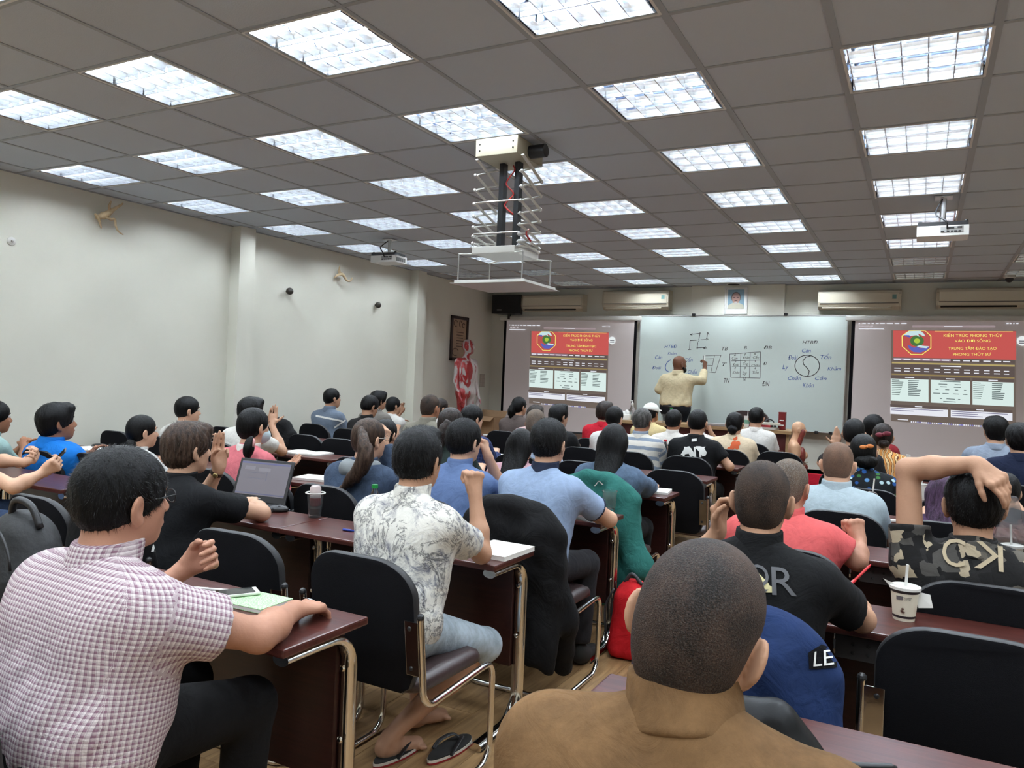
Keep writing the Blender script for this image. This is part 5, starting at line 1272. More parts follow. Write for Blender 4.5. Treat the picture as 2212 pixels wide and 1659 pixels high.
P4 = person('person at left edge in black top and jeans holding a phone in both hands', (-4.66,-1.12,1.28), -1.12, yaw=-0.2, tyaw=-0.55, lean=0.1, sk='light', style='short', hair='black', shirt=cl('black_top',(20,20,23)), face=False,
    armR=dict(w=wr_, e=at(30,1052,-1.14), d=at(128,1000,-0.92)-wr_, n=(-0.3,0.7,0.6), pose='grip'), armL=dict(w=wl_, d=at(122,985,-0.88)-wl_, n=(0.3,-0.5,0.7), pose='grip'), pants=JEANS, legs={1: (at(92,1140,-0.93), (-4.2,-0.95,0.1))})
# --- third row
P5 = person('man in bright blue polo leaning back in profile by the left wall', (118,871), -0.42, yaw=-0.28, pitch=0.08, lean=-0.14, s=1.08, girth=1.08, sk='brown', style='full', hair='black', shirt=cl('blue_polo',(24,116,206)), collar='polo', face=True, blades=1500)
wr_ = at(52,966,-0.12)
P6 = person('person cut off by the left edge in pale teal shirt', (-12,866), -0.38, yaw=-0.2, lean=0.1, sk='brown', style='short', hair='black', shirt=cl('pale_teal',(150,178,176)), face=True, armR=dict(w=wr_, pose='relaxed'))
P7 = person('woman in white shirt with dark hair tied back, in front of the hoodie man', (307,896), RY[2], yaw=-0.32, lean=0.12, s=0.97, sk='light', style='tied', hair='black', shirt=cl('white_shirt',(206,206,206)), face=True, tail=dict(pts=[at(282,960,-0.14),at(280,972,-0.14),at(284,985,-0.12)], r=[0.035,0.03,0.02]))
wr_ = at(606,1020,0.12)
P9 = person('woman in pink top with scrunchie ponytail holding out an open palm', (548,880), RY[2], yaw=-0.1, lean=0.10, sk='light', style='pony', hair='black', shirt=cl('pink_top',(206,112,122)), sleeve='long', collar='round', collar_mat=cl('white_collar',(220,216,212)), face=True,
    tail=dict(pts=[at(541,950,-0.19),at(538,968,-0.20),at(535,984,-0.20)], r=[0.022,0.030,0.024], tie=(at(541,958,-0.19),0.028,mat('scrunchie', lin((206,150,150)), 0.8))), armR=dict(w=wr_, d=at(652,984,0.18)-wr_, n=(0.25,-0.45,0.85), pose='open'))
P11 = person('woman with long brown ponytail and glasses in denim jacket with grey hood', (798,903), RY[2], yaw=-0.25, lean=0.13, sk='light', style='pony', hair='brown', shirt=fabric('denim_dark', f_denim((64,78,100)), bump=0.35), sleeve='long', girth=1.05, face=True,
    tail=dict(pts=[at(780,930,-0.16),at(787,960,-0.22),at(790,990,-0.23),at(765,1030,-0.25),at(728,1066,-0.27)], r=[0.025,0.034,0.046,0.040,0.008]), armR=dict(w=at(830,960,0.15), d=(0,0.2,1), pose='cup', n=(-1,0,0)))
W_ = at(1054,985,0.12)
P12 = person('man in mid blue shirt resting chin on his hand', (1003,905), RY[2], yaw=-0.15, lean=0.13, sk='light', style='short', hair='black', shirt=cl('mid_blue',(98,120,164)), collar='polo', blades=2200,
    armR=dict(e=at(1092,1078,0.30), w=W_, d=(-0.35,0.1,0.9), n=(-0.8,-0.2,0), pose='cup'))
E_ = atz(1316,1122,0.795)
P13 = person('man in pale blue T-shirt with navy trim beside the aisle', (1187,905), RY[2], yaw=-0.05, tyaw=-0.05, lean=0.15, s=1.02, sk='light', style='short', hair='black', shirt=cl('pale_blue',(148,168,200)), collar='polo', collar_mat=cl('navy_trim',(40,46,66)), blades=3000,
    armR=dict(e=E_, w=E_+np.array([-0.20,0.13,0.01]), n=(0,0,-1)), pants=cl('charcoal_trousers',(40,40,44)))
# --- fourth row
P8 = person('man in white hoodie near the left wall', (405,857), RY[3], yaw=-0.45, lean=0.1, sk='light', style='short', hair='black', shirt=cl('white_hoodie',(208,206,204)), sleeve='long', collar='polo', face=True)
P10 = person('tousle-haired man in white T-shirt with raised hand behind the pink woman', (542,858), RY[3], yaw=-0.1, lean=0.1, sk='light', style='full', hair='black', shirt=cl('white_tee',(216,214,210)), armR=dict(w=at(587,918,1.30), d=(0,0.1,1), n=(0.8,-0.6,0), pose='open'))
P22 = person('black-haired person in dark top between the ponytail woman and grey bald man', (835,905), RY[3], lean=0.1, s=0.95, sk='light', style='tied', hair='black', shirt=cl('dark_top',(44,40,44)))
P20 = person('woman with dark ponytail in clip and orange collar', (975,880), RY[3], yaw=-0.1, lean=0.1, sk='light', style='pony', hair='dkbrown', shirt=cl('dark_green',(44,56,54)), collar='round', collar_mat=cl('orange_collar',(196,88,40)), tail=dict(pts=[at(966,915,0.98),at(958,935,0.96),at(950,965,0.97)], r=[0.03,0.045,0.03], tie=(at(957,924,0.96),0.022,MT['white'])))
P23 = person('woman with straight black shoulder-length hair in pink blouse', (1127,925), RY[3], lean=0.1, s=0.96, sk='light', style='long', hair='black', shirt=cl('pale_pink',(206,164,176)), tail=dict(len=0.27, w=0.07, off=(0,-0.10,0)))
E_ = None
P30 = person('woman with long straight black hair in denim jacket beside the aisle', (1328,915), RY[3], lean=0.11, s=1.0, sk='light', style='long', hair='black', shirt=fabric('denim_mid', f_denim((84,102,126)), bump=0.35), sleeve='long', tail=dict(len=0.44, w=0.075, off=(0,-0.15,0)), armR=dict(w=atz(1408,1050,0.79), n=(0,0,-1)))
# --- fifth row
P18 = person('bald man in olive grey shirt', (930,853), RY[4], yaw=-0.1, lean=0.08, girth=1.1, sk='brown', style='buzz', hair='crop', shirt=cl('olive_grey',(128,124,114)), collar='polo')
P21 = person('short-haired man in navy check shirt', (1020,875), RY[4], yaw=-0.35, lean=0.08, sk='light', style='short', hair='black', shirt=fabric('navy_check', f_plaid((36,44,78),(60,72,116),(24,26,44),0.03)), sleeve='long', collar='polo', face=True)
P26 = person('grey-cropped man in light blue shirt', (1158,885), RY[4], lean=0.08, sk='brown', style='buzz', hair='salt', shirt=cl('lt_blue_shirt',(168,186,212)), collar='polo')
# --- sixth row
P14 = person('man in grey blue polo with white chest stripes by the left wall', (716,838), 3.42, yaw=-0.35, pitch=0.05, lean=0.05, sk='tan', style='crop', hair='black', shirt=fabric('grey_stripe', f_bands((112,124,142),(104,116,134),0.2,0.5)), collar='polo', face=True)
P15 = person('man in black shirt and glasses looking down', (805,855), 3.30, yaw=-0.3, pitch=-0.3, lean=0.1, sk='tan', style='short', hair='black', shirt=cl('black_shirt',(30,29,30)), collar='polo', face=True)
P27 = person('man with slicked black hair in black shirt before the projection screen', (1207,873), RY[5], yaw=-0.4, lean=0.07, sk='tan', style='quiff', hair='black', shirt=cl('black_shirt2',(24,24,26)), face=True)
P29 = person('black-haired man in white shirt left of the long-haired woman', (1328,878), 3.95, yaw=-0.1, lean=0.07, sk='light', style='short', hair='black', shirt=cl('white_b',(214,212,212)))
P31 = person('man in white shirt with grey blue horizontal stripes', (1388,882), RY[5], yaw=-0.08, lean=0.08, girth=1.08, sk='brown', style='short', hair='grey', shirt=fabric('wide_stripe', f_bands((214,210,204),(134,146,164),0.085,0.38,0.03)), collar='polo')
P34 = person('young man in black T-shirt with white interlocked letters on the back', (1508,884), RY[5], lean=0.08, sw=1.06, sk='tan', style='crop', hair='black', shirt=cl('black_ny',(15,16,19)), armR=dict(e=atz(1576,1008,0.795), w=atz(1560,990,0.80)))
P25 = person('dark-haired person mostly hidden behind the grey-cropped man', (1157,875), 4.2, lean=0.06, s=0.98, sk='light', style='full', hair='dkbrown', shirt=cl('pale_peach',(206,176,176)))
P16 = person('black-haired man behind the man in black shirt', (817,844), 4.05, yaw=-0.35, lean=0.06, sk='tan', style='full', hair='black', shirt=cl('grey_shirt',(120,116,112)), face=True)
P19 = person('woman facing right behind the bald man in olive grey', (952,860), 4.1, yaw=-0.5, lean=0.06, sk='light', style='tied', hair='dkbrown', shirt=cl('white_c',(212,210,208)), face=True)
# --- seventh and front rows
W_ = at(863,893,4.95)
P17 = person('woman in white top by the left wall making a ring with thumb and finger', (850,857), 4.72, yaw=-0.4, lean=0.05, sk='tan', style='tied', hair='black', shirt=cl('white_d',(216,214,212)), face=True, armR=dict(w=W_, e=at(848,924,4.85), d=(0.35,0.1,0.95), n=(0.6,-0.8,0), pose='ok'))
P24 = person('woman with dark ponytail in brown patterned top at the far left front', (1122,857), 4.9, yaw=-0.3, lean=0.05, sk='tan', style='pony', hair='black', shirt=cl('brown_knit',(86,76,74)), face=True, tail=dict(pts=[at(1112,872,4.83),at(1106,888,4.82),at(1106,906,4.84)], r=[0.035,0.055,0.03]))
P28 = person('curly-haired person in red top near the teacher desk', (1307,867), RY[6], yaw=-0.1, lean=0.05, sk='tan', style='full', hair='dkbrown', shirt=cl('red_top',(186,32,50)))
P33 = person('black-haired man in white shirt between the striped shirt and black T-shirt', (1456,885), RY[6], yaw=-0.12, lean=0.07, sk='brown', style='short', hair='black', shirt=cl('white_e',(216,212,208)), collar='polo')
P35 = person('person in white spotted blouse hidden behind the black T-shirt man', (1513,893), 5.55, lean=0.06, s=0.98, sk='tan', style='short', hair='black', shirt=fabric('spotted', f_cells((222,220,216),[(40,40,44),(48,46,50)],46,0.30)), armR=dict(w=at(1536,935,5.65), d=(-0.3,0,1), n=(-1,0,0), pose='fist'))
P36 = person('woman with low black bun in cream blouse with orange flower tie', (1588,890), RY[6], lean=0.06, sk='tan', style='bun', hair='black', shirt=cl('cream_blouse',(216,198,172)), girth=1.08, tail=dict(at=(0,-0.105,-0.055), r=(0.052,0.042,0.050)))
P32 = person('man in white cap and yellow shirt at the front row', (1407,872), RY[7], yaw=-0.2, lean=0.05, sk='brown', style='short', hair='black', shirt=cl('pale_yellow',(216,198,150)))
P37 = person('balding man in plain white T-shirt at the front row', (1635,880), RY[7], lean=0.05, girth=1.06, sk='tan', style='short', hair='black', shirt=cl('white_f',(222,220,218)))
# --- right block
P50 = person('monk in brown robe with cropped grey head in the foreground', (1550,1181), -2.60, yaw=-0.08, roll=0.20, tyaw=0.02, lean=0.06, s=1.0, girth=1.14, sw=1.10, neckup=0.03, sk='tan', style='buzz', hair='monk', shirt=fabric('robe', f_denim((116,88,60)), bump=0.3), sleeve='long', collar='stand', fold=1.2)
wl_ = at(1552,1150,-1.02); E_ = atz(1862,1338,0.795); W_ = atz(1838,1288,0.815)
P39 = person('man in black polo with winged letter and safety pin print on the back', (1650,999), RY[1], yaw=0.0, tyaw=0.0, lean=0.12, s=1.0, sw=1.06, sk='tan', style='buzz', hair='crop', shirt=cl('black_polo',(13,13,15)), collar='polo', blades=3000,
    armL=dict(w=wl_, d=(0.02,0.0,1), n=(0.9,-0.35,0), pose='cup', pole=(-0.8,-0.2,-1)), armR=dict(e=E_, w=W_, d=atz(1815,1270,0.80)-W_, n=(-0.5,0,-0.9), pose='grip'))
E_ = atz(1852,1212,0.795); W_ = at(1857,1168,E_[1]+0.10)
P40 = person('grey-cropped man in salmon pink polo with clenched fist', (1706,994), RY[2], yaw=-0.25, lean=0.14, s=1.0, girth=1.10, sw=1.08, sk='ruddy', style='buzz', hair='salt', shirt=cl('salmon',(212,96,98)), collar='polo', armR=dict(e=E_, w=W_, d=(-0.25,0.1,0.9), n=(-0.6,0.7,0), pose='fist'))
P48 = person('man in black camouflage T-shirt with one hand on his head', (2108,1012), -0.36, yaw=0.12, pitch=0.05, lean=-0.02, s=1.08, sw=1.06, sk='tan', style='short', hair='black', shirt=fabric('camo', f_camo, bump=0.25), face=False, blades=2500, sleeve_len=0.42,
    armL=dict(e=at(1962,1014,-0.34), w=at(2110,1002,-0.45), d=at(2182,1062,-0.50)-at(2110,1002,-0.45), n=(-0.3,0.75,-0.6), pose='relaxed', spread=0.2))
P41 = person('man with shaved head in light blue polo', (1812,957), RY[3], yaw=0.0, lean=0.12, s=1.04, girth=1.12, sw=1.05, sk='light', style='shaved', hair='shaved', shirt=cl('sky_polo',(168,184,194)), collar='polo')
P49 = person('person with long purple-tinted hair behind the camouflage man', (2045,1020), RY[3], lean=0.10, s=0.96, sk='light', style='long', hair='purple', shirt=cl('purple_top',(72,52,82)), tail=dict(len=0.38, w=0.08, off=(0,-0.14,0)))
P42 = person('woman with orange bow clip in black top with blue flowers', (1866,937), RY[4], yaw=0.1, lean=0.10, girth=1.05, sk='tan', style='bun', hair='black', shirt=fabric('blue_flowers', f_cells((18,22,26),[(92,140,190),(180,206,214),(40,84,150),(60,110,60),(24,30,30)],26,0.42)), tail=dict(at=(0.02,-0.09,-0.06), r=(0.075,0.05,0.05)))
P43 = person('woman with centre-parted black hair raising an open hand', (1846,904), RY[5], lean=0.06, sk='light', style='tied', hair='black', shirt=cl('black_top2',(40,38,40)), armL=dict(w=at(1806,966,3.50), d=(0,0,1), n=(0.2,-1,0), pose='open', spread=0.25))
P45 = person('woman with flower-clipped bun in orange patterned blouse', (1908,914), 4.02, yaw=0.05, lean=0.06, sk='tan', style='bun', hair='dkbrown', shirt=fabric('orange_swirl', f_swirl((214,150,84),(96,52,40),(226,196,150))), tail=dict(at=(0.01,-0.10,-0.05), r=(0.045,0.04,0.04)))
P44 = person('black-haired person in dark red shirt in front of the bun woman', (1888,896), 4.62, lean=0.05, sk='tan', style='full', hair='black', shirt=cl('dark_red',(132,38,46)))
P46 = person('curly-haired man in grey blue T-shirt at right', (2152,899), RY[6], yaw=0.25, lean=0.06, s=1.05, girth=1.08, sk='light', style='full', hair='black', shirt=cl('grey_blue',(146,158,178)), face=True)
P47 = person('black-haired person in navy top at the right edge', (2204,914), RY[5], yaw=0.1, lean=0.06, sk='light', style='full', hair='black', shirt=cl('navy_top',(26,34,58)))
P51 = person('person in charcoal top partly hidden at the right behind camouflage man', (2172,1022), 2.1, lean=0.12, s=0.96, sk='light', style='short', hair='black', shirt=cl('charcoal_top',(52,52,56)), drop=0.0)
# --- the instructor, standing on the platform
W_ = at(1523,794,7.66)
P38 = person('bald bearded instructor in cream shirt writing on the whiteboard', (1468,767), 7.28, yaw=-0.75, tyaw=-0.15, lean=0.02, s=1.02, girth=1.14, sw=1.08, sk='dark', style=None, shirt=cl('cream_shirt',(206,192,160)), sleeve='long', sleeve_len=1.72, collar='polo', stand=True, pelvis=ZS+0.98, ground=ZS, face=True, pants=cl('dark_trousers',(24,26,32)),
    armR=dict(w=W_, e=at(1516,822,7.42), d=(-0.02,0.25,1), n=(-1,0.3,0), pose='grip'), armL=dict(w=at(1452,855,7.42), d=(0.8,0.2,-0.3), n=(0,-1,0), pose='relaxed', e=at(1424,840,7.24)))
g2 = lambda x, y, z: P38['hc']+P38['Rh']@(np.array([x,y,z])*1.02)
V, Q = solid([ell(g2(0,0.062,-0.080), (0.052,0.045,0.050), P38['Rh'], 0.02), cone(g2(-0.06,0.02,-0.05), g2(-0.03,0.06,-0.085), 0.022, k=0.02), cone(g2(0.06,0.02,-0.05), g2(0.03,0.06,-0.085), 0.022, k=0.02), ell(g2(0,0.095,-0.052), (0.024,0.02,0.010), P38['Rh'], 0.008, neg=True), half(g2(0,0.08,-0.035), P38['Rh']@np.array([0,0,1]), 0.01)], 0.008)
obj('beard', quad_mesh('beard', V-P38['base'], Q, HM['black']), P38['o'])
e = B().tube([P38['PV']-P38['base']+np.array([0.215*math.cos(a_),0.142*math.sin(a_),0.022]) for a_ in np.linspace(0,2*PI,28)[:-1]], 0.016, 6, closed=True).build('belt', MT['blackplastic'], P38['o'])
mk = B(); w_ = P38['arms'][1][2]; mk.tube([(0,0,0),(-0.01,0.05,0.12)], 0.010, 8); mk = mk.build('marker_pen', MT['white']); mk.location = tuple(w_+np.array([-0.02,0.02,0.06])); tag(mk, 'white marker pen in the instructor\'s hand', 'marker')

# ------------------------------------------------------------------ chairs: one for each sitter, then the empty ones
for info, k, what, dx, dy, rz in (
    (P1,0,'under the man in plaid shirt',0.0,-0.12,0.0),(P2,1,'under the man in marble-print polo',0.02,-0.02,0.0),(P3,1,'under the man in black T-shirt',0,-0.02,0.0),(P4,1,'under the person holding a phone',0,-0.04,-0.5),
    (P5,2,'under the man in bright blue polo',0.0,-0.04,0.0),(P6,2,'under the person in pale teal',0,0,0.0),(P7,2,'under the woman in white shirt',0,0,0.0),(P9,2,'under the woman in pink',0,0,0.0),(P11,2,'under the woman in denim with brown ponytail',0,0,0.0),(P12,2,'under the man in mid blue shirt',0,0,0.0),(P13,2,'under the man in pale blue T-shirt',0.02,0.0,0.0),
    (P8,3,'under the man in white hoodie',0,0,0.0),(P10,3,'under the tousle-haired man in white',0,0,0.0),(P22,3,'under the person in dark top',0,0,0.0),(P20,3,'under the woman with hair clip',0,0,0.0),(P23,3,'under the woman in pink blouse',0,0,0.0),(P30,3,'under the long-haired woman in denim',0.02,0,0.0),
    (P18,4,'under the bald man in olive grey',0,0,0.0),(P21,4,'under the man in navy check',0,0,0.0),(P26,4,'under the grey-cropped man in light blue',0,0,0.0),
    (P14,5,'under the man with white chest stripes',0,0.1,0.0),(P15,5,'under the man in black shirt and glasses',0,0,0.0),(P27,5,'under the man with slicked hair',0,0,0.0),(P29,5,'under the man in white left of long hair',0,0,0.0),(P31,5,'under the man in grey blue stripes',0,0,0.0),(P34,5,'under the man with letters on his back',0,0,0.0),
    (P28,6,'under the person in red',0,0,0.0),(P33,6,'under the man in white at front',0,0,0.0),(P36,6,'under the woman in cream blouse',0,0,0.0),(P32,7,'under the man in white cap',0,0,0.0),(P35,7,'under the person in spotted blouse',0,0,0.0),(P37,7,'under the balding man in white',0,0,0.0),
    (P50,0,'under the monk',0,-0.42,0.0),(P39,1,'under the man in black polo, jacket over it',0.0,-0.02,0.0),(P40,2,'under the man in salmon pink',0.05,0.0,0.0),(P48,2,'under the camouflage man',0.02,-0.06,0.05),(P41,3,'under the man in light blue polo',0.05,0,0.0),(P49,3,'under the purple-haired person',0,0,0.0),(P42,4,'under the woman in blue flowers',0.05,0,0.0),(P43,5,'under the woman raising her hand',0,0,0.0),(P44,6,'under the person in dark red',0,0,0.0),(P46,6,'under the man in grey blue',0,0,0.0),(P47,5,'under the person in navy',0,0,0.0)):
    seat(info, k, what, dx, dy, rz)
for x, k, dy, what, rz in ((-1.93,1,-0.02,'empty between the marble-print and black T-shirt men',0.05),(-3.16,1,-0.04,'empty left of the man in black T-shirt',0.0),(-1.20,4,-0.02,'empty beside the aisle with its seat showing',0.0),
    (0.53,1,0.27,'empty in the right foreground with chrome bracket',0.0),(1.12,1,0.27,'empty at the right edge of the foreground',0.0),(-6.0,3,0.0,'empty in the corner by the left wall',0.0),(-5.92,4,0,'empty by the left wall pillar',0.0),(-5.28,4,0.05,'with a black puffy jacket over its back',0.0),(-4.82,4,0.0,'empty behind the open notebook',0.0),(-4.36,4,-0.06,'empty at the narrow aisle, turned a little',0.08),
    (-2.95,2,-0.02,'empty left of the denim woman',-0.05),(-5.0,6,0.0,'empty near the far pillar',0.0),(-3.95,6,0.05,'empty near the cardboard box',0.0),(-3.05,7,-0.1,'empty below the left projection screen',0.0),(-1.95,4,0.0,'empty by the pink drink bottle',0.0),(0.62,4,0,'empty behind the white cup',0.0),(0.55,6,0.0,'empty below the right projection screen',0.0),(-0.85,6,0.2,'empty right of the balding man',0.0)):
    chair(x, ROW[k]-0.30+dy, f'black cantilever chair {what}', rz)
# ------------------------------------------------------------------ details worn by people
gold = mat('brass', (0.7,0.55,0.25), 0.3, metal=0.8)
def glasses(info, m_=None, rim=True):
    g = lambda x, y, z: info['hc']+info['Rh']@(np.array([x,y,z])*info['s'])-info['base']; m_ = m_ or MT['blackplastic']
    b = B()
    for sx in (-1,1):
        b.tube([g(sx*0.034+0.023*math.cos(a_),0.104-0.010*abs(math.cos(a_))*0.5,0.008+0.016*math.sin(a_)) for a_ in np.linspace(0,2*PI,16)[:-1]], 0.0016, 6, closed=True)
        b.tube([g(sx*0.057,0.099,0.014), g(sx*0.076,0.05,0.012), g(sx*0.083,0.0,0.014), g(sx*0.080,-0.018,0.004)], 0.0018, 6)
    b.tube([g(-0.011,0.104,0.012), g(0,0.108,0.014), g(0.011,0.104,0.012)], 0.0016, 6)
    fr = b.build('glasses', m_, info['o'], smooth=True); fr['kind'] = 'part'
    del fr['kind']
    for sx in (-1,1):
        l_ = B(); l_.lathe([(0.021,-0.0006),(0.021,0.0006)], n=16); Mx = Matrix((info['Rh'] @ Rx(PI/2) @ np.diag([1,0.72,1])).tolist()).to_4x4()
        me = l_.mesh('lens', mat('spectacle_lens', (0.96,0.97,0.98), 0.03, trans=1.0, ior=1.05)); me.transform(Mx); obj('lens', me, fr, g(sx*0.034,0.101,0.008))
glasses(P1); glasses(P11, mat('thin_metal',(0.5,0.45,0.4),0.3,metal=1)); glasses(P15)
def ring(info, q, t, r, w_, m_, name):
    S_, E, W_ = info['arms'][q]; u = nrm(W_-E); c = W_-u*t; v1 = nrm(np.cross(u,(0.3,0.2,1))); v2 = np.cross(u,v1)
    b = B(); n = 20
    for s_ in (-1,1): pass
    vs = []; fs = []
    for k_, (rr, off) in enumerate(((r,-w_/2),(r+0.003,-w_/2),(r+0.003,w_/2),(r,w_/2))):
        vs += [c+u*off+rr*(math.cos(2*PI*i/n)*v1+math.sin(2*PI*i/n)*v2)-info['base'] for i in range(n)]
    for k_ in range(4):
        for i in range(n): fs.append((k_*n+i, k_*n+(i+1)%n, ((k_+1)%4)*n+(i+1)%n, ((k_+1)%4)*n+i))
    b.add(vs, fs); return b.build(name, m_, info['o']), c, u, v1, v2
w0, c, u, v1, v2 = ring(P3, -1, 0.03, 0.029, 0.018, mat('watch_strap', lin((58,40,34)), 0.5), 'wrist_watch')
w0['label'] = 'brown leather wrist watch'
v3 = nrm(CAM-c); v3 = nrm(v3-u*np.dot(u,v3)); B().ball((0,0,0), 0.013, 14, 8, M=Matrix(np.stack([u,np.cross(v3,u),v3*0.35],1).tolist()).to_4x4()).build('watch_face', gold, w0, loc=c+v3*0.034-P3['base'], smooth=True)
# prints on shirts
prn_w = mat('print_white', (0.78,0.78,0.77), 0.7); prn_g = mat('print_grey', (0.09,0.09,0.10), 0.7); prn_c = mat('print_cream', lin((206,196,150)), 0.7); prn_b = mat('print_beige', lin((188,172,146)), 0.8)
for poly in ([(1470,983),(1480,966),(1493,968),(1497,984),(1492,990),(1488,980)],[(1497,984),(1480,966),(1489,964),(1502,982)],[(1516,984),(1503,964),(1512,964),(1521,978)],[(1512,964),(1520,966),(1524,984),(1517,986)],[(1520,966),(1527,978),(1523,986),(1516,980)]): decal_poly(P34, poly, prn_w, 'letter_stroke')
decal_text(P34, 'N', [(1474,988),(1504,988),(1502,965),(1478,965)], prn_w, 'letter'); decal_text(P34, 'Y', [(1500,988),(1526,988),(1524,965),(1500,965)], prn_w, 'letter')
decal_poly(P34, [(1494,948),(1505,947),(1505,953),(1494,954)], prn_w, 'neck_logo')
decal_text(P39, 'R', [(1668,1285),(1722,1288),(1716,1228),(1666,1224)], prn_g, 'letter'); decal_text(P39, 'Q', [(1608,1272),(1662,1280),(1660,1222),(1612,1216)], prn_g, 'letter')
for poly in ([(1592,1202),(1604,1198),(1612,1206),(1602,1224),(1594,1216)],[(1602,1214),(1610,1208),(1662,1262),(1658,1268)],[(1600,1226),(1606,1220),(1650,1268),(1644,1270)],[(1646,1264),(1658,1262),(1672,1270),(1668,1280),(1654,1280)]): decal_poly(P39, poly, prn_c, 'safety_pin')
decal_text(P48, 'C', [(2036,1222),(2084,1226),(2086,1166),(2034,1160)], prn_b, 'letter'); decal_text(P48, 'K', [(2168,1236),(2104,1226),(2100,1168),(2166,1172)], prn_b, 'letter')
for a_, b_ in (((682,896),(740,908)),((722,922),(749,904))):
    (x0,y0),(x1,y1) = a_, b_; decal_poly(P14, [(x0,y0),(x1,y1),(x1,y1+4),(x0,y0+4)], prn_w, 'white_stripe')
fl_m = mat('flower_orange', lin((206,92,52)), 0.8)
for (x, y, r) in ((1588,946,6),(1586,960,8),(1594,958,6),(1576,972,7),(1582,966,6),(1592,966,5)): decal_poly(P36, [(x+r*math.cos(t_)*0.9, y+r*math.sin(t_)) for t_ in np.linspace(0,2*PI,10)[:-1]], fl_m, 'printed_flower')
# hair clips
def bow(info, p, m_, sz, name):
    b = B(); p = np.array(p)-info['base']
    for s_ in (-1,1): b.ball(p+np.array([s_*sz*0.6,0,s_*sz*0.15]), (sz*0.7,sz*0.25,sz*0.42), 10, 6)
    b.ball(p+np.array([0,-sz*0.15,0]), sz*0.28, 8, 6); b.build(name, m_, info['o'], smooth=True)
bow(P42, at(1872,965,P42['hc'][1]-0.115), mat('bow_orange', lin((214,128,64)), 0.5), 0.035, 'bow_clip')
bow(P45, at(1908,938,P45['hc'][1]-0.13), mat('flower_maroon', lin((122,44,60)), 0.6), 0.05, 'flower_clip')
# cap
g = lambda x, y, z: P32['hc']+P32['Rh']@np.array([x,y,z])
V, Q = solid([ell(g(0,-0.012,0.05), (0.098,0.116,0.092), P32['Rh'], 0.02), half(g(0,0,0.030), P32['Rh']@np.array([0,-0.2,-1]), 0.008)], 0.009); cp = obj('cap', quad_mesh('cap', V-P32['base'], Q, MT['paper']), P32['o'])
V, Q = solid([ell(g(0,0.12,0.045), (0.075,0.075,0.010), P32['Rh'], 0.01)], 0.008); obj('cap_visor', quad_mesh('cap_visor', V-P32['base'], Q, MT['paper']), cp)
# face mask on the woman in pink
g = lambda x, y, z: P9['hc']+P9['Rh']@np.array([x,y,z])
V, Q = solid([ell(g(0,0.045,-0.055), (0.070,0.072,0.056), P9['Rh'], 0.02), half(g(0,0.012,0), P9['Rh']@np.array([0,-1,0]), 0.008)], 0.008); obj('face_mask', quad_mesh('face_mask', V-P9['base'], Q, mat('mask_blue', lin((188,206,214)), 0.7)), P9['o'])
# hood of the denim woman and the white hoodie
for inf, m_ in ((P11, mat('hood_grey', lin((142,148,152)), 0.9, bump=(20,0.3,4))), (P8, CL['white_hoodie'])):
    nb, ex_, ey_, up_ = inf['NB'], inf['ex'], inf['ey'], inf['up']
    V, Q = solid([cone(nb-ex_*0.10-ey_*0.02+up_*0.0, nb-ex_*0.04-ey_*0.085-up_*0.035, 0.040, 0.045, 0.03), cone(nb+ex_*0.10-ey_*0.02+up_*0.0, nb+ex_*0.04-ey_*0.085-up_*0.035, 0.040, 0.045, 0.03), cone(nb-ex_*0.04-ey_*0.085-up_*0.035, nb+ex_*0.04-ey_*0.085-up_*0.035, 0.048, k=0.03)], 0.010, 0.0, lambda x, y, z: 0.004*np.sin(40*x+30*z)); obj('hood', quad_mesh('hood', V-inf['base'], Q, m_, V*0), inf['o'])

# ------------------------------------------------------------------ clothes on chairs, bags
def soft(name, label, cat, prims, m_, res=0.012, amp=0.006, fr=26, base=None, extra=None):
    V, Q = solid(prims, res, 0.0, lambda x, y, z: amp*np.sin(fr*x+0.6*fr*z+3*np.sin(9*y+5*z))*np.sin(0.8*fr*z-0.5*fr*y+2*np.sin(7*x))); V = relax(V, Q)
    b0 = np.array([V[:,0].mean(), V[:,1].mean(), V[:,2].min()]) if base is None else np.array(base, float)
    o = obj(name, quad_mesh(name, V-b0, Q, m_, V-b0)); o.location = tuple(b0); tag(o, label, cat); o['_b'] = list(map(float, b0)); del o['_b']; return o, b0, (V, Q)
def over_chair(info, name, label, m_, drop_back, side=None, wd=0.25, top=0.905, res=0.012, amp=0.006, extra=()):
    cx, cy, rz = info['chair'] if isinstance(info, dict) else info; y0 = cy-0.285; P = []
    n_ = 15
    for i in range(n_):
        t = i/(n_-1)*2-1; x = cx+wd*t; dp = float(np.interp((t+1)*2.5, range(6), drop_back)) if isinstance(drop_back, (list,tuple)) else drop_back; tz = top-0.11*abs(t)**3
        rr = 0.024+0.010*abs(math.sin(i*1.9))
        P += [cone((x,y0+0.0,tz), (x,y0-0.03-0.012*math.sin(i*1.3),dp+0.015*math.sin(i*2.1)), rr, rr*0.9, 0.05), cone((x,y0+0.02,tz), (x,y0+0.085,tz-0.14), 0.026, 0.020, 0.05)]
    P += list(extra); return soft(name, label, 'jacket', P, m_, res, amp)
cx, cy, _ = P13['chair']
blk = plain('jacket_black', (15,15,17), bump=0.3)
over_chair(P13, 'draped_jacket', 'black zip jacket draped over the chair of the pale blue T-shirt man', blk, [0.62,0.50,0.42,0.30,0.24,0.20], wd=0.24, extra=[cone((cx+0.16,cy-0.31,0.80),(cx+0.26,cy-0.20,0.40),0.065,0.062,0.05), cone((cx+0.26,cy-0.20,0.40),(cx+0.22,cy-0.10,0.14),0.062,0.048,0.04)])
cx, cy, _ = P30['chair']
teal = plain('jacket_teal', (46,108,102), bump=0.35)
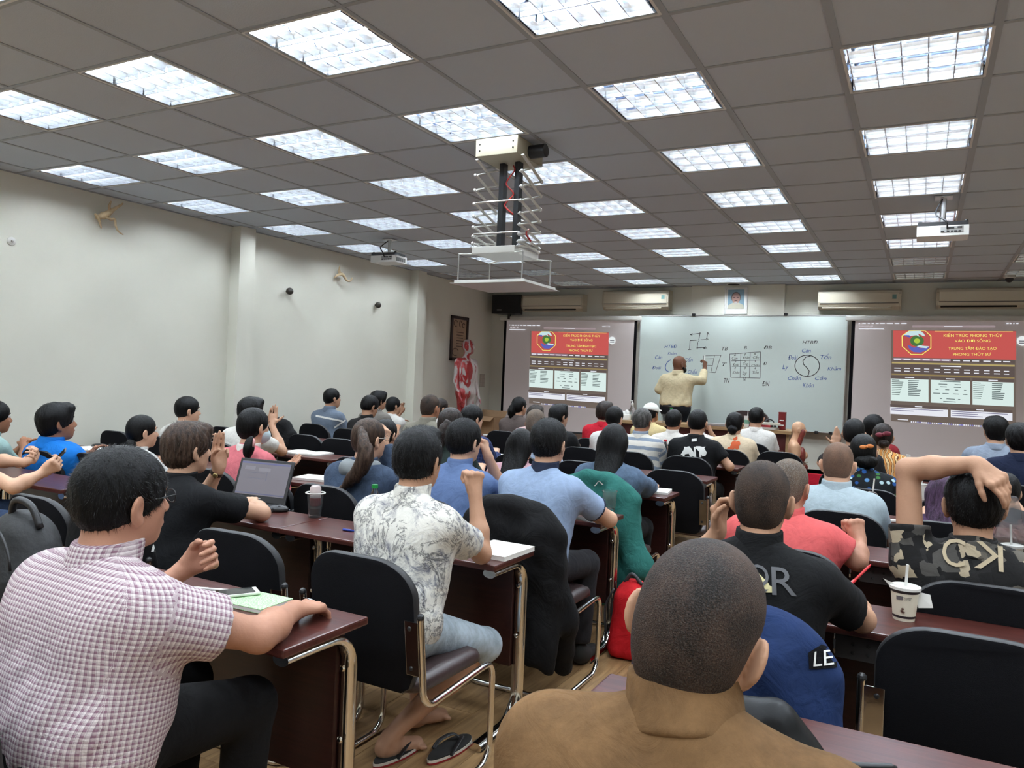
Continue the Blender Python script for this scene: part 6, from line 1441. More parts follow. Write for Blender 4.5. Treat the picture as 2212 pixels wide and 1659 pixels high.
tj, tb, tbv = over_chair(P30, 'draped_jacket', 'teal rain jacket draped over the chair of the long-haired woman', teal, [0.50,0.40,0.35,0.30,0.26,0.24], wd=0.25, top=0.91, amp=0.009, extra=[cone((cx+0.15,cy-0.31,0.82),(cx+0.30,cy-0.30,0.42),0.07,0.085,0.05), cone((cx+0.30,cy-0.30,0.42),(cx+0.20,cy-0.25,0.16),0.08,0.05,0.05), cone((cx+0.05,cy-0.32,0.7),(cx+0.10,cy-0.33,0.22),0.06,0.06,0.05)])
decal(dict(bvh=tbv, base=tb, o=tj), *text_verts('Λ'), [(1283,1050),(1304,1047),(1302,1037),(1285,1040)], prn_w, 'logo_print')
cx, cy, _ = P39['chair']
navy = plain('jacket_navy', (30,48,88), bump=0.3)
nj, nbs, nbv = over_chair(P39, 'draped_jacket', 'navy blue sweatshirt with white sleeve letters over the chair of the black polo man', navy, [0.45,0.42,0.42,0.44,0.44,0.46], wd=0.24, top=0.90, extra=[cone((cx+0.12,cy-0.32,0.82),(cx+0.21,cy-0.31,0.60),0.060,0.062,0.05), cone((cx+0.21,cy-0.31,0.60),(cx+0.23,cy-0.30,0.36),0.062,0.055,0.05)])
nfo = dict(bvh=nbv, base=nbs, o=nj)
decal_poly(nfo, [(1746,1410),(1775,1392),(1808,1404),(1808,1442),(1748,1446)], MT['blackfab'], 'sleeve_band', 0.004); decal_text(nfo, 'L', [(1757,1440),(1776,1438),(1775,1405),(1760,1408)], prn_w, 'sleeve_letter'); decal_text(nfo, 'E', [(1780,1438),(1802,1435),(1799,1402),(1779,1405)], prn_w, 'sleeve_letter')
over_chair((-5.28, ROW[4]-0.25, 0), 'draped_jacket', 'black puffy jacket draped over a chair by the left wall', plain('jacket_puffy', (15,15,17), bump=0.5), 0.62, wd=0.24, top=0.97, amp=0.014, res=0.018)
cx, cy, _ = P3['chair']
st_j, sb, sv = over_chair(P3, 'draped_jacket', 'black track jacket with white stripes over the chair of the black T-shirt man', blk, 0.45, wd=0.20, top=0.90)
for dx in (0,8): decal_poly(dict(bvh=sv, base=sb, o=st_j), [(336+dx,1158),(341+dx,1158),(332+dx,1192),(326+dx,1192)], prn_w, 'white_stripe')
# monk's bag on the chair side
lea = mat('black_leather', (0.005,0.005,0.0055), 0.45, spec=0.22, bump=(18,0.25,5))
pb = at(1640,1560,-2.28)
soft('leather_bag', 'black leather bag slumped beside the monk on the desk', 'bag', [ell((pb[0]-0.02,-2.30,0.84), (0.125,0.075,0.15), None, 0.05), ell((pb[0]+0.06,-2.30,0.80), (0.09,0.07,0.13), None, 0.05), cone((pb[0]-0.10,-2.32,0.88),(pb[0]+0.03,-2.30,0.97),0.030,0.022,0.03), cone((pb[0]+0.03,-2.30,0.97),(pb[0]+0.11,-2.29,0.86),0.022,0.028,0.03)], lea, 0.010, 0.006, 30)
# black backpack at left, on the chair beside the plaid man
pb = at(35,1250,-2.15)
o, b0, _ = soft('backpack', 'black backpack at the left edge behind the plaid man', 'backpack', [ell((pb[0]-0.02,-2.12,0.80), (0.16,0.11,0.20), None, 0.05), ell((pb[0],-2.14,0.74), (0.15,0.12,0.14), None, 0.05)], mat('nylon_black', (0.006,0.006,0.007), 0.6, bump=(40,0.3,3)), 0.012, 0.004)
B().tube(smooth_path([(pb[0]-0.06,-2.14,0.96),(pb[0]-0.02,-2.15,1.03),(pb[0]+0.05,-2.14,1.02),(pb[0]+0.09,-2.13,0.95)],5), 0.012, 8).build('handle', MT['blackplastic'], o, loc=tuple(-b0), smooth=True)
B().tube([(pb[0]+0.14*math.cos(t_)-0.02,-2.235,0.80+0.17*math.sin(t_)) for t_ in np.linspace(0.2,2.9,14)], 0.005, 6).build('zip', MT['blackplastic'], o, loc=tuple(-b0), smooth=True)
chair(at(10,1300,-2.30)[0]-0.05, ROW[0]-0.36, 'black cantilever chair left of the plaid man at the left edge', 0.1)
# red backpack on the floor
pf = atz(1338,1432,0.0); rx, ry = pf[0], pf[1]+0.16
o, b0, _ = soft('backpack', 'red backpack standing on the floor by the aisle', 'backpack', [cone((rx+sx*0.045,ry+sy*0.085,0.05),(rx+sx*0.030-0.01,ry+sy*0.060,0.36-0.02*abs(sy-1)),0.052,0.040,0.06) for sx in (-1,1) for sy in (-1,0,1)]+[ell((rx+0.075,ry-0.02,0.15),(0.045,0.10,0.10),None,0.02), half((0,0,0.004),(0,0,-1),0.01)], plain('nylon_red', (190,28,36), bump=0.3), 0.011, 0.004)
gb = mat('bag_grey', (0.05,0.05,0.055), 0.6)
B().tube(smooth_path([(rx-0.05,ry+0.02,0.39),(rx-0.01,ry+0.02,0.44),(rx+0.05,ry+0.02,0.39)],5), 0.011, 8).build('handle', gb, o, loc=tuple(-b0), smooth=True)
for s_ in (-1,1): B().tube(smooth_path([(rx-0.09,ry+0.05*s_,0.36),(rx-0.135,ry+0.05*s_,0.25),(rx-0.12,ry+0.06*s_,0.10)],5), 0.014, 8, flat=0.4).build('shoulder_strap', gb, o, loc=tuple(-b0), smooth=True)
B().tube([(rx+0.108+0.0*t_,ry-0.02+0.085*math.cos(t_),0.23+0.12*math.sin(t_)) for t_ in np.linspace(0,PI,12)], 0.004, 6).build('zip', MT['blackplastic'], o, loc=tuple(-b0), smooth=True)
# flip-flops
def flipflop(x, y, rz, label):
    e = empty('flip_flop', (x, y, 0.002), rz)
    out = [(0.045*math.sin(t_)*(1.0+0.18*math.cos(t_)), 0.135*math.cos(t_)) for t_ in np.linspace(0,2*PI,28)[:-1]][::-1]
    B().prism(out, 0, 0.008).build('red_outsole', mat('sole_red', lin((150,36,40)), 0.6), e)
    B().prism([(a*1.01,b*1.005) for a,b in out], 0.008, 0.018).build('white_midsole', mat('sole_white', (0.7,0.66,0.6), 0.7), e)
    B().prism([(a*0.97,b*0.985) for a,b in out], 0.018, 0.022).build('footbed', MT['rubber'], e)
    for s_ in (-1,1): B().tube(smooth_path([(0.0,0.075,0.024),(s_*0.022,0.05,0.048),(s_*0.042,-0.01,0.040),(s_*0.044,-0.05,0.018)],6), 0.010, 8, flat=0.35).build('strap', MT['blackplastic'], e, smooth=True)
    B().tube([(0,0.078,0.02),(0,0.074,0.036)], 0.006, 8).build('toe_post', MT['blackplastic'], e); tag(e, label, 'sandal', 'flip-flops')
for (h_, t_, lab) in (((816,1646),(900,1598),'black flip-flop under the bare foot of the marble-print man'),((930,1640),(1010,1590),'black flip-flop with red sole lying empty on the floor')):
    a_, b_ = atz(*h_, 0.02), atz(*t_, 0.02); m_ = (a_+b_)/2; d_ = b_-a_; flipflop(m_[0], m_[1], math.atan2(-d_[0], d_[1]), lab)

# ------------------------------------------------------------------ things on desks
def on_desk(px, py, mx=0.05, my=0.05):
    p = atz(px, py, DZ); k_ = min(range(8), key=lambda q: abs(ROW[q]+0.18-p[1])); p[1] = min(max(p[1], ROW[k_]+my), ROW[k_]+0.36-my)
    rg = [(-6.19,-3.98),(-3.45,-1.09),(-0.30,2.05)]; r_ = min(rg, key=lambda g_: max(g_[0]-p[0], p[0]-g_[1], 0)); p[0] = min(max(p[0], r_[0]+mx), r_[1]-mx); return p
def book(px, py, rz, w_, d_, label, h=0.012, m_=None, kind='closed'):
    p = on_desk(px, py, w_/2, d_/2+0.01 if d_ < 0.33 else 0.17); e = empty('notebook', (p[0], p[1], DZ+0.001), rz)
    if kind == 'open':
        for s_ in (-1,1):
            b = B(); n = 7; vs = []; fs = []
            for i in range(n):
                t = i/(n-1); x = s_*t*w_/2; z = 0.004+h*(math.sin(t*PI*0.8)*0.7+0.3)
                vs += [(x,-d_/2,z),(x,d_/2,z),(x,-d_/2,0.0),(x,d_/2,0.0)]
            for i in range(n-1):
                a = i*4; q = [(a,a+4,a+5,a+1),(a,a+2,a+6,a+4),(a+1,a+5,a+7,a+3)]; fs += [f if s_ > 0 else f[::-1] for f in q]
            fs.append(((n-1)*4,(n-1)*4+2,(n-1)*4+3,(n-1)*4+1) if s_ > 0 else ((n-1)*4,(n-1)*4+1,(n-1)*4+3,(n-1)*4+2))
            b.add(vs, fs); b.build('pages', MT['paper'], e, smooth=False)
        B().box((0,0,0.001), (w_*1.01,d_*1.01,0.002)).build('cover', m_ or mat('cover_grey', (0.3,0.3,0.32), 0.6), e)
    else:
        B().box((0,0,h/2+0.001), (w_,d_,h), bev=0.001).build('pages', MT['paper'], e); B().box((0,0,h+0.0022), (w_*1.005,d_*1.005,0.002)).build('cover', m_ or MT['paper'], e); B().box((0,0,0.0008), (w_*1.005,d_*1.005,0.0016)).build('back_cover', m_ or MT['paper'], e)
    tag(e, label, 'notebook', 'notebooks and papers on desks'); return e
def pen(p, rz, m_, label, tilt=0.0):
    e = empty('pen', p, rz); e.rotation_euler = (0, -tilt, rz)
    B().tube([(-0.065,0,0),(0.055,0,0),(0.066,0,0)], [0.0045,0.0045,0.0012], 8).build('barrel', m_, e, smooth=True); B().tube([(-0.07,0,0),(-0.02,0,0)], 0.0055, 8).build('pen_cap', m_, e, smooth=True); B().box((-0.045,0.006,0), (0.035,0.003,0.004)).build('clip', MT['alu'], e)
    tag(e, label, 'pen', 'pens'); return e
blu = mat('pen_blue', lin((40,64,160)), 0.35); redp = mat('pen_red', lin((200,44,52)), 0.35)
book(1100,1192,-0.03,0.21,0.26,'white writing pad by the marble-print man\'s elbow',0.016)
green = fabric('green_cover', lambda nt,u,v,vec: lin((176,226,160)), bump=0.0)
def f_dots(nt):
    pass
gm = bpy.data.materials.new('green_honeycomb'); gm.use_nodes = True; nt = gm.node_tree; tcn = N(nt,'ShaderNodeTexCoord'); vo = N(nt,'ShaderNodeTexVoronoi',{'Vector': tcn.outputs['Object'],'Scale':140},feature='DISTANCE_TO_EDGE'); mrn = N(nt,'ShaderNodeMapRange',{'Value':vo.outputs['Distance'],'From Min':0.05,'From Max':0.16}); cc = mixc(nt, mrn.outputs[0], lin((206,240,196)), lin((150,212,142))); nt.links.new(cc, nt.nodes['Principled BSDF'].inputs['Base Color'])
book(546,1303,0.05,0.20,0.145,'green patterned notebook under the phone',0.010,gm)
p = on_desk(508,1294); e = empty('mobile_phone', (p[0], p[1], DZ+0.0165), -0.55); B().box((0,0,0.004), (0.072,0.145,0.009), bev=0.004).build('case', MT['white'], e); B().box((0,0,0.0088), (0.064,0.115,0.0012)).build('screen', mat('phone_glass',(0.02,0.022,0.025),0.06), e); B().lathe([(0.005,0),(0.005,0.0008)], n=12).build('home_button', MT['white'], e, loc=(0,-0.064,0.0086)); tag(e, 'white phone lying on the green notebook', 'phone')
p = on_desk(452,1284); pen((p[0],p[1],DZ+0.006), 0.35, blu, 'blue ballpoint pen beside the phone'); p = on_desk(462,1277); pen((p[0],p[1],DZ+0.006), 0.40, MT['white'], 'white and blue pen next to the ballpoint')
p = on_desk(768,1150); pen((p[0],p[1],DZ+0.006), 0.1, blu, 'blue and white pen left of the marble-print man')
w_ = P39['arms'][1][2]; pen(tuple(np.array(w_)+np.array([0.02,0.03,0.065])), 0.9, redp, 'red pen in the hand of the black polo man', 0.6)
p = atz(1860,1652,DZ+0.01); e = pen((p[0],p[1],DZ+0.008), 0.5, MT['blackplastic'], 'black pen on the nearest right desk'); e.scale = (1.1,1.6,1.6)
# laptop
p = on_desk(545,1088); e = empty('laptop', (at(520,1080,-0.70)[0]+0.02, -0.70, DZ+0.001), 0.12)
B().box((0,0,0.011), (0.36,0.245,0.022), bev=0.004).build('base', mat('laptop_grey',(0.05,0.05,0.055),0.4), e); B().box((0,0.0,0.0225), (0.32,0.11,0.002)).build('keyboard', MT['blackplastic'], e, loc=(0,0.04,0)); B().box((0,0,0), (0.09,0.06,0.001)).build('touchpad', mat('pad_grey',(0.10,0.10,0.11),0.4), e, loc=(0,-0.075,0.0228))
R0 = Matrix.Rotation(0.30, 4, 'X')
lid = B(); lid.box((0,0,0.118), (0.36,0.010,0.236), bev=0.003); lid = lid.build('lid', MT['blackplastic'], e, loc=(0,0.115,0.022), rot=(-0.32,0,0))
scr = B().box((0,0,0), (0.325,0.002,0.185)).build('screen', mat('laptop_screen',(0.05,0.05,0.06),0.25,emis=lin((126,122,130)),estr=0.75), lid, loc=(0,-0.006,0.128))
for (x, z, w2, h2, c_) in ((0,0.084,0.325,0.008,(96,100,150)),(-0.05,0.03,0.11,0.002,(84,88,110)),(-0.10,0.055,0.07,0.02,(138,136,146)),(0.0,0.05,0.08,0.02,(140,138,146)),(0,-0.084,0.325,0.006,(92,96,128)),(-0.04,0.0,0.14,0.002,(100,104,124)),(0.02,0.015,0.002,0.05,(96,100,122))):
    B().box((0,0,0), (w2,0.0015,h2)).build('screen_window', mat('lap_%d_%d_%d' % c_, (0.05,0.05,0.06), 0.3, emis=lin(c_), estr=0.75), lid, loc=(x,-0.0072,0.128+z))
B().box((0,0,0), (0.03,0.001,0.006)).build('logo', MT['alu'], lid, loc=(0,-0.0056,0.020)); tag(e, 'open black laptop in front of the black T-shirt man', 'laptop')
p = on_desk(608,1104); e = empty('computer_mouse', (p[0],p[1],DZ+0.001), -0.9); V, Q = solid([ell((0,0,0.010),(0.032,0.055,0.026),None,0.01), half((0,0,0.001),(0,0,-1),0.002)], 0.005); obj('shell', quad_mesh('shell', V, Q, MT['blackplastic']), e); B().tube([(0,0.02,0.034),(0,0.035,0.031)], 0.004, 8).build('scroll_wheel', MT['rubber'], e)
for s_ in (-1,1): B().box((0,0,0), (0.010,0.012,0.004)).build('side_button', mat('btn',(0.10,0.10,0.11),0.4), e, loc=(s_*0.018,0.005,0.031))
tag(e, 'black computer mouse beside the laptop', 'mouse')
def cup(px, py, r, h, label, name='plastic_cup', taper=0.75, liquid=None, lid=None, straw=None, band=None, mt=None, zb=None, xy=None):
    p = on_desk(px, py, r, r) if xy is None else np.array(xy); z = DZ if zb is None else zb; e = empty(name, (p[0],p[1],z+0.001)); m_ = mt or MT['glassy']; rb = r*taper
    b = B(); b.lathe([(rb,0),(rb+(r-rb)*0.5,h*0.5),(r,h),(r+0.003,h),(r+0.003,h-0.003),(r-0.0012,h-0.003),(rb+(r-rb)*0.5-0.0012,h*0.5),(rb-0.0012,0.002)], n=28); b.build('cup_wall', m_, e, smooth=True, auto=40)
    if liquid: b = B(); f = liquid[0]; b.lathe([(rb-0.002,0.003),(rb+(r-rb)*f-0.002,h*f)], n=24); b.build('drink', liquid[1], e, smooth=True, auto=40)
    if lid == 'flat': b = B(); b.lathe([(r+0.004,h-0.006),(r+0.004,h+0.003),(r*0.9,h+0.006),(r*0.88,h+0.003)], n=28); b.build('lid', MT['white'], e)
    if lid == 'dome': b = B(); b.lathe([(r+0.004,h-0.004)]+[(r*math.cos(t_),h+0.045*math.sin(t_)) for t_ in np.linspace(0,1.3,7)], n=28, cap=False); b.build('dome_lid', MT['glassy'], e, smooth=True)
    if straw: B().tube([(0.0,0,h*0.3),(straw[0],straw[1],h+straw[2])], 0.0045, 8).build('straw', MT['white'], e)
    for (z0_, z1_, c_) in (band or []):
        r0, r1 = rb+(r-rb)*z0_/h, rb+(r-rb)*z1_/h; b = B(); b.lathe([(r0+0.0006,z0_),(r1+0.0006,z1_)], n=28, cap=False); b.build('printed_band', c_, e, smooth=True)
    tag(e, label, 'cup'); return e
dkb = mat('band_dark', lin((44,36,40)), 0.5); cardc = mat('cup_card', lin((232,226,208)), 0.5)
ce_ = cup(1952,1338,0.045,0.110,'white coffee cup with brown bands and white straw on right desk', 'coffee_cup', 0.74, None, 'flat', (0.004,0.0,0.075), [(0.010,0.018,dkb),(0.094,0.104,dkb)], cardc)
p = np.array(ce_.location)
cdir = nrm(CAM-p); cdir[2] = 0; cdir = nrm(cdir); cs_ = np.cross((0,0,1), cdir)
def cup_pt(u_, z): a = math.atan2(cdir[1], cdir[0])+u_; r_ = 0.0333+(0.045-0.0333)*z/0.110+0.001; return (r_*math.cos(a), r_*math.sin(a), z)
def cup_quad(u0, u1, z0, z1, m_, name):
    b = B(); n = 5; vs = []; fs = []
    for i in range(n): u_ = u0+(u1-u0)*i/(n-1); vs += [cup_pt(u_,z0), cup_pt(u_,z1)]
    for i in range(n-1): fs.append((2*i,2*i+2,2*i+3,2*i+1))
    b.add(vs, fs); b.build(name, m_, ce_)
cup_quad(-0.62,-0.12,0.072,0.085,mat('label_grey', lin((110,104,108)), 0.6),'label_block'); cup_quad(-0.10,0.52,0.0815,0.083,mat('label_grey', lin((110,104,108)), 0.6),'label_line')
V, F = text_verts('COFFEE'); lo, hi = V.min(0), V.max(0); obj('label_text', new_mesh('label_text', [cup_pt(-0.05+0.5*(v[0]-lo[0])/(hi[0]-lo[0]), 0.0735+0.006*(v[1]-lo[1])/(hi[1]-lo[1])) for v in V], F, dkb), ce_)
for du, dz in ((0,0.0),(0.13,-0.004),(0.06,0.007)): 
    q = cup_pt(-0.18+du, 0.036+dz); B().ball((0,0,0), (0.0045,0.0045,0.003), 10, 6).build('coffee_bean_print', mat('bean', lin((72,44,34)), 0.6), ce_, loc=q)
fl_ = B(); fl_.add([(0.03,0.01,0.098),(0.075,0.0,0.095),(0.085,-0.01,0.055),(0.042,0.0,0.045)],[(0,1,2,3)]); fl_.build('napkin', MT['paper'], ce_)
fl_ = B(); fl_.add([(-0.02,-0.01,0.112),(-0.042,-0.005,0.100),(-0.068,-0.01,0.130)],[(0,1,2)]); fl_.build('peeled_film', MT['paper'], ce_)
p = at(1318,1108,0.48); cup(0,0,0.042,0.145,'clear plastic cup with water on desk end before the teal jacket','plastic_cup',0.72,(0.30,MT['water']), xy=(p[0],0.46,0))
e = cup(685,1116,0.043,0.125,'clear tumbler holding a printed drink can on the second row desk','tumbler',0.72)
B().lathe([(0.024,0.012),(0.028,0.018),(0.028,0.150),(0.022,0.160)], n=20).build('drink_can', mat('can_pale', lin((206,190,190)), 0.4), e, smooth=True, auto=40); B().lathe([(0.0285,0.06),(0.0285,0.10)], n=20, cap=False).build('can_label', mat('can_red', lin((190,90,96)), 0.4), e); B().lathe([(0.0285,0.045),(0.0285,0.056)], n=20, cap=False).build('barcode', MT['paper'], e); B().tube([(0.048*math.cos(t_),0.048*math.sin(t_),0.124) for t_ in np.linspace(0,2*PI,24)[:-1]], 0.004, 6, closed=True).build('cup_rim', MT['white'], e)
def bottle(p, r, h, label, cap_m, liq=None, lab=None, z=DZ):
    e = empty('bottle', (p[0],p[1],z+0.001)); pf_ = [(r*0.9,0),(r,0.01),(r,h*0.55),(r*0.96,h*0.62),(r*0.45,h*0.86),(r*0.42,h*0.92)]
    B().lathe(pf_, n=20).build('bottle_body', MT['glassy'], e, smooth=True, auto=40); B().lathe([(r*0.5,h*0.92),(r*0.5,h),(r*0.46,h*1.005)], n=16).build('bottle_cap', cap_m, e)
    if liq: B().lathe([(r*0.88,0.004),(r*0.93,0.012),(r*0.93,h*liq[0])], n=18).build('drink', liq[1], e, smooth=True, auto=40)
    if lab: B().lathe([(r*1.01,h*lab[0]),(r*1.01,h*lab[1])], n=20, cap=False).build('bottle_label', lab[2], e)
    tag(e, label, 'bottle', 'drink bottles'); return e
p = at(815,1060,-0.60); bottle((p[0],-0.62), 0.032, 0.205, 'tea bottle with green cap and yellow label', mat('cap_green', lin((30,150,70)), 0.4), None, (0.30,0.62,mat('label_yellow', lin((214,206,40)), 0.5)))
p = at(1436,985,3.74); bottle((p[0],3.74), 0.033, 0.215, 'clear bottle with pink drink and red cap', mat('cap_red', lin((206,40,52)), 0.4), (0.42,mat('pink_drink', lin((214,60,96)), 0.2)), None)
p = at(1412,985,3.76); cup(0,0,0.05,0.12,'clear cup beside the pink drink bottle', taper=0.8, xy=(p[0],3.76,0))
p = at(1962,985,3.82); bottle((p[0],3.82), 0.034, 0.24, 'tall water bottle with blue label near right screen', MT['white'], None, (0.25,0.55,mat('label_blue', lin((44,64,140)), 0.5)))
p = at(1978,990,3.76); bottle((p[0],3.76), 0.028, 0.18, 'short water bottle with blue label near right screen', MT['white'], None, (0.10,0.45,mat('label_blue', lin((44,64,140)), 0.5)))
p = at(1992,1000,2.70); cup(0,0,0.042,0.115,'white cup with straw in the right block', taper=0.8, mt=MT['white'], straw=(0.006,0,0.05), xy=(p[0],2.70,0))
p = at(1882,1080,1.52); cup(0,0,0.042,0.12,'clear iced drink cup with dome lid and straw by the light blue polo man','iced_cup',0.75,(0.75,mat('ice_drink',(0.55,0.54,0.52),0.3)),'dome',(0.012,0,0.12), xy=(p[0],1.52,0))
p = at(2190,1120,0.42); e = cup(0,0,0.040,0.11,'paper cup in a clear plastic bag at right edge','bagged_cup',0.75,None,'flat',(-0.01,0,0.09),None,cardc, xy=(p[0],0.42,0))
V, Q = solid([ell((0,0,0.10),(0.085,0.07,0.10),None,0.03), cone((0,0,0.16),(-0.01,0,0.30),0.055,0.030,0.04), half((0,0,0.001),(0,0,-1),0.004)], 0.010, 0.0, lambda x,y,z: 0.006*np.sin(60*x+40*z)*np.sin(50*z-30*y)); obj('plastic_bag', quad_mesh('plastic_bag', V, Q, mat('bag_film',(0.9,0.92,0.93),0.18,trans=0.9,ior=1.05,alpha=0.45)), e)
for (px, py, rz, w_, d_, lab, kd) in ((682,978,0.1,0.40,0.26,'open notebook on the left block desk behind the pink woman','open'),(690,1036,0.2,0.30,0.20,'sheaf of papers on the desk left of the denim woman','flat'),(1085,942,-0.1,0.40,0.25,'open book on the desk of the navy check man','open'),(1062,974,0.2,0.36,0.22,'open magazine behind the chin-resting man','open'),(1434,1056,0.15,0.20,0.22,'notebook under the long-haired woman\'s hand','flat'),(195,972,0.1,0.30,0.22,'papers on the desk beside the bright blue polo man','flat'),(1295,997,0.0,0.34,0.20,'white paper on the desk behind the long-haired woman','flat'),(1048,1090,-0.2,0.22,0.22,'white pad in front of the mid blue shirt man','flat'),(1772,1318,0.0,0.21,0.26,'white pad under the black polo man\'s arm','flat'),(1418,955,0.0,0.3,0.2,'papers on the desk left of the striped shirt man','flat'),(1958,997,0.0,0.2,0.16,'small papers by the water bottles','flat')):
    book(px, py, rz, w_, d_, lab, 0.012, None, kd)
p = on_desk(250,967); e = empty('glasses_case', (p[0],p[1],DZ+0.001), 0.3); V, Q = solid([ell((0,0,0.02),(0.085,0.035,0.024),None,0.01), half((0,0,0.001),(0,0,-1),0.003)], 0.007); obj('case', quad_mesh('case', V, Q, MT['blackplastic']), e); B().tube([(-0.06,-0.03,0.02),(0.06,-0.03,0.02)], 0.002, 6).build('zip', MT['alu'], e); tag(e, 'black case on the desk near the left wall', 'case')
p = on_desk(1944,1124); e = empty('highlighter', (p[0],1.45,DZ+0.010), 0.4); B().tube([(-0.05,0,0),(0.03,0,0)], 0.010, 10).build('barrel', mat('hl_yellow', lin((226,230,40)), 0.4), e, smooth=True, auto=40); B().tube([(-0.055,0,0),(-0.02,0,0)], 0.0108, 10).build('pen_cap', MT['white'], e, smooth=True, auto=40); tag(e, 'yellow highlighter on the right block desk', 'highlighter')
# phone held at the left edge
wr, wl_ = P4['arms'][1][2], P4['arms'][-1][2]; pp = at(122,992,-0.86); e = empty('mobile_phone', pp); e.rotation_euler = (0.9,0.2,-0.6); B().box((0,0,0), (0.075,0.15,0.008), bev=0.003).build('case', mat('phone_brown', lin((72,62,56)), 0.4), e); B().box((0,0,0.0045), (0.068,0.14,0.001)).build('screen', mat('phone_glass',(0.02,0.022,0.025),0.06), e); tag(e, 'dark phone held by the person at the left edge', 'phone')

# ------------------------------------------------------------------ on and around the teacher's desk
def tp(px, py, y=6.62): p = at(px, py, y); return p[0], y
x, y = tp(1365,900); e = empty('spray_bottle', (x,y,ZD)); B().lathe([(0.045,0),(0.047,0.01),(0.047,0.14),(0.018,0.19),(0.016,0.21)], n=18).build('bottle_body', MT['glassy'], e, smooth=True, auto=40); B().lathe([(0.018,0.205),(0.018,0.235),(0.008,0.245),(0.008,0.275)], n=14).build('pump', MT['white'], e); B().tube([(0,0,0.27),(-0.035,0,0.265)], 0.007, 8).build('nozzle', MT['white'], e); tag(e, 'clear pump spray bottle on the teacher desk', 'bottle')
x, y = tp(1350,900,6.55); e = empty('tissue_pack', (x,y,ZD)); B().box((0,0,0.04), (0.16,0.11,0.08), bev=0.01).build('pack', MT['paper'], e); V, Q = solid([ell((0,0,0.09),(0.05,0.03,0.035),None,0.02), ell((0.03,0.01,0.11),(0.03,0.02,0.03),None,0.02)], 0.01, 0.0, lambda x,y,z: 0.006*np.sin(90*x+70*z)); obj('tissue', quad_mesh('tissue', V, Q, MT['paper']), e); tag(e, 'white tissue pack on the teacher desk', 'tissues')
x, y = tp(1690,905); e = empty('tin_box', (x,y,ZD)); rd = mat('tin_red', lin((112,24,26)), 0.4); B().box((0,0,0.11), (0.085,0.085,0.22), bev=0.006).build('tin', rd, e); 
for z in (0.06,0.12): B().box((0,-0.0435,z), (0.05,0.002,0.014)).build('printed_line', prn_w, e)
B().box((0,0,0.222), (0.088,0.088,0.012), bev=0.004).build('tin_lid', rd, e); tag(e, 'tall dark red tin on the teacher desk', 'tin')
x, y = tp(1655,915,6.55)
for q, (w_, d_, c_, dx) in enumerate(((0.30,0.22,(196,190,182),0.0),(0.26,0.20,(150,40,44),-0.06),(0.24,0.18,(206,202,190),0.05))):
    e = B().box((0,0,0.014), (w_,d_,0.028), bev=0.003).build('book', lmat('book_%d' % q, c_), None); e.location = (x+dx, y, ZD+q*0.029); e.rotation_euler = (0,0,0.2*q-0.2); tag(e, ['pale book at the bottom of the teacher desk pile','dark red book in the middle of the teacher desk pile','cream book on top of the teacher desk pile'][q], 'book', 'books on the teacher desk')
x, y = tp(1614,895); cup(0,0,0.038,0.15,'white and green drink cup with straw on the teacher desk', taper=0.8, mt=MT['white'], straw=(0.01,0,0.06), band=[(0.05,0.10,mat('band_green', lin((120,170,150)), 0.5))], zb=ZD, xy=(x,y,0))
x, y = tp(1450,880); bottle((x,y), 0.035, 0.20, 'tea bottle with green cap on the teacher desk', mat('cap_green', lin((30,150,70)), 0.4), (0.6,mat('tea', lin((196,150,96)), 0.2)), None, ZD)
x, y = tp(1436,888,6.55); cup(0,0,0.045,0.11,'clear plastic cup on the teacher desk', taper=0.8, zb=ZD, xy=(x,y,0))
x, y = tp(1415,880); e = empty('snack_bag', (x,y,ZD)); V, Q = solid([ell((0,0,0.07),(0.05,0.035,0.08),None,0.02), cone((0,0,0.13),(0.005,0,0.20),0.02,0.008,0.03), half((0,0,0.001),(0,0,-1),0.004)], 0.009, 0.0, lambda x,y,z: 0.005*np.sin(70*x+50*z)); obj('wrapper', quad_mesh('wrapper', V, Q, mat('wrapper_tan', lin((206,166,110)), 0.35)), e); B().tube([(0.0,0,0.17),(0.012,0,0.17)], 0.012, 8).build('bag_tie', redp, e); tag(e, 'tan snack bag on the teacher desk', 'bag')
x, y = tp(1663,895,6.75); e = empty('headset', (x,y,ZD)); B().tube([(0.07*math.cos(t_),0,0.10*math.sin(t_)+0.02) for t_ in np.linspace(0,PI,14)], 0.008, 8).build('band', MT['blackplastic'], e, smooth=True)
for s_ in (-1,1): B().ball((s_*0.07,0,0.025), (0.018,0.03,0.03), 10, 8).build('ear_cup', MT['blackplastic'], e, smooth=True)
tag(e, 'black headset on the teacher desk', 'headset')
x, y = tp(1550,905,6.55); e = empty('laptop', (x,y,ZD), PI); B().box((0,0,0.009), (0.34,0.23,0.018), bev=0.004).build('base', MT['alu'], e); B().box((0,0,0.0185), (0.28,0.1,0.001)).build('keyboard', MT['blackplastic'], e); B().box((0,0.12,0.025), (0.34,0.015,0.03), bev=0.004).build('lid', MT['alu'], e); tag(e, 'flat silver laptop on the teacher desk', 'laptop')
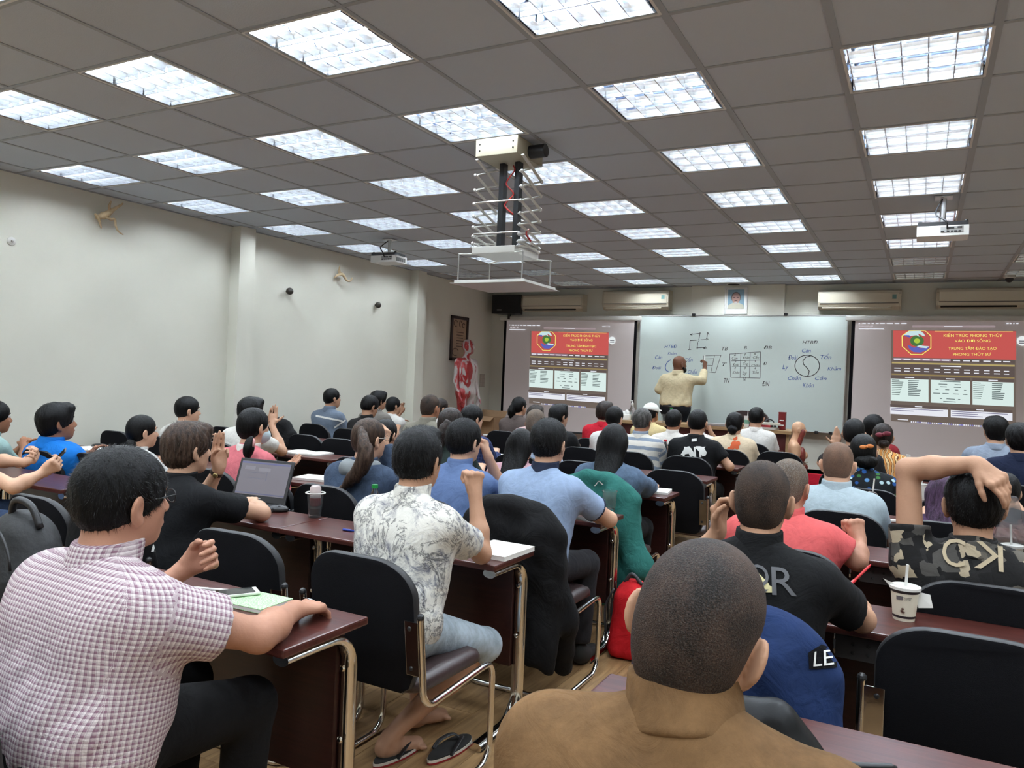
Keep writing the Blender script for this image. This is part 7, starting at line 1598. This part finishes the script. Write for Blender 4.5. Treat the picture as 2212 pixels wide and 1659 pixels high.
# table with red cloth and the anatomical torso
e = empty('side_table', (-0.78,6.02,0)); rc = plain('red_cloth', (168,24,44), bump=0.2)
b = B(); b.box((0,0,0.28), (0.62,0.50,0.56), bev=0.012); V = b.mesh('cloth', rc); obj('table_cloth', V, e); B().box((0,0,0.55), (0.60,0.48,0.02)).build('table_top', MT['tan_wood'], e); tag(e, 'small table under a red cloth below the whiteboard', 'table')
e_ = empty('plastic_tray', (-0.60,5.60,0.0)); 
b = B(); b.box((0,0,0.20), (0.34,0.26,0.40), bev=0.01); b.build('clear_bin', MT['glassy'], e_); b = B(); b.box((0,0,0.405), (0.36,0.28,0.012), bev=0.004); b.build('bin_lid', mat('bin_white',(0.8,0.76,0.76),0.4), e_); tag(e_, 'clear plastic bin in front of the red-clothed table', 'bin')
tm = at(1727,912,6.02); fx_ = Rz(-1.35); skm = mat('model_skin', lin((214,168,136)), 0.4)
hc = tm-np.array([0,0,0.085]); s7 = 0.78
g = lambda x, y, z: hc+fx_@(np.array([x,y,z])*s7)
zb = 0.565
def tz(x, y, z): return np.array([hc[0],hc[1],0])+fx_@np.array([x,y,0])+np.array([0,0,z])
tor = [cone(g(0,-0.02,-0.05), tz(0,-0.05,hc[2]-0.15), 0.045, 0.048, 0.03), cone(tz(-0.12,-0.05,hc[2]-0.20), tz(0.12,-0.05,hc[2]-0.20), 0.055, k=0.05), cone(tz(-0.07,-0.03,hc[2]-0.28), tz(0.07,-0.03,hc[2]-0.28), 0.085, k=0.05), ell(tz(-0.055,0.055,hc[2]-0.30), (0.05,0.05,0.05), None, 0.03), ell(tz(0.055,0.055,hc[2]-0.30), (0.05,0.05,0.05), None, 0.03), cone(tz(-0.05,-0.03,hc[2]-0.40), tz(0.05,-0.03,hc[2]-0.40), 0.075, k=0.06), cone(tz(-0.14,-0.05,hc[2]-0.21), tz(-0.155,-0.05,hc[2]-0.32), 0.045, 0.04, 0.03), cone(tz(0.14,-0.05,hc[2]-0.21), tz(0.155,-0.05,hc[2]-0.32), 0.045, 0.04, 0.03), half((0,0,zb),(0,0,-1),0.005)]
V, Q = solid(head_prims(hc, fx_, s7)+tor, 0.008); b0 = np.array([hc[0],hc[1],zb]); o = obj('anatomy_torso', quad_mesh('anatomy_torso', relax(V,Q)-b0, Q, skm)); o.location = tuple(b0); tag(o, 'bald anatomical torso model with opened neck and chest', 'anatomy model')
ms = mat('model_muscle', lin((122,52,44)), 0.45, var=(40,0.4)); ms2 = mat('model_rib', lin((196,176,150)), 0.5)
V, Q = solid([cone(g(0.05,0.045,-0.05), tz(0.035,0.0,hc[2]-0.17), 0.028, 0.030, 0.02), ell(g(0.06,0.05,-0.04), np.array([0.02,0.03,0.04]), fx_, 0.01)], 0.007); obj('neck_muscle', quad_mesh('neck_muscle', V-b0, Q, ms), o)
V, Q = solid([ell(tz(0.10,0.035,hc[2]-0.30), (0.04,0.05,0.10), None, 0.02), ell(tz(0.06,0.06,hc[2]-0.44), (0.05,0.045,0.06), None, 0.02)], 0.009); obj('organs', quad_mesh('organs', V-b0, Q, ms), o)
for q in range(4): B().tube([tz(0.115,-0.02,hc[2]-0.37-q*0.022)-b0, tz(0.12,0.06,hc[2]-0.375-q*0.022)-b0, tz(0.06,0.105,hc[2]-0.38-q*0.022)-b0], 0.005, 6).build('rib', ms2, o, smooth=True)
# muscle mannequin by the left wall
ml = mat('muscle_red', lin((188,60,62)), 0.4)
mm = bpy.data.materials.new('muscle_figure'); mm.use_nodes = True; nt = mm.node_tree; tcn = N(nt,'ShaderNodeTexCoord'); mpn = N(nt,'ShaderNodeMapping',{'Vector':tcn.outputs['Object'],'Scale':(1,1,0.35)}); nzn = N(nt,'ShaderNodeTexNoise',{'Vector':mpn.outputs[0],'Scale':9,'Detail':3,'Distortion':1.0})
rpn = N(nt,'ShaderNodeValToRGB',{'Fac':nzn.outputs[0]}); el_ = rpn.color_ramp.elements; el_[0].position = 0.52; el_[0].color = rgba(lin((190,64,66))); el_[1].position = 0.58; el_[1].color = rgba(lin((206,200,202))); q_ = el_.new(0.44); q_.color = rgba(lin((164,44,48)))
hx_ = N(nt,'ShaderNodeVectorMath',{0: tcn.outputs['Object'], 1: (-0.178,-0.984,0.0)}, operation='DOT_PRODUCT'); hf_ = N(nt,'ShaderNodeMapRange',{'Value': hx_.outputs['Value'],'From Min':-0.01,'From Max':0.01})
rp2 = N(nt,'ShaderNodeValToRGB',{'Fac':nzn.outputs[0]}); rp2.color_ramp.elements[0].position = 0.36; rp2.color_ramp.elements[0].color = rgba(lin((170,110,112))); rp2.color_ramp.elements[1].position = 0.44; rp2.color_ramp.elements[1].color = rgba(lin((214,204,204)))
nt.links.new(mixc(nt, hf_.outputs[0], rp2.outputs[0], rpn.outputs[0]), nt.nodes['Principled BSDF'].inputs['Base Color']); nt.nodes['Principled BSDF'].inputs['Roughness'].default_value = 0.35
mt_ = at(1013,733,6.75); yw = Rz(-1.75); hc = mt_-np.array([0,0,0.118]); K = lambda x, y, z: np.array([hc[0],hc[1],0])+yw@np.array([x,y,0])+np.array([0,0,z]); z0 = ZS; hh = hc[2]
pr_ = head_prims(hc, yw@Rz(0.35), 1.0)+[cone(hc+np.array([0,0,-0.05]), K(0,-0.04,hh-0.17), 0.05, 0.055, 0.03), cone(K(-0.17,-0.04,hh-0.24), K(0.17,-0.04,hh-0.24), 0.06, k=0.06), cone(K(-0.10,-0.01,hh-0.34), K(0.10,-0.01,hh-0.34), 0.112, k=0.08), cone(K(-0.075,-0.01,hh-0.45), K(0.075,-0.01,hh-0.45), 0.105, k=0.08), cone(K(-0.065,-0.02,hh-0.57), K(0.065,-0.02,hh-0.57), 0.10, k=0.08), cone(K(-0.085,-0.02,hh-0.72), K(0.085,-0.02,hh-0.72), 0.108, k=0.08)]
for s_ in (-1,1): pr_ += [cone(K(s_*0.19,-0.04,hh-0.25), K(s_*0.23,-0.03,hh-0.55), 0.052, 0.042, 0.03), cone(K(s_*0.23,-0.03,hh-0.55), K(s_*0.22,0.06,hh-0.80), 0.040, 0.026, 0.02), cone(K(s_*0.09,-0.02,hh-0.76), K(s_*0.10,0.0,hh-1.18), 0.085, 0.055, 0.04), cone(K(s_*0.10,0.0,hh-1.18), K(s_*0.10,-0.02,z0+0.10), 0.056, 0.036, 0.03), cone(K(s_*0.10,-0.04,z0+0.06), K(s_*0.11,0.14,z0+0.045), 0.036, 0.03, 0.02)]+hand_prims(K(s_*0.22,0.06,hh-0.80), (0,0,-1), yw@np.array([-s_,0.3,0]), s_, 'relaxed', 0.95)
V, Q = solid(pr_, 0.009); b0 = np.array([hc[0],hc[1],z0]); V = relax(V,Q); o = obj('muscle_mannequin', quad_mesh('muscle_mannequin', V-b0, Q, mm)); o.location = tuple(b0); tag(o, 'red and white muscle mannequin standing by the left wall', 'mannequin')
B().box((0,0,0.006), (0.40,0.40,0.012), bev=0.003).build('base_plate', MT['white'], o, loc=(0,0,0.0))
# cardboard box at the front left
p = at(1050,905,6.9); e = empty('cardboard_box', (p[0]-0.02,6.95,ZS)); kb = mat('cardboard', lin((160,128,98)), 0.8, var=(8,0.06))
for (x_, y_, dx, dy) in ((0,-0.17,0.46,0.006),(0,0.17,0.46,0.006),(-0.227,0,0.006,0.34),(0.227,0,0.006,0.34)): B().box((0,0,0), (dx,dy,0.68)).build('side', kb, e, loc=(x_,y_,0.34))
B().box((0,0,0.004), (0.45,0.33,0.006)).build('bottom', kb, e)
o = B().box((0,0,0), (0.46,0.14,0.006)).build('flap', kb, e, loc=(0,0.22,0.72), rot=(0.9,0,0)); B().box((0,0,0), (0.46,0.14,0.006)).build('flap', kb, e, loc=(0,-0.235,0.66), rot=(0.5,0,0)); tag(e, 'open cardboard box in the front left corner', 'box')
